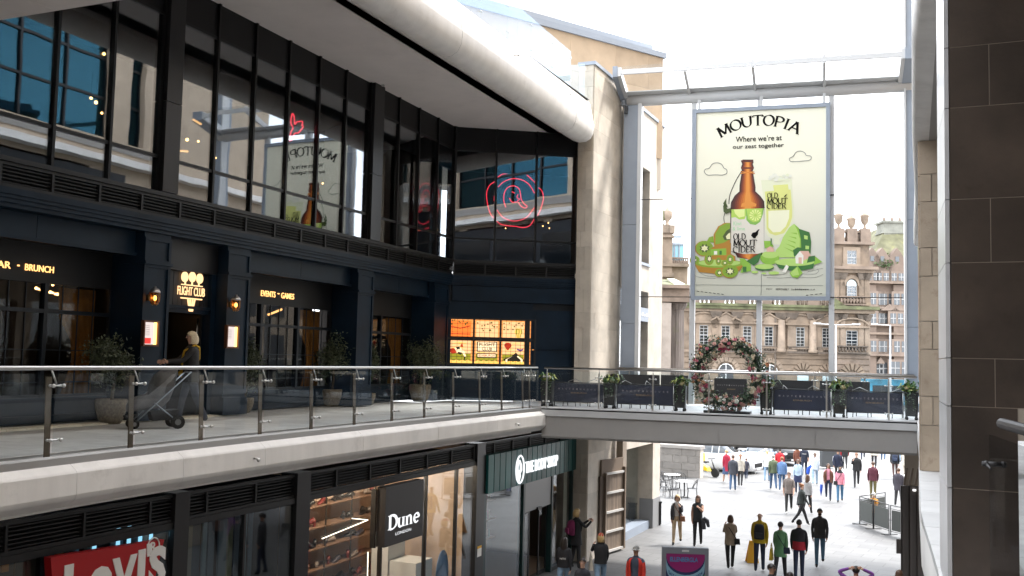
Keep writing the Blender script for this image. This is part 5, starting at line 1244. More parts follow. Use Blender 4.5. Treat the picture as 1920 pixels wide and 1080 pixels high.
# --- fruit
b = MB()
KG, KD, KC, KO, LG, LP, DG, WH_, PK = range(9)
fm = [flatcol('print_kiwi_green', (.22, .36, .03)), flatcol('print_kiwi_seed', (.06, .09, .02)), flatcol('print_kiwi_core', (.82, .80, .48)), flatcol('print_kiwi_skin', (.42, .20, .02)), flatcol('print_lime_mid', (.24, .46, .05)), flatcol('print_lime_pale', (.42, .62, .16)), flatcol('print_deep_green', (.035, .15, .03)), flatcol('print_white', (.8, .78, .7)), flatcol('print_pink', (.68, .42, .33))]
zz = [OP+.0145]
def dk(c, rx, ry, m, n_=18): zz[0] += .0003; disc(c, rx, ry, m, zz[0]-b.k*.0004, n_)
def kiwi(x, y, rx, ry):
    dk((x-rx*.06, y+ry*.03), rx, ry, KO); dk((x, y), rx*.96, ry*.96, KG)
    n_ = 16; zz[0] += .0003; b.flat(BB, pxs(z2([(x+rx*(.62 if i % 2 else .4)*cos(2*pi*i/n_), y+ry*(.62 if i % 2 else .4)*sin(2*pi*i/n_)) for i in range(n_)])), zz[0]-b.k*.0004, KD)
    n_ = 12; zz[0] += .0003; b.flat(BB, pxs(z2([(x+rx*(.44 if i % 2 else .26)*cos(2*pi*i/n_), y+ry*(.44 if i % 2 else .26)*sin(2*pi*i/n_)) for i in range(n_)])), zz[0]-b.k*.0004, KC)
def pg(L, m): zz[0] += .0003; b.flat(BB, pxs(z2(L)), zz[0]-b.k*.0004, m)
pg([(285, 470), (280, 350), (330, 260), (400, 222), (462, 222), (462, 500), (330, 500)], KO); pg([(300, 460), (300, 340), (350, 260), (420, 226), (462, 226), (462, 400), (390, 440)], KG); pg([(380, 370), (420, 310), (462, 280), (462, 410), (400, 410)], KD); pg([(415, 370), (440, 340), (462, 330), (462, 400), (425, 400)], KC)
pg([(205, 430), (230, 380), (275, 365), (285, 440)], KG); kiwi(182, 500, 100, 85)
pg([(1000, 480), (1040, 380), (1110, 270), (1160, 232), (1210, 290), (1235, 400), (1240, 520), (1180, 600), (970, 600), (960, 520)], LP); pg([(1160, 232), (1215, 280), (1250, 420), (1240, 540), (1220, 540), (1225, 400), (1195, 300)], LG)
for k in range(5): pg([(1120-20*k, 330+38*k), (1190-8*k, 330+50*k), (1196-8*k, 350+50*k)], LG)
pg([(1210, 285), (1330, 325), (1348, 430), (1340, 560), (1240, 540), (1235, 400)], DG); pg([(1270, 355), (1310, 365), (1310, 405), (1272, 398)], LP); pg([(1285, 470), (1325, 475), (1322, 510), (1285, 508)], LP)
pg([(80, 690), (120, 760), (300, 780), (560, 750), (600, 700), (600, 640), (90, 660)], KO); dk((345, 668), 262, 48, KG, 24); dk((345, 660), 230, 36, LP, 24)
kiwi(75, 628, 55, 48); kiwi(235, 615, 52, 68)
pg([(255, 500), (300, 470), (470, 440), (470, 560), (520, 590), (520, 640), (260, 620)], KO); pg([(250, 510), (420, 500), (420, 575), (250, 578)], LG); pg([(285, 530), (320, 530), (320, 570), (285, 570)], WH_); pg([(345, 528), (370, 528), (370, 570), (345, 570)], DG)
kiwi(462, 622, 42, 55); kiwi(405, 660, 38, 34); kiwi(335, 640, 30, 42); kiwi(345, 768, 50, 45); kiwi(462, 752, 92, 72)
pg([(560, 610), (620, 615), (690, 680), (690, 750), (570, 770), (600, 700)], LG); pg([(600, 700), (640, 700), (640, 760), (600, 760)], DG); pg([(640, 640), (780, 560), (810, 545), (770, 650), (720, 690)], DG)
dk((895, 610), 105, 70, LG); dk((900, 570), 90, 40, LP); pg([(830, 420), (900, 420), (940, 480), (840, 500)], LG); pg([(905, 390), (918, 395), (915, 470), (905, 470)], DG); pg([(862, 500), (900, 478), (940, 500), (940, 538), (862, 540)], PK)
dk((835, 710), 105, 36, DG); dk((835, 700), 105, 28, LP); dk((730, 760), 40, 14, LP); dk((830, 775), 28, 10, LP); dk((940, 770), 60, 18, LP)
pg([(945, 650), (1000, 720), (1180, 755), (1370, 720), (1385, 655)], DG); dk((1165, 652), 218, 42, LP, 24); pg([(1380, 580), (1470, 650), (1380, 680)], LG)
pg([(1150, 520), (1200, 490), (1260, 500), (1280, 560), (1160, 590)], DG); pg([(1175, 590), (1225, 530), (1265, 580), (1260, 670), (1180, 665)], WH_); pg([(1225, 530), (1320, 530), (1345, 590), (1265, 640), (1265, 580)], PK); pg([(1210, 600), (1245, 600), (1245, 668), (1210, 668)], PK); pg([(1320, 590), (1390, 580), (1390, 640), (1300, 660)], DG)
pg([(1075, 680), (1105, 700), (1070, 770), (1030, 755)], WH_); pg([(1110, 770), (1200, 695), (1255, 770), (1200, 825), (1140, 815)], LG); pg([(1120, 770), (1195, 708), (1215, 790), (1150, 805)], LP)
pg([(385, 40), (405, 0), (430, 70), (470, 60), (470, 100), (420, 125), (390, 100)], KD); b.flat(BB, pxs(z1([(340, 985), (372, 935), (368, 985), (385, 1015), (360, 1030)])), zz[0]-b.k*.0004, KD)
b.build('printed_fruit', fm, st, kind='stuff')

# ================================================================== GATES
FG = Fr((-10.46, 30.95), (-10.19, 32.4)); gt = thing('timber_gate', 'open slatted grey timber gate with white rails folded against the stone pier', 'gate', FG.P(.6, 0, GZ))
TIM = mat('weathered_timber', (.22, .17, .13), .8, var=.2, scale=6, streak=(1, 1, .2), ovar=.15)
gz0, gz1 = GZ+.08, -2.3
n = 12
for i in range(n):
    s = .2+(FG.L-.24)*i/n; block('slat', FG, s+.004, s+(FG.L-.24)/n-.006, .0, .03, gz0, gz1, TIM, gt)
for k in range(5): z = gz0+(gz1-gz0-.07)*k/4; block('rail', FG, .2, FG.L, .031, .08, z, z+.07, mat('pale_rail', (.62, .6, .57), .5), gt)
block('stile', FG, FG.L-.04, FG.L+.04, -.03, .1, gz0, gz1+.12, TIM, gt); block('stile', FG, .14, .198, -.03, .1, gz0, gz1, TIM, gt)
block('back_frame', FG, -.1, .13, -.05, .02, GZ+.02, gz1-.1, mat('dark_timber', (.12, .09, .07), .8), gt); block('top_box', FG, .0, FG.L, -.05, -.002, gz1-.2, gz1+.42, mat('brown_timber', (.2, .15, .11), .8), gt)
b = MB(); b.fb(FG, FG.L+.05, FG.L+.32, -.3, -.05, GZ, -.95); b.build('gate_post', mat('stone_grey_tan', (.38, .32, .26), .8), gt)
FD = Fr((-1.38, 31.2), (-1.0, 29.4)); t = thing('steel_gate', 'dark brown steel gate leaf at the right end under the footbridge', 'gate', (-1.2, 30.3, GZ))
DB = mat('dark_brown_steel', (.045, .035, .03), .5)
FD = Fr((-1.42, 30.6), (-.6, 30.75))
block('leaf', FD, .0, .8, -.1, .0, GZ+.03, -2.0, DB, t)
for k in range(3): block('stile', FD, .03+k*.2, .10+k*.2, .0, .05, GZ+.03, -2.0, DB, t)
for k in range(3): b = MB(); b.hexa([FD.P(.06+k*.15, .0, -1.98), FD.P(.12+k*.15, .0, -1.98), FD.P(.12+k*.15, -.05, -1.98), FD.P(.06+k*.15, -.05, -1.98), FD.P(.14+k*.15, .0, -1.5), FD.P(.2+k*.15, .0, -1.5), FD.P(.2+k*.15, -.05, -1.5), FD.P(.14+k*.15, -.05, -1.5)]); b.build('slat', mat('brown_slat', (.16, .12, .09), .7), t)
block('lock_box', FD, -.12, .0, -.1, .02, -3.9, -3.5, DB, t)
b = MB(); b.lathe(FD.P(.35, .07, -2.1), [(.04, -.02), (.04, .02)], 8); b.build('lamp', glow('pilot_lamp', (1, 1, 1), 1.2), t)
b = MB(); b.bx(-1.35, .6, 31.2, 34, GZ, -.88); b.build('abutment_wall', mat('stone_grey_tan', (.38, .32, .26)), label='tan stone wall end under the right end of the footbridge', cat='wall', loc=(-.4, 32, GZ))
# ================================================================== RIGHT SIDE
RE = [(.35, -8), (.1, 2), (-.03, 5), (-.085, 7), (-.19, 8.6), (-.29, 10), (-.44, 14.2), (-.6, 20), (-.87, 27.1), (-.98, 34)]
def re_pt(y):
    for p, q in zip(RE, RE[1:]):
        if p[1] <= y <= q[1]: t = (y-p[1])/(q[1]-p[1]); return Vector((p[0]+(q[0]-p[0])*t, y))
rd = thing('right_balcony', 'right walkway edge with pale grey coping stones beside the near pier', 'balcony', (-.2, 10, 0))
b = MB(); yy = [-8, 2, 5, 7, 8.6, 10, 14.2, 20, 27.1, 34]
b.grid([[(re_pt(y).x+.4, y, -.03), (9, y, -.03)] for y in yy], sm=False); b.grid([[(re_pt(y).x+.3, y, -.4), (9, y, -.4)] for y in yy], sm=False); structure(b, 'deck_floor', DECK)
COP = mat('coping_stone', (.47, .46, .45), .6, var=.08, scale=3, ovar=.06)
y = 2.0
while y < 33.5:
    y1 = min(y+.92, 34); a, c = re_pt(y+.005), re_pt(y1-.005)
    b = MB(); b.hexa([(a.x, a.y, -.06), (a.x+.55, a.y, -.06), (c.x+.55, c.y, -.06), (c.x, c.y, -.06), (a.x, a.y, 0), (a.x+.55, a.y, 0), (c.x+.55, c.y, 0), (c.x, c.y, 0)]); b.build('coping_stone', COP, rd); y = y1
pr = [(-.0, -.061), (.0, -.2), (.0, -.45), (-.04, -.58), (-.12, -.66), (-.22, -.71), (-.34, -.75)]
for y0, y1 in ((-8, 2), (2.01, 7), (7.01, 10), (10.01, 14.2), (14.21, 20), (20.01, 26.9)):
    b = MB(); b.grid([[(re_pt(y0+(y1-y0)*i/4).x-a, y0+(y1-y0)*i/4, z) for a, z in pr] for i in range(5)]); b.build('fascia_panel', WHITEC, rd)
rb_ = thing('glass_balustrade', 'glass balustrade with steel clamps above the right coping stones, seen edge on', 'balustrade', (-.1, 10, 0))
ys_ = [7.6, 9.1, 10.6, 12.1, 13.6]
for y0, y1 in zip(ys_, ys_[1:]):
    p, q = re_pt(y0+.02)+Vector((.3, 0)), re_pt(y1-.02)+Vector((.3, 0)); fr = Fr(q, p); b = MB(); b.fb(fr, 0, fr.L, -.006, .006, .05, 1.05); o = b.build('glass_panel', GLB, rb_)
    b = MB()
    for z in (.9, .25): b.ball(fr.P(fr.L-.06, .03, z), .028, 6)
    b.build('clamp', STEEL, o, kind='stuff')
b = MB(); b.tube([(re_pt(y).x+.3, y, .04) for y in (7.6, 9.1, 10.6, 12.1, 13.6)], .018, 6); b.build('base_channel', BLACK, rb_)
# far stone pier
fp = thing('stone_pier', 'tan stone pier standing on the right coping, between the footbridge and the near dark pier', 'pier', (0, 14.7, 0))
F1 = Fr((-.41, 14.32), (.6, 14.32)); F2 = Fr((-.41, 15.3), (-.41, 14.32))
b = MB(); b.bx(-.41, .6, 14.33, 15.3, .0, 4.4); b.build('core', JOINT, fp)
clad(F1, 0, 1, .0, 4.4, [.60, .38, .62, .37], [[1.2], [.29, .8]], LIMEM, fp, gap=.01, depth=.025); clad(F2, 0, .98, .0, 4.4, [.60, .38], [[1.2], [.5, .6]], LIMEM, fp, gap=.01, depth=.025)
# near pier: walkway shade in the front stone's colour, sky light in the side's
npier = thing('stone_pier', 'big shade-darkened polished stone pier filling the right edge, with wide blocks and pale joints', 'pier', (.5, 7, 0))
F3 = Fr((-.02, 6.62), (3.2, 6.62)); F4 = Fr((-.075, 7.5), (-.022, 6.62))
b = MB(); b.hexa([(-.012, 6.6215, -.02), (.338, 6.6215, -.02), (.338, 7.5, -.02), (-.06, 7.5, -.02), (-.012, 6.6215, .938), (.338, 6.6215, .938), (.338, 7.5, .938), (-.06, 7.5, .938)]); b.hexa([(-.012, 6.6215, .94), (3.2, 6.6215, .94), (3.2, 7.5, .94), (-.06, 7.5, .94), (-.012, 6.6215, 4.4), (3.2, 6.6215, 4.4), (3.2, 7.5, 4.4), (-.06, 7.5, 4.4)]); b.build('core', mat('pale_mortar', (.34, .29, .235), .9), npier)
rows = [(-.02, .64, [.36]), (.64, 1.13, [.36]), (1.13, 1.42, [.24, 1.2]), (1.42, 2.0, [3.2]), (2.0, 2.39, [.225, .8]), (2.39, 2.96, [3.2]), (2.96, 3.34, [.225, .7]), (3.34, 3.9, [3.2]), (3.9, 4.4, [.3, .9])]
for z0, z1, ws in rows:
    a = 0; k = 0; end = .36 if z1 < 1.2 else 3.2
    if z1 > .95 and z0 < .94: z0_ = z0
    while a < end-.05:
        q = min(a+ws[min(k, len(ws)-1)], end); block('stone', F3, a+.0025, q-.0025, -.004, .0012, z0+.0025, z1-.0025, LIMED, npier); a = q; k += 1
GLOSS = mat('skylit_honed_stone', (.50, .49, .485), .3, var=.08, scale=3, ovar=.05)  # left side of the same pier, sky light put into a paler colour
for z0, z1, ws in rows: block('stone', F4, 0, F4.L, 0, .025, z0+.003, z1-.003, GLOSS, npier)
# near balustrade at the right border
nb = thing('glass_balustrade', 'glass panel and dark steel handrail at the right border, before the dark pier', 'balustrade', (.3, 4.9, 0))
p, q = Vector((.165, 5.75)), Vector((.46, 3.7)); fr = Fr(p, q); b = MB(); b.fb(fr, 0, fr.L, -.006, .006, .0, 1.02); b.build('glass_panel', glass('side_glass', (.8, .8, .8), .01, .0), nb)
b = MB(); b.tube([(.205, 5.35, 1.1), (.46, 3.7, 1.1)], .026, 10); b.build('handrail', mat('dark_steel', (.05, .048, .048), .5, metal=.6), nb)
b = MB(); b.tube([fr.P(.12, -.05, .88), fr.P(.12, .06, .88)], .014, 6); b.ball(fr.P(.12, -.04, .88), .017, 8); b.ball(fr.P(.12, .04, .88), .017, 8); b.tube([fr.P(.12, .04, .88), fr.P(.3, .05, .87)], .007, 6); b.build('clamp', mat('dark_steel', (.2, .19, .19)), nb)
# ceiling slab of the right walkway with curved white edge
us = thing('upper_balcony', 'underside and thin white curved edge of the right upper walkway at the top', 'balcony', (.5, 12, 4.6))
b = MB(); b.grid([[(re_pt(y).x+.15, y, 4.4), (9, y, 4.4)] for y in yy if y < 33], sm=False); b.build('soffit', mat('grey_soffit', (.40, .38, .36), .8), us)
pru = [(-.15, 4.4), (.02, 4.42), (.06, 4.5), (.06, 4.9), (.0, 5.05), (-.2, 5.06)]
for y0, y1 in zip([y for y in yy if y < 33], [y for y in yy if y < 33][1:]):
    b = MB(); b.grid([[(re_pt(y0+(y1-y0)*i/3).x-a, y0+(y1-y0)*i/3, z) for a, z in pru] for i in range(4)]); b.build('fascia_panel', WHITEC, us)
    fr = Fr((re_pt(y1-.01).x+.08, y1-.01), (re_pt(y0+.01).x+.08, y0+.01)); b = MB(); b.fb(fr, 0, fr.L, -.008, .008, 5.06, 6.1); b.build('glass_panel', GLB, us)
b = MB(); b.grid([[(re_pt(y).x+.1, y, 5.055), (9, y, 5.055)] for y in yy if y < 33], sm=False); b.build('slab_top', DECK, us)
b = MB(); rows_ = []
for i in range(9):
    t = i/8; y = 8.2+(14.2-8.2)*t; rows_.append([(re_pt(y).x+.30+.14*(1-t)**2, y, 4.39), (re_pt(y).x+.30+.14*(1-t)**2, y, 4.16), (re_pt(y).x+.9, y, 4.16)])
b.grid(rows_); b.build('bulkhead', mat('grey_soffit_light', (.5, .49, .47), .7), us)
# unseen walls by the camera, added to keep skylight off the near pier
b = MB(); b.bx(-.3, 9, -8.3, -8, -.4, 4.4); b.bx(-20, 12, -10.5, -10, GZ, 18); b.bx(4.2, 4.5, -8, 6.6, -.4, 4.4); structure(b, 'unseen_shade_wall', mat('unseen_shade_wall', (.16, .13, .105), .7))
rs = thing('shop_row', 'stone and dark glass shopfronts along the right walkway, seen mirrored only', 'shopfronts', (4.8, 20, 0)); FI = Fr((4.8, 39), (4.8, 7.6)); e = 0
for k in range(8):
    s0, s1 = k*3.9+.5, k*3.9+3.6; b = MB(); b.fb(FI, e, s0, -.3, 0, -.03, 4.4); b.fb(FI, s0, s1, -.3, 0, 3.3, 4.4); b.build('wall', LIMEM, rs); e = s1
    b = MB(); b.fb(FI, s0, s1, -.2, -.18, .0, 3.3); b.build('pane', GLS, rs); b = MB(); b.fb(FI, s0, s1, -1.6, -1.5, 0, 3.3); b.build('room_wall', mat('pub_wall', (.03, .018, .012)), rs)
b = MB(); b.fb(FI, e, FI.L, -.3, 0, -.03, 4.4); b.build('wall', LIMEM, rs)
# building above and behind the right walkway (seen mirrored in the glass opposite)
rbld = thing('stone_building', 'tall pale stone building with big blue windows, mirrored in the glass opposite', 'building', (5, 10, 5))
FR_ = Fr((.9, 40), (.9, -22)); P = FR_.P
segs = [(5.06, 5.9), (8.3, 9.5), (14.2, 17), (20.2, 37)]  # unseen upper storeys, raised to keep the sun off the left side
b = MB()
for z0, z1 in segs: b.fb(FR_, 0, FR_.L, -12, 0, z0, z1)
for z0, z1, wins in ((5.9, 8.3, [(11.5, 16), (16.6, 22.5), (23.1, 29), (29.6, 35), (36, 48)]), (9.5, 14.2, [(8.6, 9.4), (10.7, 20.5), (21.5, 30), (32, 40), (42, 50)]), (17, 20.2, [(1.5, 4.5), (7, 10), (12.5, 15.5), (18, 21), (23.5, 26.5), (29, 32)])):
    e = 0
    for s0, s1 in wins: b.fb(FR_, e, s0, -12, 0, z0, z1); e = s1
    b.fb(FR_, e, FR_.L, -12, 0, z0, z1)
b.build('wall', mat('warm_wall', (.50, .40, .30), .75, var=.12, scale=1.2), rbld)
b = MB(); b.fb(FR_, 9.6, 60, .0, .05, 5.1, 8.2)
b.build('dark_shopfront', NAVYD, rbld)
for k in range(14): b = MB(); b.fb(FR_, 10+k*3.4, 12.9+k*3.4, .05, .06, 5.3, 7.6); b.build('shop_pane', mat('dark_pane', (.01, .014, .018), .05, spec=.6), rbld)
for z0, z1, wins, g in ((5.9, 8.3, [(11.5, 16), (16.6, 22.5), (23.1, 29), (29.6, 35), (36, 48)], GLS), (9.5, 14.2, [(8.6, 9.4), (10.7, 20.5), (21.5, 30), (32, 40), (42, 50)], GLBLUE), (17, 20.2, [(1.5, 4.5), (7, 10), (12.5, 15.5), (18, 21), (23.5, 26.5), (29, 32)], GLBLUE)):
    for s0, s1 in wins:
        w_ = MB(); n = max(1, round((s1-s0)/1.9)); m_ = max(1, round((z1-z0)/1.55))
        for k in range(n+1): s = s0+(s1-s0)*k/n; w_.fb(FR_, s-.05, s+.05, -.4, -.24, z0, z1)
        for k in range(m_+1): z = z0+(z1-z0)*k/m_; w_.fb(FR_, s0, s1, -.39, -.25, z-.05, z+.05)
        wo_ = w_.build('window', DARK, rbld); b = MB(); b.fb(FR_, s0, s1, -.34, -.32, z0, z1); b.build('pane', g, wo_)
        b = MB(); b.fb(FR_, s0, s1, -2.5, -2.4, z0, z1); b.build('room_wall', mat('blue_dark_room', (.03, .05, .06), .6), wo_)
b = MB(); b.fb(FR_, 0, FR_.L, .0, .5, 8.5, 8.75); b.build('ledge', WHITEC, rbld)
b = MB(); b.fb(FR_, 8, 38, .02, .05, 9.05, 9.4); b.build('band_course', mat('grey_band', (.3, .28, .26), .7), rbld)
b = MB(); b.bx(.5, .8, -8, 26.5, GZ, -.75); b.build('ground_wall', LIMEM, label='stone ground floor wall below the right walkway', cat='wall', loc=(.6, 9, GZ))

# low building at the far right of the plaza (seen mirrored in the pub windows)
fb_ = thing('stone_building', 'low stone building on the far right of the plaza, mirrored in the pub windows', 'building', (19, 55, GZ)); FX = Fr((17, 95), (17, 37)); b = MB(); b.fb(FX, 0, FX.L, -8, 0, GZ, 8.5); b.build('wall', LIMEM, fb_); b = MB()
for k in range(14):
    for z in (-3.5, .2, 4.2): b.fb(FX, 2+k*4, 4+k*4, .0, .05, z, z+2.6)
b.build('window', mat('dark_window_room', (.05, .055, .06), .5), fb_, kind='stuff')
# ================================================================== BUILDINGS ACROSS THE STREET
fh = Vector((AX[0][2], AX[1][2])).normalized(); rh = Vector((fh.y*1, -fh.x*1)); rh = Vector((-fh.y, fh.x))*-1
def face(D): return Fr(fh*D-rh*40, fh*D+rh*40)
SAND = mat('weathered_sandstone', (.20, .15, .108), .85, var=.36, scale=.7, bump=.1, bscale=6, stain=(.55, .85, (.085, .068, .055)))
SANDD = mat('dark_sandstone', (.2, .15, .115), .85, var=.3, scale=.7, stain=(.9, .6, (.10, .08, .06)))
SANDP = mat('pale_sandstone', (.255, .195, .145), .85, var=.3, scale=.9, stain=(.8, .75, (.10, .08, .065)))
SOOT = mat('sooty_stone', (.12, .095, .075), .9, var=.4, scale=1.2)
MOSS = mat('mossy_stone', (.11, .115, .06), .95, var=.5, scale=.9, stain=(1.4, .8, (.22, .21, .07)))
ROOMD = mat('dark_window_room', (.05, .055, .06), .5)
GLO = glass('old_window_glass', (.6, .66, .7), .08, .8, wav=.15, wscale=2)
FM = face(100)
MP = 100/FPX
rh_bld = thing('sandstone_hall', 'long weathered classical sandstone building with pediment windows across the street', 'building', FM.P(45, 0, GZ))
X = lambda u, v=640: FM.on(u, v)[0]
Zm = lambda v, u=1441: FM.on(u, v)[1]
xl, xr, xp = X(1270), X(1566), X(1634)
zc1, zc0 = Zm(571), Zm(592)
b = MB(); b.fb(FM, xl, xr, -14, 0, GZ-.2, zc0+.3); b.build('wall', SAND, rh_bld)
b = MB(); b.fb(FM, xl, xr, -.1, .25, zc0+.302, zc0+.6); b.fb(FM, xl, xr, -.1, .12, zc0+.6, zc1-.55); b.build('entablature', SANDP, rh_bld)
b = MB(); b.fb(FM, xl, xr+.2, -14, .55, zc1-.55, zc1-.25); b.fb(FM, xl, xr+.2, -14, .7, zc1-.25, zc1); b.build('cornice', MOSS, rh_bld)
b = MB()
s = xl
while s < xr: b.lathe(FM.P(s, -.2, zc1), [(.12, 0), (.18, .3), (.1, .75), (.14, .95)], 6); s += .42
b.build('balusters', SANDD, rh_bld, kind='stuff'); b = MB(); b.fb(FM, xl, xr, -.45, .05, zc1+.95, zc1+1.15); b.build('balustrade_rail', SANDD, rh_bld)
b = MB()
for k, s in enumerate((X(1300), X(1345), X(1390), X(1435), X(1480), X(1525))): b.fb(FM, s-.6, s+.6, -.5, .12, zc1+.002, zc1+1.25)
b.build('balustrade_piers', SANDD, rh_bld, kind='stuff')
b = MB(); b.fb(FM, xl, xr, 0, .22, Zm(664), Zm(661)); b.fb(FM, xl, xr, 0, .3, Zm(661), Zm(659)); b.build('string_course', SANDP, rh_bld)
zsill = Zm(651)
b = MB()
z = Zm(705)
while z < Zm(666): b.fb(FM, xl, xr, .0, .09, z+.05, z+.52); z += .58
z = GZ
while z < Zm(706): b.fb(FM, xl, xr, .0, .09, z+.05, z+.52); z += .58
b.build('rusticated_courses', SAND, rh_bld, kind='stuff')
def sash(fr, c, z0, z1, w, parent, o=0., cols=2, rows=6, white=True, arch=False, surround=True, sm=SANDP):
    win = MB(); h = w/2
    if surround:
        win.fb(fr, c-h-.38, c-h, o, o+.14, z0-.2, z1+.35); win.fb(fr, c+h, c+h+.38, o, o+.14, z0-.2, z1+.35); win.fb(fr, c-h, c+h, o, o+.13, z1, z1+.35)
    win.fb(fr, c-h-.5, c+h+.5, o, o+.3, z0-.42, z0-.2)
    wo_ = win.build('window', sm, parent)
    b = MB(); b.fb(fr, c-h, c+h, o+.012, o+.016, z0-.2, z1); b.build('room', ROOMD, wo_)
    b = MB(); b.fb(fr, c-h, c+h, o+.03, o+.04, z0-.2, z1); b.build('pane', GLO, wo_)
    b = MB(); t = .05
    b.fb(fr, c-h, c-h+t*1.3, o+.045, o+.1, z0-.2, z1); b.fb(fr, c+h-t*1.3, c+h, o+.045, o+.1, z0-.2, z1); b.fb(fr, c-h, c+h, o+.046, o+.1, z1-t*1.3, z1); b.fb(fr, c-h, c+h, o+.046, o+.1, z0-.2, z0-.2+t*1.5)
    for k in range(1, cols): b.fb(fr, c-h+w*k/cols-t/2, c-h+w*k/cols+t/2, o+.047, o+.085, z0-.1, z1-.05)
    for k in range(1, rows): zz_ = z0-.2+(z1-z0+.2)*k/rows; tt = t*1.5 if k == rows//2 else t/2; b.fb(fr, c-h+.05, c+h-.05, o+.047, o+.086, zz_-tt/2-.01, zz_+tt/2+.01)
    b.build('sash_bars', mat('sash_white', (.33, .33, .325), .5), wo_, kind='stuff'); return wo_
ws = [X(1319), X(1360), X(1400.5), X(1441), X(1500), X(1549)]
for i, c in enumerate(ws):
    z0, z1 = zsill+.3, Zm(612.5); wo_ = sash(FM, c, z0, z1, .82 if 0 else .86, rh_bld)
    zp = Zm(606.5); hw_ = 1.55
    b = MB(); b.fb(FM, c-hw_, c+hw_, 0, .4, zp-.12, zp+.08)
    for sg_ in (-1, 1): b.fb(FM, c+sg_*(.42+.38+.28)-.2, c+sg_*(.42+.38+.28)+.2, 0, .25, zp-.55, zp-.12)
    if i in (0, 2, 4): b.ext(FM, [(c+hw_*cos(t)*.98, zp+.08+.85*sin(t)) for t in [pi*k/10 for k in range(11)]], 0, .22); b.tube([FM.P(c+hw_*.98*cos(t), .25, zp+.08+.85*sin(t)) for t in [pi*k/10 for k in range(11)]], .12, 5)
    else: b.ext(FM, [(c-hw_, zp+.08), (c+hw_, zp+.08), (c, zp+.95)], 0, .22); b.tube([FM.P(c-hw_, .25, zp+.12), FM.P(c, .25, zp+.98), FM.P(c+hw_, .25, zp+.12)], .11, 5)
    b.build('pediment', SANDP if i % 2 else SAND, rh_bld)
    b = MB(); b.fb(FM, c-1.3, c+1.3, .05, .35, zsill-.55, zsill-.35); b.fb(FM, c-1.3, c+1.3, .05, .35, zsill+.02, zsill+.14)
    for k in range(9): b.lathe(FM.P(c-1.1+.275*k, .2, zsill-.35), [(.07, 0), (.1, .12), (.06, .37)], 6)
    b.build('balconet', SOOT, rh_bld)
def pilaster(fr, c, w, z0, z1, parent, o=.0, m=None, round_=False):
    b = MB()
    if round_: b.lathe(fr.P(c, o+w*.45, z0), [(w*.62, 0), (w*.62, .25), (w*.5, .35), (w*.42, z1-z0-.7)], 10)
    else: b.fb(fr, c-w/2, c+w/2, o, o+.2, z0+.3, z1-.6); b.fb(fr, c-w/2-.1, c+w/2+.1, o, o+.3, z0, z0+.3)
    p_ = b.build('pilaster', m or SANDP, parent)
    b = MB(); b.hexa([fr.P(c-w*.55, o+.3, z1-.6), fr.P(c+w*.55, o+.3, z1-.6), fr.P(c+w*.55, o, z1-.6), fr.P(c-w*.55, o, z1-.6), fr.P(c-w*.85, o+.5, z1), fr.P(c+w*.85, o+.5, z1), fr.P(c+w*.85, o, z1), fr.P(c-w*.85, o, z1)]); b.build('capital', SOOT, p_)
for u in (1341, 1381, 1421): pilaster(FM, X(u), .75, zsill-.5, zc0+.3, rh_bld, m=SAND)
for u in (1463, 1483, 1522, 1532): pilaster(FM, X(u), .8, zsill-.5, zc0+.3, rh_bld, round_=u in (1463, 1522), m=SANDP)
for i, u in enumerate((1361, 1443)):
    c = X(u); zt = Zm(684); b = MB(); R_ = .75
    b.ext(FM, [(c-R_, GZ+.3), (c+R_, GZ+.3), (c+R_, zt-R_)]+[(c+R_*cos(t), zt-R_+R_*sin(t)) for t in [pi*k/8 for k in range(1, 8)]]+[(c-R_, zt-R_)], .1, .13); ao = b.build('arched_window', ROOMD, rh_bld)
    b = MB()
    for k in range(9):
        t0, t1 = pi*k/9+.02, pi*(k+1)/9-.02; b.ext(FM, [(c+1.0*cos(t0), zt-R_+1.0*sin(t0)), (c+1.45*cos(t0), zt-R_+1.45*sin(t0)), (c+1.45*cos(t1), zt-R_+1.45*sin(t1)), (c+1.0*cos(t1), zt-R_+1.0*sin(t1))], .09, .24)
    b.build('arch_ring', SANDP, ao, kind='stuff')
    b = MB(); b.tube([FM.P(c+R_*cos(t), .16, zt-R_+R_*sin(t)) for t in [pi*k/8 for k in range(9)]], .05, 5); b.fb(FM, c-.03, c+.03, .14, .18, zt-2.4, zt); b.fb(FM, c-R_, c+R_, .14, .18, zt-R_-.05, zt-R_+.05); b.build('sash_bars', WHITEP, ao)
for i, u in enumerate((1505, 1552)):
    c = X(u); b = MB(); zt = Zm(697)
    for k in range(7):
        t = pi*(k+.5)/7; b.ext(FM, [(c+.5*cos(t-.12), zt+.35*sin(t-.12)), (c+1.05*cos(t-.17), zt+.95*sin(t-.17)), (c+1.05*cos(t+.17), zt+.95*sin(t+.17)), (c+.5*cos(t+.12), zt+.35*sin(t+.12))], .1, .26)
    b.build('keystone_fan', SAND, rh_bld, kind='stuff')
    b = MB(); b.fb(FM, c-.55, c+.55, .1, .14, GZ+1, zt-.1); b.build('ground_window', mat('pale_blind', (.5, .6, .62), .4), rh_bld)
b = MB(); s = X(1341+128); b.tube([FM.P(X(1463)-.55, .2, zc0), FM.P(X(1463)-.55, .2, GZ)], .1, 6); b.build('downpipe', SOOT, rh_bld)
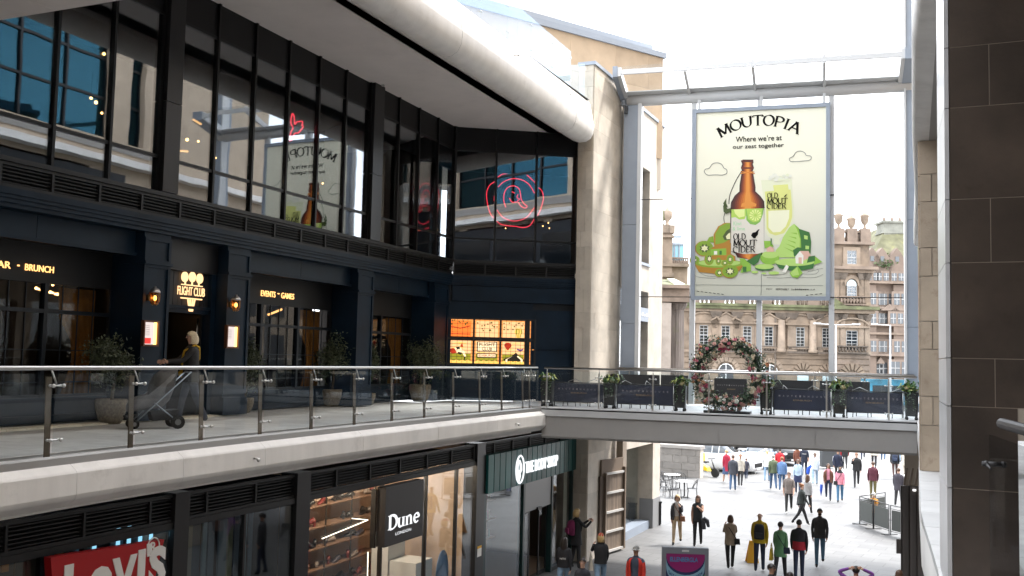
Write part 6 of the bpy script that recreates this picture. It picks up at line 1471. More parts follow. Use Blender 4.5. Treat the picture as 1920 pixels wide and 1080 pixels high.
# pavilion at the right end
pv = thing('sandstone_pavilion', 'taller sandstone corner pavilion with arched window and three urns on its parapet', 'building', FM.P(X(1600), 1, GZ))
FP = FM.off(1.3); Xp = lambda u, v=640: FP.on(u, v)[0]; Zp = lambda v: FP.on(1598, v)[1]
a0, a1 = Xp(1561), Xp(1630); cc = Xp(1596.5)
b = MB(); b.fb(FP, a0, a1, -14, 0, GZ-.2, Zp(455)); b.build('wall', SAND, pv)
for v0, v1, o, m_, nm in ((588, 581, .5, SANDP, 'entablature'), (581, 575, .9, MOSS, 'cornice'), (512, 506, .4, SANDP, 'upper_entablature'), (506, 500.5, .8, SANDD, 'upper_cornice'), (459, 454, .5, SANDD, 'top_cornice')):
    b = MB(); b.fb(FP, a0-.1, a1+o*.8, -14, o, Zp(v0)+.002, Zp(v1)); b.build(nm, m_, pv)
b = MB()
s = a0+.3
while s < a1: b.lathe(FP.P(s, -.2, Zp(454)), [(.11, 0), (.17, .3), (.09, .8), (.12, .95)], 6); s += .38
b.build('balusters', SANDD, pv, kind='stuff'); b = MB(); b.fb(FP, a0, a1, -.4, .1, Zp(454)+.95, Zp(454)+1.15); b.build('balustrade_rail', SANDD, pv)
for k, u in enumerate((1573, 1597, 1622)):
    c = Xp(u, 440); zz_ = Zp(454); b = MB(); b.fb(FP, c-.5, c+.5, -.5, .25, zz_+.002, zz_+1.35); b.build('parapet_pier', SANDD, pv)
    zb_ = zz_+1.35-(.35 if k == 1 else 0)
    b = MB(); b.lathe(FP.P(c, -.1, zb_), [(.3, 0), (.16, .12), (.12, .4), (.34, .62), (.42, 1.2), (.47, 1.3), (.47, 1.38), (.3, 1.45), (.2, 1.62), (.07, 1.7), (.05, 1.9), (.01, 2.0)], 12); b.build('urn', SANDP, pv)
sash(FP, cc, Zp(492), Zp(470), .95, pv, rows=4)
wo_ = sash(FP, cc, Zp(557), Zp(536), .95, pv, rows=5, surround=False)
b = MB(); zt = Zp(536)
b.ext(FP, [(cc+.5*cos(t), zt+.62*sin(t)) for t in [pi*k/10 for k in range(11)]], .03, .06, 0)
for k in range(9):
    t0, t1 = pi*k/9, pi*(k+1)/9; b.ext(FP, [(cc+.62*cos(t0), zt+.72*sin(t0)), (cc+.98*cos(t0), zt+1.05*sin(t0)), (cc+.98*cos(t1), zt+1.05*sin(t1)), (cc+.62*cos(t1), zt+.72*sin(t1))], 0, .2, 1)
b.build('arch_head', [mat('pale_blind', (.5, .6, .62)), SANDP], pv)
b = MB(); z_ = Zp(572); b.fb(FP, cc-1.3, cc+1.3, .0, .5, z_-.05, z_+.1); b.fb(FP, cc-1.3, cc+1.3, .2, .5, z_+.75, z_+.87)
for k in range(8): b.lathe(FP.P(cc-1.1+.31*k, .35, z_+.1), [(.07, 0), (.11, .2), (.06, .65)], 6)
b.build('balconet', SANDD, pv)
sash(FP, cc, Zp(655)+.1, Zp(620), 1.15, pv, rows=6)
b = MB(); zp = Zp(613); b.fb(FP, cc-1.7, cc+1.7, 0, .4, zp-.1, zp+.08); b.tube([FP.P(cc+1.6*cos(t), .25, zp+.08+.75*sin(t)) for t in [pi*k/10 for k in range(11)]], .12, 5); b.build('pediment', SANDP, pv)
b = MB(); z_ = Zp(662); b.fb(FP, cc-1.5, cc+1.5, .0, .5, z_-.05, z_+.1); b.fb(FP, cc-1.5, cc+1.5, .2, .5, z_+.6, z_+.72)
for k in range(9): b.lathe(FP.P(cc-1.3+.32*k, .35, z_+.1), [(.07, 0), (.11, .2), (.06, .5)], 6)
b.build('balconet', SOOT, pv)
for u in (1569, 1578, 1615, 1624):
    pilaster(FP, Xp(u), .62, Zp(664), Zp(590), pv); pilaster(FP, Xp(u), .58, Zp(573), Zp(513), pv, m=SAND)
b = MB(); b.ext(FP, [(a0-.2, Zp(575)), (Xp(1585), Zp(575)), (Xp(1562), Zp(560))], .0, .5); b.build('mossy_gable', MOSS, pv)
b = MB(); z = GZ
while z < Zp(668): b.fb(FP, a0, a1+.05, 0, .1, z+.05, z+.52); z += .58
b.build('rusticated_courses', SANDD, pv, kind='stuff')
b = MB()
for k in range(7):
    t = pi*(k+.5)/7; z_ = Zp(702); b.ext(FP, [(cc+.6*cos(t-.12), z_+.4*sin(t-.12)), (cc+1.25*cos(t-.17), z_+1.1*sin(t-.17)), (cc+1.25*cos(t+.17), z_+1.1*sin(t+.17)), (cc+.6*cos(t+.12), z_+.4*sin(t+.12))], .1, .28)
b.build('keystone_fan', SAND, pv, kind='stuff')
# corner building behind, right
FC = face(135); Xc = lambda u, v=560: FC.on(u, v)[0]; Zc = lambda v: FC.on(1670, v)[1]
cb = thing('corner_tenement', 'ornate pinkish stone corner building with dormers, mossy roof and chimney, far right', 'building', FC.P(Xc(1670), 0, GZ))
PINK = mat('pink_sandstone', (.175, .13, .102), .85, var=.25, scale=.5, stain=(.7, .5, (.16, .12, .1)))
PINKP = mat('pale_pink_stone', (.21, .16, .128), .85, var=.2, scale=.7)
a0, a1 = Xc(1628), Xc(1860)
b = MB(); b.fb(FC, a0, a1, -16, 0, GZ-.2, Zc(533)); b.fb(FC, Xc(1672), a1, 0, .7, GZ, Zc(535)); b.fb(FC, a0, Xc(1640), 0, .6, GZ, Zc(535)); b.build('wall', PINK, cb)
for v, o, m_ in ((533, 1.2, SANDD), (580, .8, PINKP), (612, .85, PINKP), (628, .9, SANDD), (668, .95, PINKP)):
    b = MB(); b.fb(FC, a0-.2, a1, -1, o, Zc(v), Zc(v-4)); b.build('cornice', m_, cb)
def pair(c, v0, v1, w, o, n=2, dark=False):
    z0, z1 = Zc(v1), Zc(v0); win = MB(); W_ = w*n+.25*(n-1)
    win.fb(FC, c-W_/2-.3, c+W_/2+.3, o, o+.12, z0-.3, z1+.3); wo_ = win.build('window', PINKP, cb)
    b = MB()
    for k in range(n): q = c-W_/2+k*(w+.25); b.fb(FC, q, q+w, o+.125, o+.15, z0, z1)
    b.build('pane', mat('bright_pane', (.09, .10, .11), .15) if not dark else ROOMD, wo_)
    b = MB()
    for k in range(n): q = c-W_/2+k*(w+.25); b.fb(FC, q+w/2-.05, q+w/2+.05, o+.16, o+.2, z0, z1); b.fb(FC, q, q+w, o+.161, o+.21, (z0+z1)/2-.06, (z0+z1)/2+.06)
    b.build('sash_bars', mat('sash_white', (.33, .33, .325)), wo_)
for v0, v1 in ((551, 572), (588, 607), (640, 660)):
    for u, n, o in ((1634, 1, .6), (1648, 1, 0), (1664, 2, 0), (1684, 3 if v0 == 588 else 2, .7)): pair(Xc(u), v0, v1, .75, o, n)
pair(Xc(1684), 678, 702, 1.3, .7, 2); pair(Xc(1664), 680, 702, 1.1, 0, 2); pair(Xc(1648), 684, 700, .8, 0, 1, True)
b = MB(); b.ext(FC, [(Xc(1640), Zc(682)), (Xc(1656), Zc(682)), (Xc(1648), Zc(670))], 0, .6); b.build('door_gable', PINKP, cb)
pedz = Zc(583)
for u in (1664, 1684):
    b = MB(); c = Xc(u); b.ext(FC, [(c-1.3, pedz), (c+1.3, pedz), (c, pedz+.9)], 0, .9); b.build('pediment', PINKP, cb)
# attic storey with dormers, mansard roof, chimney, ivy
zt0, zt1 = Zc(529), Zc(490)
b = MB(); b.fb(FC, a0+.5, a1, -15, -1.2, zt0-.4, zt1); b.build('attic_wall', PINK, cb)
for u in (1637, 1656, 1684):
    c = Xc(u); b = MB(); b.fb(FC, c-1.25, c+1.25, -2, -.3, zt0-.35, zt1-.3); b.ext(FC, [(c-1.5, zt1-.3), (c+1.5, zt1-.3), (c+.5, zt1+1.3), (c, zt1+1.9), (c-.5, zt1+1.3)], -1.6, -.3); b.build('dormer', PINK, cb)
    pair(c, 512, 526, .7, -.3, 2)
    b = MB(); b.fb(FC, c-.25, c+.25, -.29, -.22, zt1-.0, zt1+.7); b.build('attic_window', mat('bright_pane', (.09, .10, .11)), cb)
b = MB(); b.hexa([FC.P(a0+.5, -1, zt1-.1), FC.P(a1, -1, zt1-.1), FC.P(a1, -15, zt1-.1), FC.P(a0+.5, -15, zt1-.1), FC.P(a0+4.5, -5, zt1+5.6), FC.P(a1, -5, zt1+6.4), FC.P(a1, -11, zt1+6.4), FC.P(a0+4.5, -11, zt1+5.6)]); b.build('roof', mat('mossy_slate', (.13, .125, .07), .9, var=.4, scale=.8, stain=(.9, .8, (.24, .23, .08))), cb)
b = MB(); c0, c1 = Xc(1678, 430), Xc(1720, 430); b.fb(FC, c0, c1, -7, -4, zt1+2, Zc(410)); b.fb(FC, c0-.3, c1, -7.2, -3.8, Zc(410), Zc(406)); b.fb(FC, c0-.2, c1, -7.1, -3.9, Zc(430), Zc(427)); b.build('chimney', mat('chimney_stone', (.2, .2, .17), .9, var=.3, scale=.8), cb)
b = MB()
for k in range(3): b.lathe(FC.P(c0+.6+k*1.1, -5.5, Zc(406)), [(.25, 0), (.2, .7)], 8)
b.build('chimney_pots', PINKP, cb, kind='stuff')
iv = thing('roof_ivy', 'clump of green ivy and moss hanging over the dormers of the corner building', 'plant', FC.P(Xc(1657), -.5, zt1)); b = MB(); rnd = random.Random(8)
for k in range(10): b.tube([FC.P(Xc(1648+k*1.9), -.7, zt1-.3), FC.P(Xc(1649+k*1.8), -.6, zt1+.4+.4*rnd.random())], .04, 4)
b.build('stems', BARK, iv, kind='stuff'); b = MB()
crown(b, FC.P(Xc(1656, 480), -.9, zt1-.3), 1.6, .8, 500, .45, .26, (0, 1), rnd, 12); crown(b, FC.P(Xc(1647, 480), -.9, zt1-.5), 1.0, .5, 160, .4, .24, (0, 1), rnd, 7); crown(b, FC.P(Xc(1669, 480), -.9, zt1+.2), .9, .8, 200, .4, .24, (0, 1), rnd, 7); b.build('foliage', [LEAFD, mat('moss_green_leaf', (.06, .10, .03), .6, var=.5, scale=2)], iv, kind='stuff')
# portico at the left with the giant column
FQ = face(70); Xq = lambda u, v=640: FQ.on(u, v)[0]; Zq = lambda v: FQ.on(1265, v)[1]
po = thing('stone_portico', 'dark weathered stone portico with one giant column beside the white wing', 'building', FQ.P(Xq(1265), 0, GZ))
b = MB(); b.fb(FQ, Xq(1236), Xq(1258), -.6, .0, GZ, Zq(568)); b.build('pier', mat('grey_weathered_stone', (.33, .28, .24), .9, var=.25, scale=1, stain=(1, .5, (.14, .12, .1))), po)
b = MB(); b.fb(FQ, Xq(1230), Xq(1292), -5, -2.6, GZ, Zq(566)); b.build('back_wall', SOOT, po)
c = Xq(1273); r = .58; b = MB(); rows_ = []; H = Zq(567)-GZ
for z, k in ((0, 1.15), (.3, 1.15), (.45, 1), (H*.4, .98), (H-.5, .86), (H-.4, .98), (H-.15, 1.25), (H, 1.25)):
    rows_.append([FQ.P(c, -1, GZ+z)+Vector((r*k*(1 if j % 2 else .93)*cos(2*pi*j/32), r*k*(1 if j % 2 else .93)*sin(2*pi*j/32), 0)) for j in range(32)])
b.grid(rows_, 0, True, False); b.build('column', mat('sooty_column', (.14, .115, .10), .9, var=.35, scale=1.4, streak=(2, 2, .3), stain=(1.2, .5, (.10, .11, .04))), po)
b = MB(); b.fb(FQ, Xq(1230), Xq(1292), -5, .1, Zq(566), Zq(541)); b.fb(FQ, Xq(1230), Xq(1291), -5, .5, Zq(541), Zq(535)); b.build('entablature', SANDD, po)
b = MB(); b.hexa([FQ.P(Xq(1230), .5, Zq(534.8)), FQ.P(Xq(1291), .5, Zq(534.8)), FQ.P(Xq(1291), -4, Zq(534.8)), FQ.P(Xq(1230), -4, Zq(534.8)), FQ.P(Xq(1230), -3, Zq(518)), FQ.P(Xq(1258), -3, Zq(518)), FQ.P(Xq(1258), -4, Zq(518)), FQ.P(Xq(1230), -4, Zq(518))]); b.build('mossy_roof', MOSS, po)
b = MB(); b.hexa([FQ.P(Xq(1262), .45, Zq(534.6)), FQ.P(Xq(1290), .45, Zq(537)), FQ.P(Xq(1290), -1, Zq(535)), FQ.P(Xq(1262), -1, Zq(532)), FQ.P(Xq(1256), -1.5, Zq(519)), FQ.P(Xq(1268), -1.5, Zq(519)), FQ.P(Xq(1274), -2, Zq(519)), FQ.P(Xq(1256), -2, Zq(519))]); b.build('skylight', mat('pale_lead', (.5, .48, .36), .5), po)
FT = face(112); Xt = lambda u, v=460: FT.on(u, v)[0]; Zt = lambda v: FT.on(1260, v)[1]
tt_ = thing('sandstone_turret', 'stone turret with an urn and a blue glass attic, left of the banner', 'building', FT.P(Xt(1262), 0, GZ))
b = MB(); b.fb(FT, Xt(1232), Xt(1261), -6, 0, GZ, Zt(437)); b.fb(FT, Xt(1232), Xt(1263), -6, .4, Zt(446), Zt(442)); b.fb(FT, Xt(1232), Xt(1292), -6, -.5, GZ, Zt(494)); b.fb(FT, Xt(1232), Xt(1292), -6, .3, Zt(500), Zt(494)); b.fb(FT, Xt(1232), Xt(1263), 0, .5, Zt(520), Zt(512)); b.build('wall', SAND, tt_)
for u, k in ((1243, .8), (1252.5, 1)):
    b = MB(); z_ = Zt(437); b.fb(FT, Xt(u)-.75, Xt(u)+.75, -2, .2, z_, z_+.9); b.lathe(FT.P(Xt(u), -.7, z_+.9), [(.4*k, 0), (.25*k, .2), (.2*k, .5), (.55*k, .9), (.65*k, 1.6), (.3*k, 1.8), (.1, 2.2*k)], 10); b.build('urn', SANDP if k == 1 else MOSS, tt_)
b = MB(); b.fb(FT, Xt(1261), Xt(1293), -4, -3.8, Zt(482), Zt(452)); b.build('blue_attic_glass', mat('blue_attic_glass', (.12, .36, .45), .1, spec=.8), tt_)
b = MB(); b.fb(FT, Xt(1261), Xt(1293), -6, -3.6, Zt(452), Zt(448)); b.fb(FT, Xt(1258), Xt(1293), -6, -5, Zt(434), Zt(430))
for u in (1266, 1275, 1284): b.fb(FT, Xt(u)-.08, Xt(u)+.08, -3.8, -3.7, Zt(482), Zt(452))
b.build('attic_frame', BLUEG, tt_)
b = MB()
for k in range(9): b.lathe(FT.P(Xt(1263)+.36*k*.6*1.0, -.8, Zt(494)), [(.1, 0), (.14, .2), (.07, .62)], 6)
b.fb(FT, Xt(1261), Xt(1293), -1, -.6, Zt(494)+.62, Zt(494)+.78); b.build('balustrade', SANDD, tt_, kind='stuff')
b = MB(); b.fb(FT, Xt(1225), Xt(1293), -30, -6.01, GZ, Zt(520)); b.build('rear_wall', SAND, tt_)
# street lamps
def lampost(u, D, vt, arms, lab):
    fr = face(D); a, zt = fr.on(u, vt); t = thing('street_lamp', lab, 'street lamp', fr.P(a, 0, GZ-.13), 'grey street lamps before the sandstone buildings')
    b = MB(); b.tube([fr.P(a, 0, GZ-.13), fr.P(a, 0, GZ+1), fr.P(a, 0, zt)], [.11, .1, .07], 8); b.build('pole', mat('lamp_grey', (.3, .31, .32), .5), t)
    for u0 in arms:
        q = fr.on(u0, vt+1)[0]; b = MB(); b.tube([fr.P(a, 0, zt-.05), fr.P(q, 0, zt+.02)], .04, 6); m0 = q-(q-a)*.3; b.fb(fr, min(m0, q), max(m0, q), -.15, .15, zt-.02, zt+.1); b.build('arm', mat('lamp_pale', (.6, .61, .62), .4), t)
lampost(1567, 84, 608, (1526, 1612), 'grey street lamp with two long arms by the banner right edge')
lampost(1669, 84, 609, (1635,), 'grey street lamp with one arm before the corner building')
# ================================================================== ON THE FOOTBRIDGE
PLANT = mat('black_planter', (.012, .012, .013), .45)
def planter(x, y, label, seed):
    rnd = random.Random(seed); c = Vector((x, y, -.025)); t = thing('planter', label, 'planter', c, 'black planters between the navy screens'); rz = atan2(BF.d.y, BF.d.x)
    fr = Fr((x-BF.d.x*.5, y-BF.d.y*.5), (x+BF.d.x*.5, y+BF.d.y*.5)); h = .17
    b = MB()
    b.hexa([fr.P(.5-h*.85, h*.85, .07), fr.P(.5+h*.85, h*.85, .07), fr.P(.5+h*.85, -h*.85, .07), fr.P(.5-h*.85, -h*.85, .07), fr.P(.5-h, h, .7), fr.P(.5+h, h, .7), fr.P(.5+h, -h, .7), fr.P(.5-h, -h, .7)]); b.build('box', PLANT, t)
    for i in (-1, 1):
        for j in (-1, 1): b = MB(); b.lathe(fr.P(.5+i*h*.7, j*h*.7, -.025), [(.03, 0), (.04, .04), (.02, .1)], 7); b.build('castor', BLACK, t)
    b = MB()
    for k in range(22):   # arching blades
        x_ = rnd.uniform(0, 6.28); l = rnd.uniform(.25, .5); d = Vector((cos(x_), sin(x_), 0)); s = Vector((-d.y, d.x, 0)); base = fr.P(.5, 0, .68); w = rnd.uniform(.018, .035); top_ = rnd.uniform(.6, 1.1)
        pts = [base, base+d*l*.35+Vector((0, 0, l*.55*top_)), base+d*l*.75+Vector((0, 0, l*.55*top_)), base+d*l+Vector((0, 0, l*.2))]; m_ = rnd.choice((0, 0, 1, 1, 2))
        b.grid([[p-s*w*q, p+s*w*q] for p, q in zip(pts, (.6, 1, .8, .1))], m_)
    crown(b, fr.P(.5, 0, .78), .2, .13, 240, .11, .06, (0, 1, 2, 1), rnd, 12)
    for k in range(5):    # trailing ivy on the near face
        a = .5+rnd.uniform(-.14, .14); z = .7
        for q in range(rnd.randint(4, 11)): leaf(b, fr.P(a+rnd.uniform(-.03, .03), h+.02+rnd.uniform(0, .03), z), Vector((rnd.gauss(0, 1), rnd.gauss(0, 1), -.6)).normalized(), Vector((0, 0, 1)), .06, .05, rnd.choice((1, 3))); z -= .045
    b.build('foliage', [mat('planter_green', (.035, .11, .025), .45, var=.4, scale=10), LEAFG, LEAFY, mat('pale_ivy', (.18, .28, .16), .5)], t, kind='stuff')
    b = MB()
    for k in range(rnd.randint(1, 3)): b.ball(fr.P(.5+rnd.uniform(-.15, .15), rnd.uniform(.05, .18), .74+rnd.uniform(0, .1)), rnd.uniform(.05, .08), 7, sq=(1, 1, .8))
    b.build('cream_flowers', mat('cream_flower', (.65, .5, .28), .7, var=.2, scale=30), t)
    return t
PLX = [(1046, 758, 'planter with pale flowers at the left end of the footbridge'), (1161, 762, 'planter between the first and second navy screens'), (1280, 769, 'planter with trailing ivy just left of the flower ring'), (1440, 774, 'planter just right of the flower ring'), (1573, 781, 'planter with spiky leaves between the two right navy screens'), (1712, 789, 'planter against the tan stone pier at the right end')]
ppos = []
for i, (u, v, l) in enumerate(PLX):
    p = at_z(u, v, -.02); s = (p.xy-BF.p).dot(BF.d); q = BF.P(s, -1.15, 0); ppos.append(s); planter(q.x, q.y, l, i)
CANV = mat('navy_canvas', (.016, .02, .042), .7, var=.2, scale=3); CANB = mat('black_canvas', (.010, .010, .012), .7)
PALE = mat('pale_print', (.30, .26, .27), .6); GOLDP = mat('gold_print', (.30, .19, .09), .6)
def screen(s0, s1, label, txt=True):
    t = thing('canvas_screen', label, 'barrier', BF.P((s0+s1)/2, -1.2, -.02), 'navy canvas screens with lettering on the footbridge')
    b = MB(); rows_ = []
    for z in (.13, .4, .66): rows_.append([BF.P(s0+(s1-s0)*k/16, -1.2+.012*sin(k*1.3+z*5), z) for k in range(17)])
    b.grid(rows_); cv = b.build('canvas', CANV, t)
    for z in (.12, .68): b = MB(); b.tube([BF.P(s0-.02, -1.205, z), BF.P(s1+.02, -1.205, z)], .017, 6); b.build('rail', BLACK, t)
    for s in (s0, s1):
        b = MB(); b.tube([BF.P(s, -1.21, .0), BF.P(s, -1.21, .7)], .018, 6); b.fb(BF, s-.03, s+.03, -1.45, -1.0, -.025, -.01); b.build('upright', STEEL if s == s1 else BLACK, t)
    n_ = 5
    for k in range(n_):
        s = s0+(s1-s0)*(k+.5)/n_; b = MB(); b.tube([BF.P(s, -1.3, .3), BF.P(s+.03, -1.28, -.02)], .012, 5); b.build('chair_leg', BLACK, t) if 0 else None
    b = MB(); W_ = s1-s0
    for i, ch in enumerate('MAUTEINHOUSE'):
        c = s0+W_*(.1+.8*i/11); text(b, BF, ch, c-.02, c+.02, .47, .52, -1.18, 0, .01)
    text(b, BF, 'EDINBURGH', s0+W_*.34, s0+W_*.66, .365, .405, -1.18, 1, .01)
    b.build('lettering', [PALE, GOLDP], cv, kind='stuff')
for i, (k0, k1, l) in enumerate(((0, 1, 'navy canvas screen at the left end of the footbridge'), (1, 2, 'navy canvas screen just left of the flower ring'), (3, 4, 'navy canvas screen just right of the flower ring'), (4, 5, 'navy canvas screen at the right end by the tan pier'))):
    screen(ppos[k0]+.2, ppos[k1]-.2, l)
# chairs behind the screens: only legs and hoop backs show
def chair(a, o, rz, label):
    c = BF.P(a, o, -.025); t = thing('terrace_chair', label, 'chair', c, 'wire chairs behind the navy screens', rz)
    R_ = lambda x, y, z: Vector((x, y, z))
    LOC[t.name] = Vector((0, 0, 0))
    for x in (-.18, .18):
        for y in (-.18, .18): b = MB(); b.tube([R_(x*1.1, y*1.1, 0), R_(x, y, .45)], .012, 5); b.build('leg', BLACK, t)
    b = MB(); b.lathe((0, 0, .45), [(.21, 0), (.22, .02)], 14); b.build('seat', BLACK, t)
    b = MB(); b.tube([R_(-.2, .2, .45), R_(-.2, .24, .72), R_(0, .28, .80), R_(.2, .24, .72), R_(.2, .2, .45)], .012, 6); b.tube([R_(-.2, .22, .6), R_(0, .26, .62), R_(.2, .22, .6)], .008, 5); b.build('back', mat('wire_grey', (.35, .35, .34), .4, metal=.8), t)
for i, s in enumerate((ppos[0]+.6, ppos[0]+1.3, ppos[1]+.5, ppos[1]+1.2, ppos[3]+.7, ppos[3]+1.4, ppos[4]+.6, ppos[4]+1.5)): chair(s, -1.7-.1*(i % 2), .5*i, 'black wire chair at the %s behind the %s navy screen' % ('left' if i % 2 == 0 else 'right', ('leftmost', 'second', 'third', 'rightmost')[i//2]))
# tall dark rear screens
def rear(u0, u1, v, label):
    fr = BB.off(.75); a0, zt = fr.on(u0, v); a1 = fr.on(u1, v)[0]; t = thing('canvas_screen', label, 'barrier', fr.P((a0+a1)/2, 0, 0), 'tall black screens at the rear of the footbridge')
    b = MB(); b.fb(fr, a0, a1, -.01, .01, .12, zt); cv = b.build('canvas', CANB, t)
    for s in (a0, a1): b = MB(); b.tube([fr.P(s, -.02, -.02), fr.P(s, -.02, zt)], .02, 6); b.build('upright', BLACK, t)
    return fr, a0, a1, zt, cv
rear(1146, 1236, 701, 'tall black screen at the rear, behind the second planter'); rear(1240, 1290, 703, 'tall black screen at the rear, left of the flower ring')
fr, a0, a1, zt, cv = rear(1340, 1400, 709, 'black screen seen through the hole of the flower ring'); b = MB()
for i, ch in enumerate('MAUTEINHOUSE'): c = a0+(a1-a0)*(.1+.8*i/11); text(b, fr, ch, c-.018, c+.018, .62, .66, .012, 0)
text(b, fr, 'EDINBURGH', a0+.4, a1-.35, .5, .535, .012, 1); b.build('lettering', [PALE, GOLDP], cv, kind='stuff')
rear(1450, 1524, 712, 'tall black screen at the rear, right of the flower ring'); rear(1538, 1630, 714, 'tall black screen at the rear, farthest right')
t = thing('parasol_base', 'folded dark frame leaning by the left pier on the footbridge', 'frame', (-9.8, 29.3, 0)); b = MB(); b.tube([(-10.1, 29.2, .1), (-9.72, 29.3, .9)], .03, 6); b.build('leg', BLACK, t); b = MB(); b.tube([(-9.72, 29.3, .9), (-9.3, 29.35, .9)], .03, 6); b.build('arm', BLACK, t)
# ---- ring of flowers
rc = Vector((-5.72, 27.62, 1.04)); rg = thing('flower_ring', 'big ring of pink and cream roses with green leaves standing on the footbridge', 'flower ring', (rc.x, rc.y, 0))
d3 = Vector((BF.d.x, BF.d.y, 0)); n3 = Vector((BF.n.x, BF.n.y, 0)); U = Vector((0, 0, 1)); rnd = random.Random(21)
b = MB(); b.tube([rc+d3*.84*cos(t)+U*.84*sin(t) for t in [2*pi*k/40 for k in range(40)]], .045, 6, closed=True); b.build('hoop', BLACK, rg)
b = MB(); b.hexa([BF.P((rc.xy-BF.p).dot(BF.d)+a, (rc.xy-BF.p).dot(BF.n)+o, z) for z in (-.02, .05) for a, o in ((-.62, .3), (.62, .3), (.62, -.3), (-.62, -.3))]); b.build('base_plate', BLACK, rg)
def ringpt(t, r, q): return rc+(d3*cos(t)+U*sin(t))*(.84+r*cos(q))+n3*(r*sin(q))
b = MB()
for k in range(5200):
    t = rnd.uniform(0, 2*pi); thick = 1+.25*sin(3*t+1)+.15*sin(7*t); p = ringpt(t, abs(rnd.gauss(.13, .08))*thick, rnd.uniform(0, 2*pi))
    leaf(b, p, Vector((rnd.gauss(0, 1), rnd.gauss(0, 1), rnd.gauss(.1, 1))).normalized(), Vector((rnd.gauss(0, 1), rnd.gauss(0, 1), rnd.gauss(0, 1))), rnd.uniform(.05, .12), rnd.uniform(.03, .05), rnd.choice((0, 0, 0, 1, 1, 2)))
b.build('foliage', [mat('ring_dark_leaf', (.018, .045, .02), .5, var=.4, scale=10), mat('ring_leaf', (.04, .09, .03), .5, var=.4, scale=10), mat('ring_pale_leaf', (.12, .17, .10), .5)], rg, kind='stuff')
def rose(mt, nm):
    b = MB(); rr = random.Random(2)
    for ring, n_, tilt, r in ((0, 5, .25, .35), (1, 6, .7, .7), (2, 7, 1.15, 1)):
        for k in range(n_):
            x = 2*pi*k/n_+ring*.5; d = Vector((cos(x), sin(x), 0)); s = Vector((-d.y, d.x, 0)); q0 = d*.1; q1 = d*(r*.7)+Vector((0, 0, .75-.3*ring)); q2 = d*r+Vector((0, 0, .95-.42*ring)); w = .5*r+.1
            b.grid([[q0-s*.12, q0+s*.12], [q1-s*w, q1+s*w], [q2-s*w*.6, q2+s*w*.6]])
    b.ball((0, 0, .35), .3, 6)
    return b.mesh(nm, mt)
RO = [rose(mat('rose_%s' % n_, c, .6, var=.12, scale=20), 'rose') for n_, c in (('pink', (.62, .20, .25)), ('blush', (.72, .42, .36)), ('cream', (.72, .62, .46)), ('white', (.75, .72, .64)), ('magenta', (.50, .06, .14)), ('peach', (.68, .38, .22)))]
for k in range(250):
    t = rnd.uniform(0, 2*pi); q = rnd.uniform(0, 2*pi) if rnd.random() < .4 else rnd.uniform(.1, pi-.1); thick = 1+.25*sin(3*t+1)+.15*sin(7*t); r = rnd.uniform(.15, .24)*thick
    p = ringpt(t, r, q); out = ringpt(t, r+.1, q)-p
    o_ = link('rose', rnd.choice([RO[0], RO[1], RO[2], RO[3], RO[1], RO[2], RO[4], RO[5], RO[0], RO[3]]), rg); s = rnd.choice((.04, .05, .055, .07, .045)); o_.scale = (s, s, s); o_.location = p-LOC[rg.name]; o_.rotation_euler = out.to_track_quat('Z', 'Y').to_euler()

# ================================================================== ON THE PLAZA
def bx_thing(name, label, cat, fr, parts, loc, group=None):
    t = thing(name, label, cat, loc, group)
    for nm, args, m_ in parts: b = MB(); b.fb(fr, *args); b.build(nm, m_, t)
    return t
# digital totem
p = at_z(1285, 1028, -2.93); F_ = Fr(p.xy-Vector((.914, .35)).normalized()*.55, p.xy+Vector((.914, .35)).normalized()*.55); tz = -2.92
q0 = F_.on(1242, 1022); q1 = F_.on(1329, 1034); L0, L1 = q0[0], q1[0]
t = thing('advert_totem', 'grey framed advert totem with a magenta and blue poster at the bottom of the view', 'totem', F_.P((L0+L1)/2, 0, GZ)); GR = mat('totem_grey', (.22, .24, .27), .4, metal=.4)
b = MB(); b.fb(F_, L0, L1, -.14, 0, GZ, tz); b.build('case', GR, t)
b = MB(); b.fb(F_, L0+.09, L1-.09, .0, .012, GZ+.25, tz-.14); sc_ = b.build('poster', mat('poster_navy', (.02, .03, .10), .25), t)
b = MB(); w_ = L1-L0-.18; x0 = L0+.09; zt = tz-.14; Xx = lambda x: x0+w_*x; Zz = lambda y: zt-w_*y
b.flat(F_, [(Xx(0), Zz(0)), (Xx(1), Zz(0)), (Xx(1), Zz(.05))]+[(Xx(.5+.5*cos(t_)), Zz(.05+.42*sin(t_))) for t_ in [pi*k/14 for k in range(15)]], .013, 0)
b.flat(F_, [(Xx(.5+.5*cos(t_)), Zz(.12+.42*sin(t_))) for t_ in [pi*k/14 for k in range(15)]]+[(Xx(.5-.5*cos(t_)), Zz(.32+.50*sin(t_))) for t_ in [pi*k/14 for k in range(15)]], .014, 1)
b.flat(F_, [(Xx(.75), Zz(.8)), (Xx(1), Zz(.5)), (Xx(1), Zz(.62)), (Xx(.85), Zz(.85))], .015, 2); b.flat(F_, [(Xx(0), Zz(.62)), (Xx(.2), Zz(.82)), (Xx(.05), Zz(.9))], .015, 0)
b.flat(F_, [(Xx(0), Zz(.95)), (Xx(1), Zz(.95)), (Xx(1), Zz(2)), (Xx(0), Zz(2))], .016, 0)
text(b, F_, 'ELLENBERGLA', Xx(.1), Xx(.82), Zz(.20), Zz(.08), .018, 3, .02)
text(b, F_, 'SAT 7 SEPTEMBER 2024', 0, 1, 0, 1, .019, 4, .03, warp=lambda s, y: (Xx(.06+.88*s), Zz(.50+.22*(1-(2*s-1)**2)-.09*y)))
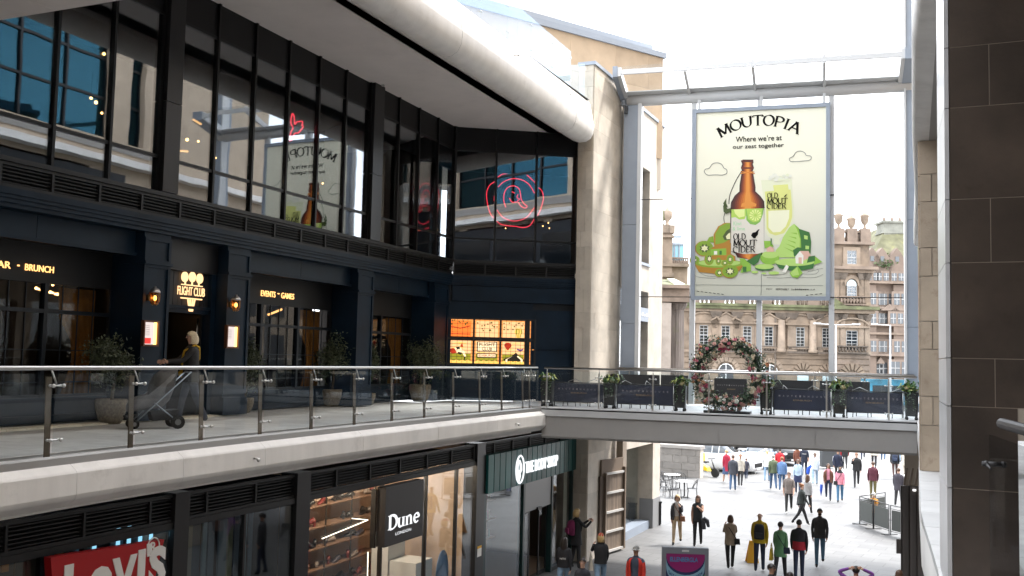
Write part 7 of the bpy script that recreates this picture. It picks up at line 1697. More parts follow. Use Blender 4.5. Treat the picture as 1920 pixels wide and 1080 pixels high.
b.build('poster_print', [mat('print_magenta', (.24, .01, .12), .3), mat('print_sky', (.20, .36, .46), .3), mat('print_green', (.05, .25, .04), .3), mat('print_blue', (.03, .22, .42), .3), mat('print_navy', (.01, .06, .16), .3)], sc_, kind='stuff')
b = MB(); b.fb(F_, (L0+L1)/2-.08, (L0+L1)/2+.08, .0, .01, tz-.09, tz-.05); b.build('badge', BLUEGL, t)
# stone wall with coping, bins, cone
p0, p1 = at_z(1240, 889, GZ), at_z(1312, 897, GZ); Fw = Fr((p0.x-3, p0.y-.25), (p1.x, p1.y))
wl = thing('stone_wall', 'low grey stone block wall with coping at the edge of the plaza, left', 'wall', Fw.P(2, 0, GZ))
b = MB(); b.fb(Fw, 0, Fw.L, -.6, -.03, GZ, GZ+1.55); b.build('core', JOINT, wl)
GST = mat('grey_wall_stone', (.2, .185, .17), .85, var=.15, scale=2, ovar=.12)
clad(Fw, 0, Fw.L, GZ, GZ+1.55, [.4, .38, .39, .38], [[.9, 1.0], [1.1, .8]], GST, wl, gap=.02)
Fw2 = Fr((p1.x, p1.y), (p1.x+.9*fh.x, p1.y+.9*fh.y)); 
b = MB(); b.fb(Fw, -.05, Fw.L+.06, -.7, .08, GZ+1.55, GZ+1.72); b.build('coping', mat('wall_coping', (.30, .28, .26), .8), wl)
def bin_(u, v, h, w, label, fr=None):
    p = at_z(u, v, GZ); t = thing('litter_bin', label, 'bin', p); f_ = Fr((p.x-.5, p.y-.22), (p.x+.5, p.y+.22))
    b = MB(); b.fb(f_, f_.L/2-w/2, f_.L/2+w/2, -.4, 0, GZ+.04, GZ+h); b.build('body', BLACK, t); b = MB(); b.fb(f_, f_.L/2-w/2-.02, f_.L/2+w/2+.02, -.42, .02, GZ+h, GZ+h+.06); b.fb(f_, f_.L/2-w*.35, f_.L/2+w*.35, .0, .015, GZ+h-.3, GZ+h-.15); b.build('lid', mat('bin_lid', (.03, .03, .032), .4), t); b = MB(); b.fb(f_, f_.L/2-w*.4, f_.L/2+w*.4, -.38, -.02, GZ, GZ+.04); b.build('foot', DARK, t)
bin_(1279, 893, 1.25, .4, 'black litter bin in front of the low stone wall'); bin_(1233, 985, .85, .28, 'slim black bin at the foot of the sunlit stone wing'); bin_(1186, 988, .85, .3, 'black bin behind the shop glass of the stone wing')
p = at_z(1558, 876, GZ); t = thing('utility_cabinet', 'dark grey street cabinet with two round holes behind the walkers', 'cabinet', p); f_ = face(1); f_ = Fr((p.x-.5, p.y-.22), (p.x+.5, p.y+.22)); b = MB(); b.fb(f_, f_.L/2-.55, f_.L/2+.6, -.5, 0, GZ, GZ+1.5); b.build('body', mat('cabinet_grey', (.06, .065, .07), .5), t)
for s in (-.2, .15): b = MB(); b.tube([f_.P(f_.L/2+s, 0, GZ+1.25), f_.P(f_.L/2+s, .02, GZ+1.25)], .1, 10); b.build('hole', BLACK, t)
p = at_z(1410, 1054, GZ); t = thing('floor_cone', 'yellow folding wet floor sign on the paving beside the man in yellow', 'floor sign', p); f_ = Fr((p.x-.5, p.y-.2), (p.x+.5, p.y+.2)); YL = mat('sign_yellow', (.75, .38, .01), .4)
for sg_ in (1, -1):
    b = MB(); c = f_.L/2; b.hexa([f_.P(c-.19, .16*sg_, GZ), f_.P(c+.19, .16*sg_, GZ), f_.P(c+.19, .14*sg_, GZ), f_.P(c-.19, .14*sg_, GZ), f_.P(c-.09, .02*sg_, GZ+.66), f_.P(c+.09, .02*sg_, GZ+.66), f_.P(c+.09, .005*sg_, GZ+.66), f_.P(c-.09, .005*sg_, GZ+.66)]); b.build('board', YL, t)
b = MB(); b.tube([f_.P(c-.09, 0, GZ+.66), f_.P(c+.09, 0, GZ+.66)], .02, 6); b.build('hinge', YL, t)
# crowd barriers
GC = mat('grey_screen', (.075, .08, .075), .8)
def barrier(a, c, label):
    f_ = Fr(a, c); t = thing('cafe_barrier', label, 'barrier', f_.P(f_.L/2, 0, GZ), 'grey cafe barriers on the right of the plaza')
    for s in (.0, f_.L):
        b = MB(); b.tube([f_.P(s, 0, GZ), f_.P(s, 0, GZ+1.12)], .02, 6); b.build('upright', BLACK, t); b = MB(); b.fb(f_, s-.04, s+.04, -.3, .3, GZ, GZ+.02); b.build('foot', BLACK, t)
    b = MB(); b.tube([f_.P(0, 0, GZ+1.1), f_.P(f_.L, 0, GZ+1.1)], .018, 6); b.tube([f_.P(0, 0, GZ+.97), f_.P(f_.L, 0, GZ+.97)], .012, 6); b.tube([f_.P(0, 0, GZ+.14), f_.P(f_.L, 0, GZ+.14)], .012, 6); b.build('rails', BLACK, t)
    b = MB(); b.fb(f_, .06, f_.L-.06, -.008, .008, GZ+.18, GZ+.93); b.build('screen', GC, t)
g = lambda u, v: at_z(u, v, GZ).xy
barrier(g(1612, 983), g(1637, 992), 'grey cafe barrier at the left of the row'); barrier(g(1638.5, 992), g(1667, 1002), 'grey cafe barrier in the middle of the row'); barrier(g(1670, 1003), g(1704, 1011), 'grey cafe barrier nearest the steel gate'); barrier(g(1612, 983), g(1660, 974), 'grey cafe barrier at the back of the seated woman')
# bistro tables and chairs
def bistro(u, v, label):
    p = at_z(u, v, GZ); t = thing('bistro_table', label, 'table', p, 'white topped bistro tables on the plaza'); b = MB(); b.lathe(p+Vector((0, 0, .72)), [(.40, 0), (.41, .02), (.40, .03)], 20); b.build('top', WHITEP, t); b = MB(); b.lathe(p, [(.25, 0), (.05, .03), (.035, .1), (.035, .72)], 10); b.build('pedestal', BLACK, t)
def wire_chair(u, v, rz, label):
    p = at_z(u, v, GZ); t = thing('wire_chair', label, 'chair', p, 'black wire chairs round the bistro tables', rz); LOC[t.name] = Vector()
    for x in (-.19, .19):
        for y in (-.19, .19): b = MB(); b.tube([(x*1.15, y*1.15, 0), (x, y, .45)], .016, 5); b.build('leg', BLACK, t)
    b = MB(); b.lathe((0, 0, .44), [(.22, 0), (.23, .015)], 14); b.build('seat', BLACK, t)
    b = MB()
    b.tube([(-.22, .0, .45), (-.25, .1, .66), (-.2, .22, .82), (0, .27, .88), (.2, .22, .82), (.25, .1, .66), (.22, 0, .45)], .016, 5)
    for k in range(5): x = -.16+.08*k; b.tube([(x, .2, .45), (x*1.05, .25-abs(x)*.2, .86)], .008, 4)
    b.tube([(-.22, .18, .65), (0, .25, .66), (.22, .18, .65)], .008, 4); b.build('back', BLACK, t)
bistro(1260, 918, 'bistro table nearest the low stone wall'); bistro(1283, 932, 'bistro table nearest the walkers')
for u, v, r, l in ((1245, 931, 1.2, 'at the far left'), (1250, 917, 2.4, 'behind the rear table'), (1266, 934, .6, 'between the two tables'), (1298, 934, -1.3, 'right of the front table'), (1278, 918, 3.0, 'against the rear table'), (1243, 921, 1.6, 'half hidden by the stone wing')): wire_chair(u, v, r, 'black wire chair %s' % l)
# ---- vehicles
def car(u, v, rz, label, col, kind='car', L_=4.3, H_=1.5, W_=1.78):
    p = at_z(u, v, GZ-.12); t = thing(kind.replace(' ', '_'), label, kind, p, rz=rz); LOC[t.name] = Vector(); CM = mat('car_paint_'+label.split()[0], col, .25, coat=.6)
    h = L_/2; van = kind == 'van'; 
    sec = [(-h, .45, .75, .86), (-h+.05, .3, .95, .95), (-h*.62, .25, 1.02 if not van else 1.12, 1), (-h*.3, .25, 1.05 if not van else 1.3, 1), (h*.55, .25, 1.0, 1), (h*.93, .28, .95, .97), (h, .4, .75, .9)]
    S_ = H_/1.5
    rows_ = []
    for x, z0, z1, k in sec:
        w = W_/2*k; z1 *= S_; rows_.append([(-w*.85, x, z0), (-w, x, z0+.15), (-w, x, z1-.2), (-w*.94, x, z1-.05), (-w*.8, x, z1), (w*.8, x, z1), (w*.94, x, z1-.05), (w, x, z1-.2), (w, x, z0+.15), (w*.85, x, z0)])
    b = MB(); b.grid(rows_, 0, True, True, True); bo = b.build('body', CM, t)
    cab = [(-h*.42 if not van else -h*.7, .98, .84), (-h*.08 if not van else -h*.4, 1.42, .70), (h*.1, 1.5, .72), (h*.5, 1.48, .70), (h*.9, 1.0 if not van else 1.2, .82)]
    rows_ = []
    for x, z, k in cab: w = W_/2*k; rows_.append([(-W_/2*.9, x, .92*S_), (-w, x, z*S_-.04), (-w*.9, x, z*S_), (w*.9, x, z*S_), (w, x, z*S_-.04), (W_/2*.9, x, .92*S_)])
    b = MB(); b.grid(rows_, 0, False, True); b.poly(rows_[0]); b.poly(rows_[-1]); b.build('cabin_glass', mat('car_glass', (.02, .03, .04), .08, spec=.9), t)
    b = MB(); rr = [[(x_*1.01, y, z+.012) for x_, y, z in r[2:4]] for r in rows_[1:4]]; b.grid(rr, 0); b.build('roof', CM, t)
    b = MB()
    for r in (rows_[1], rows_[2], rows_[3]):
        for sg_ in (0, -1): a_, c_ = Vector(r[sg_]), Vector(r[1] if sg_ == 0 else r[-2]); b.tube([a_, c_], .035, 5)
    b.build('door_pillars', CM, t, kind='stuff')
    for x in (-1, 1):
        for y in (-h*.62, h*.62):
            b = MB(); c = Vector((x*(W_/2-.1), y, .33)); b.tube([c-Vector((.1, 0, 0)), c+Vector((.1, 0, 0))], .33, 16); wh = b.build('wheel', mat('tyre', (.012, .012, .012), .8), t); b = MB(); b.tube([c+Vector((x*.07, 0, 0)), c+Vector((x*.115, 0, 0))], .2, 12); b.build('rim', STEEL, wh)
        b = MB(); b.ball((x*W_*.36, -h+.03, .72*S_), .14, 8, sq=(1.2, .5, .6)); b.build('headlight', mat('headlight', (.7, .72, .75), .1), t)
        b = MB(); b.ball((x*W_*.40, h-.02, .8*S_), .12, 8, sq=(1, .4, .8)); b.build('tail_light', mat('tail_light', (.4, .01, .01), .2), t)
        b = MB(); b.ball((x*(W_/2+.08), -h*.3, 1.02*S_), .1, 6, sq=(1, .6, .7)); b.build('mirror', CM, t)
    b = MB(); b.bx(-W_*.3, W_*.3, -h-.012, -h+.1, .42*S_, .62*S_); b.build('grille', BLACKM, t); b = MB(); b.bx(-.26, .26, -h-.03, -h-.014, .36, .46); b.build('number_plate', WHITEP, t)
    return t
car(1424, 877, .15, 'silver-blue car facing the plaza, partly under the bridge edge', (.35, .42, .5)); car(1462, 868, .6, 'black car beside the silver-blue one under the bridge edge', (.015, .016, .018), H_=1.62)
car(1352, 886, 1.35, 'white van-like car parked behind the woman in red', (.7, .72, .74), L_=4.6, H_=1.75); car(1262, 851, 1.7, 'dark blue car behind the low stone wall', (.03, .05, .14)); car(1410, 846, 1.6, 'grey car cut off by the bridge at the far side of the street', (.12, .12, .13))
p = at_z(1325, 893, GZ); t = thing('motor_scooter', 'yellow delivery scooter parked at the end of the low stone wall', 'scooter', p, rz=1.1); LOC[t.name] = Vector(); YB = mat('scooter_yellow', (.75, .55, .01), .35)
for y in (-.6, .6): b = MB(); b.tube([(-.06, y, .25), (.06, y, .25)], .25, 14); b.build('wheel', mat('tyre', (.012, .012, .012)), t)
b = MB(); b.hexa([(-.17, -.2, .3), (.17, -.2, .3), (.17, .75, .4), (-.17, .75, .4), (-.14, -.1, .5), (.14, -.1, .5), (.17, .7, .75), (-.17, .7, .75)]); b.build('body', YB, t); b = MB(); b.bx(-.25, .25, .35, .85, .78, 1.25); b.build('top_box', YB, t); b = MB(); b.tube([(0, -.6, .3), (0, -.35, .95)], .035, 8); b.tube([(-.32, -.33, 1.0), (.32, -.33, 1.0)], .025, 6); b.build('handlebar', BLACK, t); b = MB(); b.bx(-.14, .14, -.05, .38, .74, .82); b.build('seat', BLACK, t)
# bus seen over the rear rail
Fb = face(92); a0, zt = Fb.on(1632, 711); a1 = Fb.on(1740, 711)[0]
t = thing('bus', 'blue and white double decker bus passing behind the right end of the footbridge', 'bus', Fb.P((a0+a1)/2, 0, GZ)); BB_ = mat('bus_blue', (.04, .20, .30), .3, var=.8, scale=.7, coat=.4)
b = MB(); b.fb(Fb, a0, a0+10.5, -2.5, 0, GZ+.25, zt); b.build('body', BB_, t)
b = MB(); b.fb(Fb, a0+.2, a0+10.3, .0, .02, zt-1.45, zt-.55); b.build('upper_window', mat('car_glass', (.02, .03, .04)), t); b = MB(); b.fb(Fb, a0+.2, a0+10.3, .0, .02, zt-3.3, zt-2.3); b.build('lower_window', mat('car_glass', (.02, .03, .04)), t)
for s in (2, 8): b = MB(); c = Fb.P(a0+s, -.1, GZ+.4); n_ = Vector((Fb.n.x, Fb.n.y, 0)); b.tube([c-n_*.15, c+n_*.15], .48, 14); b.build('wheel', mat('tyre', (.012, .012, .012)), t)
b = MB(); 
for k in range(4): b.ext(Fb, [(a0+1+2.4*k, zt-2.2), (a0+2+2.4*k, zt-2.2), (a0+2.6+2.4*k, zt-1.5), (a0+1.6+2.4*k, zt-1.5)], .0, .015)
b.build('white_stripe', WHITEP, t, kind='stuff')
hr = thing('ramp_handrail', 'white sloping handrail beside the dark suitcase near the cars', 'handrail', at_z(1405, 886, GZ)); a_, c_ = at_z(1402, 888, GZ), at_z(1416, 889, GZ)
b = MB(); b.tube([a_+Vector((0, 0, .05)), a_+Vector((0, 0, .85)), c_+Vector((.6, 2.2, 1.5))], .035, 6); b.build('rail', WHITEP, hr); b = MB(); b.tube([c_, c_+Vector((0, 0, 1.15))], .03, 6); b.build('post', WHITEP, hr)
# ================================================================== PEOPLE
def dr(c): return mat('cloth_%d_%d_%d' % tuple(int(x*255) for x in c), c, .85, var=.22, scale=7, bump=.55, bscale=13)
SK = {'a': mat('skin_light', (.62, .38, .28), .5), 'b': mat('skin_mid', (.44, .25, .165), .5), 'c': mat('skin_brown', (.16, .08, .05), .5)}
HAIR = {'blond': mat('hair_blond', (.50, .34, .15), .5, var=.3, scale=60), 'plat': mat('hair_platinum', (.70, .60, .42), .5, var=.2, scale=60), 'dark': mat('hair_dark', (.02, .013, .01), .45, var=.3, scale=60), 'brown': mat('hair_brown', (.09, .045, .025), .5, var=.3, scale=60), 'ginger': mat('hair_ginger', (.25, .10, .035), .5, var=.3, scale=60), 'grey': mat('hair_grey', (.25, .23, .21), .6, var=.2, scale=60), 'white': mat('hair_white', (.62, .6, .56), .6)}
EYEW = mat('eye_white', (.7, .7, .68), .3); EYED = mat('eye_dark', (.02, .015, .012), .2); LIPS = mat('lips', (.32, .10, .09), .5)
def rodr(v, f, ab, sg):
    """down vector swung forward by f and outward by ab"""
    return Vector((sg*sin(ab)*cos(f*.5), -sin(f)*cos(ab), -cos(f)*cos(ab)))
def body_mesh(h, fem, legs, arms, mats, sit=False, lvl=2, short=False, bareleg=False, headturn=0, tilt=0):
    k = h/1.75; V, Ed, Rd, Lb = [], [], [], []
    def v(p, rx, ry=None): V.append(Vector(p)*k); Rd.append((rx*k, (ry or rx)*k)); return len(V)-1
    def e(a, b_, l): Ed.append((a, b_)); Lb.append(l)
    sw = .155 if fem else .178; hip = .095 if fem else .088
    P = v((0, 0, .95), .145 if fem else .14, .10); Wt = v((0, 0, 1.10), .118 if fem else .135, .092); Ch = v((0, -.005, 1.30), .145 if fem else .165, .105); Sh = v((0, .0, 1.42), .10, .075); Nk = v((0, -.005, 1.505), .05, .052)
    e(P, Wt, 'hip'); e(Wt, Ch, 'torso'); e(Ch, Sh, 'torso'); e(Sh, Nk, 'neck')
    tx, ty = sin(headturn)*.03, -.012-tilt*.05
    Jw = v((tx*.5, ty-.012, 1.575-tilt*.02), .058, .066); Hm = v((tx*.6, ty, 1.65-tilt*.03), .073, .088); Ht = v((tx*.4, ty+.012, 1.71-tilt*.03), .052, .062)
    e(Nk, Jw, 'neck'); e(Jw, Hm, 'head'); e(Hm, Ht, 'head')
    hands = []
    for sg, (f, ab, el, inw) in zip((-1, 1), arms):
        S0 = v((sg*sw, 0, 1.405), .062, .058); e(Sh, S0, 'torso')
        u_ = rodr(None, f, ab, sg) if f < 5 else Vector((sg*.72, 0, .69)); p = Vector((sg*(sw+.015), 0, 1.40)); el_p = p+u_*.285
        w_ = Vector((-sg*.88, .22, .36)).normalized() if f >= 5 else Vector((-sg*inw, -sin(f+el), -cos(f+el))).normalized(); wr = el_p+w_*.25; hd = wr+w_*.075
        E1 = v(el_p, .05); W1 = v(wr, .036); H1 = v(hd, .036, .02)
        e(S0, E1, 'uarm'); e(E1, W1, 'farm'); e(W1, H1, 'hand'); hands.append((hd*k, w_, sg))
    low = 9
    for sg, (th, kn) in zip((-1, 1), legs):
        h0 = Vector((sg*hip, 0, .90)); u_ = Vector((0, -sin(th), -cos(th))); kp = h0+u_*.42; s_ = Vector((0, -sin(th-kn), -cos(th-kn))); an = kp+s_*.415
        H0 = v(h0, .096 if fem else .094); K0 = v(kp, .068); A0 = v(an, .050); fd = Vector((0, -cos(th-kn)*1, sin(-(th-kn))*.6)).normalized(); T0 = v(an+Vector((0, -.0, -.045))+fd*.12, .036, .03); B0 = v(an+Vector((0, .03, -.04)), .036)
        e(P, H0, 'hip'); e(H0, K0, 'thigh'); e(K0, A0, 'shin'); e(A0, T0, 'foot'); e(A0, B0, 'foot'); low = min(low, (an.z-.08), (an+fd*.12).z-.08)
    dz = -low*k if not sit else 0
    for p in V: p.z += dz
    me = bpy.data.meshes.new('person'); me.from_pydata([tuple(p) for p in V], Ed, [])
    ob = bpy.data.objects.new('person', me)
    sm = ob.modifiers.new('skin', 'SKIN'); sm.use_smooth_shade = True
    if not me.skin_vertices: 
        import bmesh
        bm = bmesh.new(); bm.from_mesh(me); bm.verts.layers.skin.verify(); bm.to_mesh(me); bm.free()
    for i, s in enumerate(me.skin_vertices[0].data): s.radius = Rd[i]; s.use_root = (i == 0)
    ss_ = ob.modifiers.new('sub', 'SUBSURF'); ss_.levels = lvl; ss_.render_levels = lvl
    out = eval_mesh(ob); bpy.data.objects.remove(ob); bpy.data.meshes.remove(me)
    b = MB(); b.v = [p.co.copy() for p in out.vertices]
    idx = {'skin': 0, 'top': 1, 'sleeve': 2, 'leg': 3, 'shoe': 4}
    Vz = V
    def segd(p, a, c):
        ab = c-a; t = max(0, min(1, (p-a).dot(ab)/max(ab.length_squared, 1e-9))); return (p-a-ab*t).length
    for pl_ in out.polygons:
        c = pl_.center; best, bl = 9, 'torso'
        for (a_, c_), l in zip(Ed, Lb):
            d = segd(c, Vz[a_], Vz[c_])-.5*(Rd[a_][0]+Rd[c_][0])
            if d < best: best, bl = d, l
        if bl in ('hip', 'thigh') : m_ = idx['leg'] if (c.z-dz) < 1.0*k else idx['top']
        elif bl == 'torso': m_ = idx['top']
        elif bl in ('head', 'neck'): m_ = 0
        elif bl == 'uarm': m_ = idx['sleeve']
        elif bl == 'farm': m_ = 0 if short else idx['sleeve']
        elif bl == 'hand': m_ = 0
        elif bl == 'shin': m_ = 0 if bareleg else idx['leg']
        else: m_ = idx['shoe']
        b.f.append(tuple(pl_.vertices)); b.m.append(m_); b.sm.append(True)
    bpy.data.meshes.remove(out)
    zup = Vector((0, 0, dz))
    for hd, w_, sg in hands:      # five bent fingers per hand, rooted inside the palm
        hd = hd+zup; side = w_.cross(Vector((0, -1, 0))); 
        if side.length < .2: side = w_.cross(Vector((1, 0, 0)))
        side.normalize(); curl = (Vector((-sg, -.3, 0))-w_*Vector((-sg, -.3, 0)).dot(w_)).normalized(); ax_ = w_.cross(curl).normalized()
        for q, (off, ln) in enumerate(((-.026, .068), (-.009, .078), (.009, .073), (.025, .058))):
            r0 = hd+ax_*off*k; b.tube([r0, r0+w_*ln*.5*k+curl*.006*k, r0+w_*ln*.85*k+curl*.026*k, r0+w_*ln*.9*k+curl*.045*k], [.0095*k, .009*k, .008*k, .005*k], 5, 0)
        r0 = hd-w_*.03*k-ax_*.02*k; b.tube([r0, r0-ax_*.03*k+w_*.03*k+curl*.012*k, r0-ax_*.034*k+w_*.055*k+curl*.025*k], [.011*k, .0095*k, .006*k], 5, 0)
    hc = Vector((tx*.6, ty, 1.65-tilt*.03))*k+zup
    b.hexa([hc+Vector(q)*k for q in ((-.014, -.082, -.03), (.014, -.082, -.03), (.01, -.07, .0), (-.01, -.07, .0), (-.012, -.105, -.03), (.012, -.105, -.03), (.006, -.085, .022), (-.006, -.085, .022))], 0)
    for sg in (-1, 1):
        b.ball(hc+Vector((sg*.03, -.076, .012))*k, .0125*k, 6, 5); b.ball(hc+Vector((sg*.03, -.085, .012))*k, .0065*k, 6, 6); b.ball(hc+Vector((sg*.078, .004, -.01))*k, .024*k, 6, 0, (.4, .8, 1.2))
        b.tube([hc+Vector((sg*.016, -.086, .034))*k, hc+Vector((sg*.046, -.078, .036))*k], .004*k, 4, 6)
    b.ball(hc+Vector((0, -.08, -.055))*k, .02*k, 6, 7, (1, .35, .3))
    return b, k, dz, hc
def hair_mesh(hc, k, style):
    b = MB(); n = 20; rows = []
    R_ = (.086, .104, .094)
    lim = lambda a: 60+(135-60)*((1+a)/2)**.7      # a: -1 front, +1 back
    for i in range(7):
        row = []
        for j in range(n):
            az = 2*pi*j/n; a = sin(az); L_ = radians(lim(a) if style != 'cap' else 78); t = L_*(i+.02)/6
            row.append(hc+Vector((R_[0]*sin(t)*cos(az), R_[1]*sin(t)*sin(az)+.008, R_[2]*cos(t)+.012))*k*(1+.02*((j*7+i*3) % 3-1)*(style != 'cap')))
        rows.append(row)
    b.grid(rows, 0, True)
    if style in ('long', 'bob'):
        zl = -.30 if style == 'long' else -.13; rr = []
        for i in range(6):
            row = []; f = i/5
            for j in range(13):
                az = -.30+(pi+.6)*j/12; z = .02+(zl-.02)*f; w = 1+.18*sin(f*pi)-(.1*f if style == 'long' else 0)
                row.append(hc+Vector((R_[0]*1.04*w*cos(az), R_[1]*1.03*w*sin(az)+.012+.02*f*(style == 'long'), z-.015*(j % 2)*f))*k)
            rr.append(row)
        b.grid(rr, 0); b.grid([[p+Vector((0, .012*k, 0)) if 0 else hc+(p-hc)*.92 for p in r] for r in rr], 0)
    if style == 'tail': b.tube([hc+Vector((0, .10, .03))*k, hc+Vector((0, .15, -.02))*k, hc+Vector((0, .14, -.14))*k, hc+Vector((0, .12, -.22))*k], [.02*k, .035*k, .03*k, .008*k], 7)
    if style == 'bun': b.ball(hc+Vector((0, .09, .08))*k, .045*k, 8)
    if style == 'beard':
        b.ball(hc+Vector((0, -.045, -.075))*k, .052*k, 8, 0, (1.15, .95, .8))
    if style == 'cap':
        b.grid([[hc+Vector((.07*cos(x)*1.1, -.07-.0*abs(sin(x)), .035))*k for x in [pi*(q/8) for q in range(9)]], [hc+Vector((.085*cos(x), -.06-.10*sin(x), .028-.01*sin(x)))*k for x in [pi*(q/8) for q in range(9)]]], 0)
    return b
def garment(b, k, dz, rings, m=0, gap=0, lap=0):
    """rings (z, rx, ry, dy, material): loft round the torso; gap opens the front"""
    n = 20; rows = []
    for z, rx, ry, dy in rings:
        rows.append([Vector((rx*cos(x), ry*sin(x)+dy, z))*k+Vector((0, 0, dz)) for x in [-pi/2+gap+(2*pi-2*gap)*j/n for j in range(n+1)]])
    b.grid(rows, m)
    return b
PN = 0
def person(pos, h, rz, label, top, leg, sleeve=None, shoe=(.03, .03, .03), skin='a', hair='dark', style='short', fem=False, stride=.35, arms=None, coat=None, coatlen=.86, gap=0, shirt=None, short=False, sit=False, bareleg=False, skirt=None, band=None, turn=0, tilt=0, group=None, lvl=1, phase=1):
    cs_ = dr(sleeve or coat or top); mats = [SK[skin], dr(shirt or top), cs_, dr(leg), dr(shoe), EYEW, EYED, LIPS]
    st = stride*phase
    legs = ((st, .08 if st > 0 else .5*abs(st)+.1), (-st, .5*abs(st)+.1 if st > 0 else .08)) if not sit else ((1.5, 1.5), (1.45, 1.5))
    if arms is None: arms = ((-st*.7+.05, .10, .25, .05), (st*.7+.05, .10, .25, .05))
    b, k, dz, hc = body_mesh(h, fem, legs, arms, mats, sit, lvl, short, bareleg, turn, tilt)
    t = b.build('person', mats, loc=(0, 0, 0), label=label, cat='person', group=group)
    LOC[t.name] = Vector(); t.location = pos; t.rotation_euler = (0, 0, rz)
    fw = .93 if fem else 1
    c_ = coat or top; g = MB(); sh_ = .01 if not coat else .022
    rings = [(1.475, .075, .07, .0), (1.44, .155*fw+sh_*.3, .085+sh_, .0), (1.38, .185*fw+sh_*.4, .112+sh_, .0), (1.27, .180*fw+sh_, .122+sh_, -.002), (1.12, .158*fw+sh_, .112+sh_, 0), (1.0, .165*fw+sh_, .118+sh_, 0), (.93, .172*fw+sh_, .125+sh_, 0)]
    if coatlen < .9: rings.append((coatlen, (.178+.0 if coatlen > .75 else .19)*fw+sh_, .132+sh_+(.0 if coatlen > .75 else .02), 0))
    if band:
        i = 4; garment(g, k, dz, rings[:i+1], 0, gap); garment(g, k, dz, rings[i:], 1, gap)
    else: garment(g, k, dz, rings, 0, gap)
    g.build('jacket' if coat else 'shirt', [dr(c_), dr(band or c_)], t)
    if skirt:
        g = MB(); zl, col = skirt; garment(g, k, dz, [(1.02, .16*fw, .115, 0), (.9, .19, .14, 0), (zl, .22, .19, 0)]); g.build('skirt', dr(col), t)
    if style not in ('bald', 'hijab', 'hood'):
        hm = hair_mesh(hc, k, style); hm.build('cap' if style == 'cap' else 'hair', HAIR[hair] if isinstance(hair, str) else dr(hair), t)
        if style == 'beard': pass
    if style == 'hijab':
        g = MB(); n = 16; rows = []
        for z, rx, ry, dy in ((.10, .02, .02, .01), (.085, .06, .07, .01), (.03, .092, .105, .012), (-.04, .09, .10, .012), (-.10, .08, .09, .01), (-.16, .11, .10, .0), (-.24, .17, .12, 0)):
            rows.append([hc+Vector((rx*cos(x), ry*sin(x)+dy+(.055 if abs(x+pi/2) < .7 and -.08 < z < .05 else 0), z))*k for x in [-pi+2*pi*j/n for j in range(n)]])
        g.grid(rows, 0, True); g.build('headscarf', dr((.02, .02, .025)), t)
    return t, k, dz, hc, pos, rz
def worn(name, label, cat, pr_, b, mats, nm='bag'):
    """something carried: its own thing at the carrier's place"""
    o = b.build(nm, mats, loc=(0, 0, 0), label=label, cat=cat); o.name = name; o.location = pr_[4]; o.rotation_euler = (0, 0, pr_[5]); return o
def backpack(pr_, col, label):
    k, dz = pr_[1], pr_[2]; t = thing('backpack', label, 'backpack', pr_[4], rz=pr_[5]); LOC[t.name] = Vector(); b = MB(); rows = []
    for z, w, d in ((.98, .10, .10), (1.0, .145, .16), (1.2, .15, .17), (1.36, .13, .13), (1.42, .08, .06)):
        rows.append([Vector((x*w, .12+y*d, z))*k+Vector((0, 0, dz)) for x, y in ((-1, 0), (-1, .7), (-.7, 1), (.7, 1), (1, .7), (1, 0))])
    b.grid(rows, 0, True, True, True); b.build('bag', dr(col), t); b = MB()
    for sg in (-1, 1): b.tube([Vector((sg*.10, .13, 1.38))*k+Vector((0, 0, dz)), Vector((sg*.115, .0, 1.455))*k+Vector((0, 0, dz)), Vector((sg*.125, -.135, 1.33))*k+Vector((0, 0, dz)), Vector((sg*.14, -.09, 1.12))*k+Vector((0, 0, dz)), Vector((sg*.13, .12, 1.05))*k+Vector((0, 0, dz))], .015*k, 5)
    b.build('strap', dr((.02, .02, .022)), t); b = MB(); o = Vector((0, 0, dz)); b.hexa([Vector(q)*k+o for q in ((-.10, .27, 1.03), (.10, .27, 1.03), (.10, .33, 1.05), (-.10, .33, 1.05), (-.10, .28, 1.2), (.10, .28, 1.2), (.10, .325, 1.18), (-.10, .325, 1.18))]); b.build('pocket', dr(tuple(min(1, c*1.5+.01) for c in col)), t)
def crossbag(pr_, col, label, sg=1, back=True):
    k, dz = pr_[1], pr_[2]; o = Vector((0, 0, dz)); t = thing('shoulder_bag', label, 'bag', pr_[4], rz=pr_[5]); LOC[t.name] = Vector(); y = .14 if back else -.14
    b = MB(); c = Vector((sg*.2, y*.5, .93)); b.hexa([(c+Vector(q))*k+o for q in ((-.1, -.05, -.1), (.1, -.05, -.1), (.1, .05, -.1), (-.1, .05, -.1), (-.085, -.035, .08), (.085, -.035, .08), (.085, .035, .08), (-.085, .035, .08))]); b.build('bag', dr(col), t)
    b = MB(); b.tube([Vector((-sg*.09, 0, 1.475))*k+o, Vector((-sg*.06, y*.95, 1.36))*k+o, Vector((sg*.08, y*1.08, 1.15))*k+o, Vector((sg*.18, y*.9, 1.0))*k+o], .012*k, 5); b.tube([Vector((-sg*.09, 0, 1.475))*k+o, Vector((-sg*.05, -y*.95, 1.36))*k+o, Vector((sg*.1, -y*1.05, 1.15))*k+o, Vector((sg*.19, -y*.6, 1.0))*k+o], .012*k, 5); b.build('strap', dr(tuple(c_*.8 for c_ in col)), t)
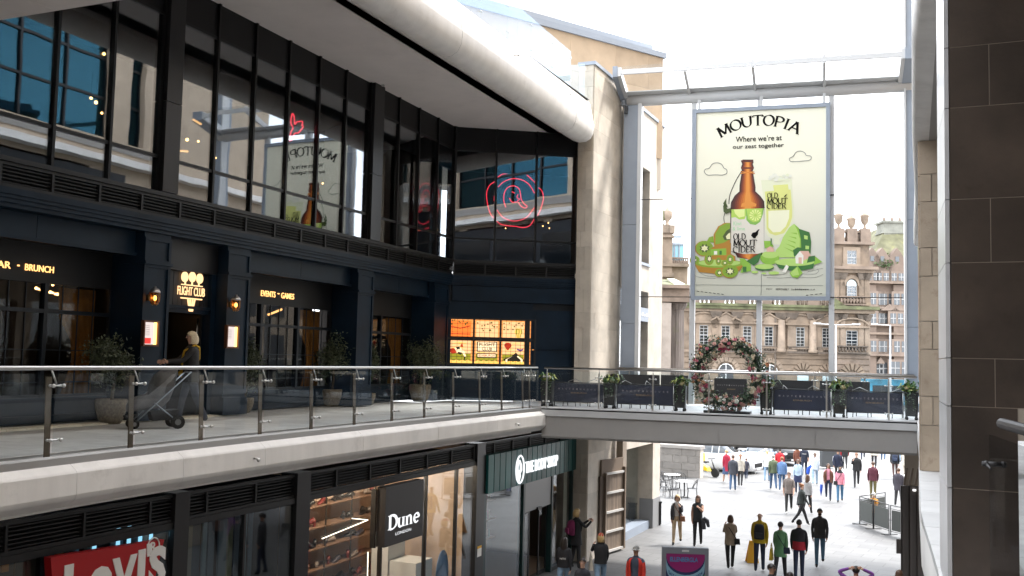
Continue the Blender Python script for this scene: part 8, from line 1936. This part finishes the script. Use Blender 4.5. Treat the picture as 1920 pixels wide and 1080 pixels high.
def handbag(pr_, col, label, sg=1, z=.62, w=.16, h=.3, y=0, kind='bag'):
    k, dz = pr_[1], pr_[2]; o = Vector((0, 0, dz)); t = thing('carrier_bag', label, kind, pr_[4], rz=pr_[5]); LOC[t.name] = Vector(); c = Vector((sg*.27, y, z))
    b = MB(); b.hexa([(c+Vector(q))*k+o for q in ((-.05, -w, -h/2), (.05, -w, -h/2), (.05, w, -h/2), (-.05, w, -h/2), (-.02, -w*.9, h/2), (.02, -w*.9, h/2), (.02, w*.9, h/2), (-.02, w*.9, h/2))]); b.build('bag', dr(col), t); b = MB()
    for d in (-.02, .02): b.tube([(c+Vector((d, -.07, h/2)))*k+o, (c+Vector((d*.3, 0, h/2+.16)))*k+o, (c+Vector((d, .07, h/2)))*k+o], .007*k, 4)
    b.build('handle', dr(col), t)
ft = lambda u, v: at_z(u, v, GZ)
def hd(u, v, h): p = at_z(u, v, GZ+h); return Vector((p.x, p.y, GZ))
BLK, NVY, JEAN, LJ, WHT, GRY = (.024, .024, .026), (.024, .034, .066), (.05, .10, .19), (.20, .30, .42), (.62, .62, .6), (.12, .12, .12)
TOC, AWAY = .1, pi+.1
hold = (.9, .05, 1.3, .35); up = (.6, .1, 1.9, .2); dn = (.05, .1, .2, .05)
p = person(ft(1269, 1021), 1.70, TOC, 'blonde woman in a dark open jacket and beige trousers walking towards the mall', (.62, .6, .58), (.50, .38, .25), coat=(.035, .035, .04), gap=.5, hair='blond', style='bob', fem=True, arms=(dn, up), lvl=2, stride=.25); crossbag(p, (.30, .14, .08), 'tan shoulder bag of the blonde woman in beige trousers', 1, False)
p = person(ft(1308, 1024), 1.72, TOC, 'woman with long brown hair in black top and trousers carrying a folded coat', (.03, .032, .036), BLK, sleeve=(.42, .25, .18), hair='brown', style='long', fem=True, arms=(dn, hold), lvl=2, stride=.15)
b = MB(); b.tube([Vector((.22, -.2, 1.0)), Vector((.34, -.16, .9)), Vector((.38, -.1, .7))], [.06, .08, .05], 7); b.tube([Vector((.2, -.18, 1.0)), Vector((.24, -.18, .62))], [.06, .07], 7); worn('folded_coat', 'dark grey coat folded over the arm of the long haired woman', 'coat', p, b, dr((.05, .055, .065)))
p = person(ft(1369, 1068), 1.66, AWAY+.2, 'woman seen from behind in a beige jacket and black leggings', (.36, .28, .21), BLK, hair='brown', style='bob', fem=True, coat=(.36, .28, .21), coatlen=.80, arms=(up, up), lvl=2); crossbag(p, BLK, 'small black bag with a diagonal strap on the woman in beige', -1)
p = person(ft(1424, 1073), 1.80, AWAY, 'bald man seen from behind in a yellow jacket', (.55, .38, .02), NVY, style='bald', lvl=2, stride=.3, coat=(.55, .38, .02)); backpack(p, (.022, .025, .035), 'dark navy backpack on the man in the yellow jacket')
p = person(ft(1463, 1088), 1.70, AWAY-.15, 'woman seen from behind in a green coat and black trousers', (.10, .24, .11), BLK, hair='dark', style='short', fem=True, coat=(.12, .27, .13), coatlen=.72, lvl=2); crossbag(p, (.03, .04, .07), 'navy bag strap across the back of the woman in green', -1); handbag(p, (.62, .42, .03), 'yellow carrier bag in the left hand of the woman in green', 1, .75, .12, .34)
p = person(ft(1498, 1088), 1.75, AWAY, 'man seen from behind in a jacket black above and red below', (.02, .02, .024), NVY, hair='dark', style='short', coat=(.02, .02, .024), band=(.36, .015, .03), coatlen=.88, lvl=2, stride=.2)
p = person(ft(1537, 1062), 1.80, TOC, 'bearded man in a dark grey sweater and blue jeans', (.045, .045, .048), (.08, .17, .26), skin='b', hair='dark', style='beard', lvl=2, stride=.3); 
hm = hair_mesh(p[3], p[1], 'short'); hm.build('hair', HAIR['dark'], p[0])
p = person(hd(1446, 1058, 1.72), 1.72, TOC+1.0, 'dark haired man whose head shows at the bottom edge, looking right', (.05, .05, .055), NVY, skin='b', hair='dark', style='short', lvl=2, stride=.1)
b = MB(); hc_, k_ = p[3], p[1]
for sg in (-1, 1): b.tube([hc_+Vector((sg*.032, -.092, .012))*k_, hc_+Vector((sg*.032, -.098, .012))*k_], .024*k_, 8); b.tube([hc_+Vector((sg*.05, -.09, .014))*k_, hc_+Vector((sg*.085, .01, .012))*k_], .004*k_, 4)
worn('sunglasses', 'dark sunglasses on the man at the bottom edge looking right', 'sunglasses', p, b, BLACK)
person(hd(1481, 1072, 1.70), 1.70, AWAY, 'person with a dark hood whose head just shows at the bottom edge', (.02, .02, .022), BLK, hair='dark', style='short', lvl=2)
person(hd(1605, 1061, 1.70), 1.70, AWAY, 'person in a purple jersey with both hands behind the head at the bottom edge', (.22, .07, .32), BLK, hair='dark', style='short', skin='b', arms=((9, 0, 0, 0), (9, 0, 0, 0)), lvl=2)
person(hd(1686, 1068, 1.62), 1.62, AWAY-.5, 'brown haired woman cut off at the bottom edge on the right', (.2, .12, .1), BLK, hair='brown', style='long', fem=True, lvl=2)
p = person(hd(1193, 1024, 1.76), 1.76, TOC-.1, 'man in a grey flat cap and open red jacket at the bottom edge', (.06, .075, .11), NVY, coat=(.56, .035, .02), gap=.55, coatlen=.74, hair=(.25, .25, .24), style='cap', skin='b', lvl=2, stride=.2)
p = person(hd(1127, 996, 1.74), 1.70, AWAY+.35, 'woman in a red cap, black jacket and light jeans walking along the gate', (.02, .02, .022), LJ, coat=(.02, .02, .022), coatlen=.95, hair=(.5, .02, .03), style='cap', fem=True, lvl=2, arms=((.2, .1, .5, .1), (.9, .2, 1.2, .3))); hair_mesh(p[3], p[1], 'bob').build('hair', HAIR['blond'], p[0]); handbag(p, (.55, .50, .42), 'cream tote bag on the shoulder of the woman in the red cap', 1, .92, .16, .32, .02)
p = person(hd(1058, 1006, 1.66), 1.66, AWAY+.1, 'woman with long dark hair in a black lettered jacket and pale jeans', (.02, .02, .022), LJ, coat=(.022, .022, .024), coatlen=.98, hair='dark', style='long', fem=True, lvl=2)
b = MB(); k_, dz_ = p[1], p[2]; Fp = Fr((.10, .165), (-.10, .165)); text(b, Fp, 'NITE', .02, .18, 1.10+dz_, 1.145+dz_, .0, 0, .02); text(b, Fp, 'CLUB', .05, .14, 1.04+dz_, 1.075+dz_, .0, 0, .01) if 0 else None
o = b.build('back_print', WHITEP, p[0], kind='stuff')
person(hd(1093, 1046, 1.62), 1.62, TOC, 'dark haired woman facing us in a dark jacket, low at the bottom edge', (.03, .03, .04), BLK, hair='dark', style='bun', fem=True, lvl=2, coat=(.03, .03, .04))
p = person(Vector((-10.5, 28.8, GZ)), 1.78, AWAY-.9, 'grey blonde woman in black standing close to the stone pier', (.016, .016, .018), BLK, hair='blond', style='bob', fem=True, coat=(.016, .016, .018), coatlen=.7, lvl=2, stride=.1, arms=(hold, hold)); backpack(p, (.17, .015, .07), 'burgundy backpack of the woman standing by the stone pier')
# middle distance
FAR = [
 (1362, 905, 1.72, AWAY+.4, 'woman in a long red coat walking away near the cars', dict(top=(.35, .02, .04), leg=(.3, .12, .1), coat=(.36, .02, .05), coatlen=.62, hair='blond', fem=True, bareleg=True, skirt=(.45, (.05, .08, .16)))),
 (1374, 921, 1.78, AWAY, 'man in a charcoal jacket and blue jeans walking away beside a woman in beige', dict(top=(.05, .055, .07), leg=JEAN, coat=(.05, .055, .07), coatlen=.80, hair='brown')),
 (1388, 913, 1.68, AWAY, 'woman in a beige jacket and black trousers walking away', dict(top=(.5, .46, .4), leg=BLK, coat=(.5, .46, .4), hair='ginger', style='tail', fem=True)),
 (1438, 904, 1.68, AWAY, 'woman in a white top and pale jeans walking away beside the silver-blue car', dict(top=(.7, .7, .68), leg=LJ, hair='blond', style='tail', fem=True)),
 (1450, 919, 1.76, AWAY+.2, 'man in an olive green jacket and jeans walking away', dict(top=(.10, .13, .07), leg=JEAN, coat=(.11, .14, .08), hair='grey')),
 (1466, 921, 1.70, AWAY, 'person in a blue denim shirt and jeans walking away', dict(top=(.10, .19, .36), leg=JEAN, coat=(.11, .2, .38), hair='ginger')),
 (1462, 899, 1.70, AWAY, 'person in a red jacket half hidden by the walkers near the black car', dict(top=(.5, .02, .03), leg=NVY, coat=(.5, .02, .03), hair='dark')),
 (1265, 891, 1.74, AWAY-.6, 'man with brown hair in a navy jacket standing at the low stone wall', dict(top=NVY, leg=(.4, .32, .22), coat=(.035, .04, .06), hair='ginger', stride=.05)),
 (1269, 893, 1.66, AWAY-.5, 'woman in a black top and cream trousers standing at the low stone wall', dict(top=(.02, .02, .024), leg=(.62, .54, .42), hair='ginger', style='bob', fem=True, stride=.05, arms=(hold, hold))),
 (1479, 963, 1.76, TOC, 'man in a grey T-shirt and black trousers walking towards us', dict(top=(.20, .17, .155), leg=(.03, .03, .03), short=True, hair='brown', shoe=(.6, .6, .58))),
 (1496, 926, 1.68, AWAY, 'woman in a pale blue blouse with a ponytail walking away', dict(top=(.42, .54, .68), leg=NVY, hair='brown', style='tail', fem=True, skirt=(.6, (.02, .03, .08)))),
 (1508, 894, 1.78, AWAY, 'man in a navy T-shirt with a white line of print on the back', dict(top=(.018, .024, .045), leg=NVY, short=True, hair='dark')),
 (1495, 891, 1.70, AWAY, 'woman in a rust brown jacket beside the man in the printed navy T-shirt', dict(top=(.17, .06, .035), leg=BLK, coat=(.18, .065, .04), hair='ginger', style='long', fem=True)),
 (1528, 910, 1.70, AWAY, 'woman in a pale top and light jeans with a blue coat on her arm', dict(top=(.55, .62, .7), leg=(.30, .42, .55), hair='brown', style='tail', fem=True, arms=(dn, hold))),
 (1503, 986, 1.66, AWAY-1.2, 'auburn haired woman in a dark green jacket and black trousers crossing to the right', dict(top=(.03, .038, .035), leg=(.02, .02, .022), coat=(.035, .042, .04), coatlen=.9, hair='ginger', style='bun', fem=True, shoe=(.6, .6, .6), stride=.4)),
 (1514, 964, 1.66, AWAY-.3, 'woman in a pale grey sweater with long brown hair behind the auburn haired woman', dict(top=(.42, .42, .43), leg=BLK, hair='brown', style='long', fem=True)),
 (1553, 938, 1.70, TOC, 'woman in an open brown jacket over a pink shirt', dict(top=(.75, .32, .42), leg=NVY, coat=(.13, .06, .035), gap=.45, hair='brown', style='long', fem=True, skin='b')),
 (1575, 942, 1.66, TOC, 'woman in a black headscarf, pink jacket and flared jeans', dict(top=(.72, .28, .36), leg=(.06, .16, .28), style='hijab', fem=True, skin='b', stride=.2)),
 (1571, 905, 1.78, TOC, 'man in a navy track top with white stripes on the sleeves', dict(top=(.015, .02, .045), leg=BLK, hair='dark', skin='b')),
 (1606, 914, 1.80, TOC, 'man in a black hooded top and black trousers walking towards us alone', dict(top=(.02, .02, .021), leg=(.022, .022, .024), hair='ginger', coat=(.02, .02, .021), arms=(up, dn), shoe=(.03, .03, .03))),
 (1639, 880, 1.74, TOC, 'man in a cream jacket and dark trousers under the bridge edge', dict(top=(.6, .58, .5), leg=(.025, .025, .03), hair='dark', coat=(.6, .58, .5))),
 (1678, 898, 1.76, AWAY, 'man in a dark jacket and brown trousers walking away at the right', dict(top=(.03, .032, .04), leg=(.08, .045, .04), hair='dark', coat=(.03, .032, .04))),
 (1637, 936, 1.76, AWAY, 'man in a dark red checked shirt and olive trousers standing behind the cafe barriers', dict(top=(.10, .025, .04), leg=(.14, .12, .05), coat=(.10, .025, .04), hair='brown', stride=.05)),
 (1685, 951, 1.76, AWAY-.2, 'man in a dark plum blazer and black trousers near the steel gate', dict(top=(.05, .045, .06), leg=(.02, .02, .022), coat=(.055, .05, .065), coatlen=.76, hair='brown', shoe=(.5, .5, .5))),
 (1584, 882, 1.78, AWAY, 'man in a black and red jacket half hidden behind the track top man', dict(top=(.02, .02, .02), leg=BLK, coat=(.02, .02, .022), sleeve=(.4, .02, .03), hair='dark')),
 (1697, 892, 1.66, AWAY, 'woman in a cream coat beside the man with the dark blue backpack', dict(top=(.6, .55, .46), leg=(.4, .36, .3), coat=(.6, .55, .46), coatlen=.6, hair='blond', style='bob', fem=True)),
 (1399, 899, 1.15, AWAY, 'small child in a dark jacket beside the ramp handrail', dict(top=(.05, .05, .07), leg=NVY, hair='brown')),
 (1618, 862, 1.74, TOC, 'walker in a red top whose legs show below the bridge edge', dict(top=(.4, .03, .03), leg=NVY, hair='dark')),
 (1656, 864, 1.74, AWAY, 'walker in blue jeans whose legs show below the bridge edge', dict(top=(.3, .3, .34), leg=JEAN, hair='dark')),
 (1690, 866, 1.74, TOC, 'walker in pale jeans at the far right below the bridge edge', dict(top=(.2, .2, .25), leg=LJ, hair='brown')),
 (1543, 853, 1.74, AWAY, 'walker in black seen far off below the bridge edge', dict(top=BLK, leg=BLK, hair='dark')),
]
FARP = {}
for i, (u, v, h, rz, lab, kw) in enumerate(FAR):
    kw = dict(kw); top_, leg_ = kw.pop('top'), kw.pop('leg'); kw.setdefault('stride', .3+.02*(i % 5)); FARP[u] = person(ft(u, v), h, rz, lab, top_, leg_, phase=1 if i % 2 else -1, **kw)
backpack(FARP[1678], (.02, .03, .06), 'dark blue backpack of the man walking away at the right')
p = FARP[1508]; b = MB(); Fp = Fr((.1, .155), (-.1, .155)); text(b, Fp, 'POLIS', -.01, .21, 1.27+p[2], 1.31+p[2], 0, 0, .03); b.build('back_print', WHITEP, p[0], kind='stuff')
p = FARP[1528]; b = MB(); b.tube([Vector((.2, -.2, 1.0)), Vector((.32, -.12, .86)), Vector((.36, -.05, .62)), Vector((.34, 0, .5))], [.07, .10, .09, .03], 8); worn('blue_coat', 'bright blue coat hanging over the arm of the woman in light jeans', 'coat', p, b, dr((.02, .08, .45)))
p = FARP[1553]; b = MB(); b.tube([Vector((-.3, -.05, .72)), Vector((-.32, -.08, .45)), Vector((-.32, -.1, .2))], [.07, .06, .01], 7); worn('umbrella', 'folded blue umbrella carried by the woman in the brown jacket', 'umbrella', p, b, dr((.02, .07, .38)))
crossbag(FARP[1503], (.025, .028, .03), 'black bag on the hip of the auburn haired woman', 1); crossbag(FARP[1575], BLK, 'black bag strap across the pink jacket', -1, False)
p = FARP[1571]; b = MB()
for sg in (-1, 1): b.tube([Vector((sg*.235, -.0, 1.38))*p[1]+Vector((0, 0, p[2])), Vector((sg*.275, -.02, 1.12))*p[1]+Vector((0, 0, p[2]))], .012, 5)
b.build('sleeve_stripe', WHITEP, p[0])
# seated woman behind the barriers
q = ft(1638, 978); q.z = GZ-.42; person(q, 1.60, AWAY, 'white haired woman in an orange top seated behind the cafe barriers', (.55, .24, .03), (.03, .08, .3), hair='white', style='short', fem=True, sit=True, arms=(hold, hold))
q2 = ft(1638, 978); wire_chair(1638, 978, AWAY, 'black chair of the seated white haired woman')
# figure behind the pub window and the woman with the pushchair
q = FA.P(12.35, -1.7, 0.02); person(q, 1.74, 1.2, 'person in a pale grey top standing behind the leftmost pub window', (.42, .40, .37), (.05, .05, .06), hair=(.04, .04, .045), style='cap', lvl=2, stride=.05)
q = at_z(353, 797, -.03); PW = person(q, 1.74, -.62, 'platinum blonde woman in a black jacket pushing a pushchair past the pub door', (.02, .02, .022), (.06, .068, .09), coat=(.02, .02, .023), coatlen=.8, hair='plat', style='bob', fem=True, lvl=2, stride=.25, arms=((.75, .08, .75, .0), (.75, .08, .75, .0)))
b = MB(); k_, dz_ = PW[1], PW[2]; oo = Vector((0, 0, dz_))
b.tube([Vector((.03, .13, 1.45))*k_+oo, Vector((.10, .05, 1.49))*k_+oo, Vector((.08, -.15, 1.38))*k_+oo, Vector((-.02, -.165, 1.2))*k_+oo, Vector((-.16, -.12, 1.02))*k_+oo], .02*k_, 6)
b.tube([Vector((.03, .13, 1.45))*k_+oo, Vector((-.06, .165, 1.25))*k_+oo, Vector((-.18, .06, 1.0))*k_+oo], .02*k_, 6); b.ball(Vector((-.2, -.06, .95))*k_+oo, .11*k_, 8, 0, (.6, 1.2, .8)); worn('yellow_bag', 'yellow hip bag and strap across the black jacket of the woman with the pushchair', 'bag', PW, b, dr((.55, .33, .02)))
st_p = at_z(288, 803, -.03); t = thing('pushchair', 'grey pushchair with big hood and black wheels pushed by the platinum blonde woman', 'pushchair', st_p, rz=-.62); LOC[t.name] = Vector()
FRM = mat('frame_grey_blue', (.35, .40, .45), .35, metal=.7); FAB = mat('pushchair_fabric', (.14, .14, .145), .85, var=.2, scale=9)
for x, y, r in ((-.24, .36, .12), (.24, .36, .12), (-.17, -.36, .085), (.17, -.36, .085)):
    b = MB(); b.tube([Vector((x-.02, y, r)), Vector((x+.02, y, r))], r, 16); wl_ = b.build('wheel', mat('tyre', (.012, .012, .012)), t); b = MB(); b.tube([Vector((x-.025, y, r)), Vector((x+.025, y, r))], r*.45, 10); b.build('rim', mat('wheel_grey', (.2, .2, .2), .4), wl_)
b = MB()
for sg in (-1, 1): b.tube([Vector((sg*.17, -.36, .1)), Vector((sg*.22, 0, .46)), Vector((sg*.23, .55, 1.0))], .013, 6); b.tube([Vector((sg*.23, .36, .13)), Vector((sg*.22, -.05, .46))], .013, 6)
b.tube([Vector((-.23, .55, 1.0)), Vector((.23, .55, 1.0))], .017, 6); b.tube([Vector((-.22, .36, .14)), Vector((.22, .36, .14))], .01, 6); b.build('frame', FRM, t)
b = MB(); rows = []
for y, z0, z1, w in ((-.46, .30, .40, .13), (-.40, .30, .52, .17), (-.15, .34, .60, .2), (.08, .36, .80, .21), (.22, .5, .95, .2), (.30, .72, .98, .17)): rows.append([Vector((-w, y, z1)), Vector((-w, y, z0+.05)), Vector((-w*.7, y, z0)), Vector((w*.7, y, z0)), Vector((w, y, z0+.05)), Vector((w, y, z1)), Vector((0, y, z1-.05))])
b.grid(rows, 0, True, True, True); b.build('seat', FAB, t)
b = MB(); rows = []
for i in range(7):
    a = -.25+2.1*i/6; rows.append([Vector((.215*cos(x), .26-.40*sin(a)*(.12+.88*sin(x)), .66+.42*cos(a)*(.12+.88*sin(x)))) for x in [pi*j/10 for j in range(11)]])
b.grid(rows); b.build('hood', mat('hood_fabric', (.07, .07, .073), .8, var=.25, scale=9), t)
b = MB(); b.hexa([(-.18, -.05, .14), (.18, -.05, .14), (.18, .36, .16), (-.18, .36, .16), (-.2, -.1, .3), (.2, -.1, .3), (.2, .38, .34), (-.2, .38, .34)]); b.build('basket', mat('basket_fabric', (.03, .03, .032), .9), t)
b = MB(); b.hexa([(-.15, -.5, .2), (.15, -.5, .2), (.13, -.3, .22), (-.13, -.3, .22), (-.15, -.5, .225), (.15, -.5, .225), (.13, -.3, .245), (-.13, -.3, .245)]); b.build('footrest', mat('basket_fabric', (.03, .03, .032)), t)
q = at_z(304, 806, -.03); q = Vector((q.x, q.y, .0))
bpy.data.scenes.remove(TMP)
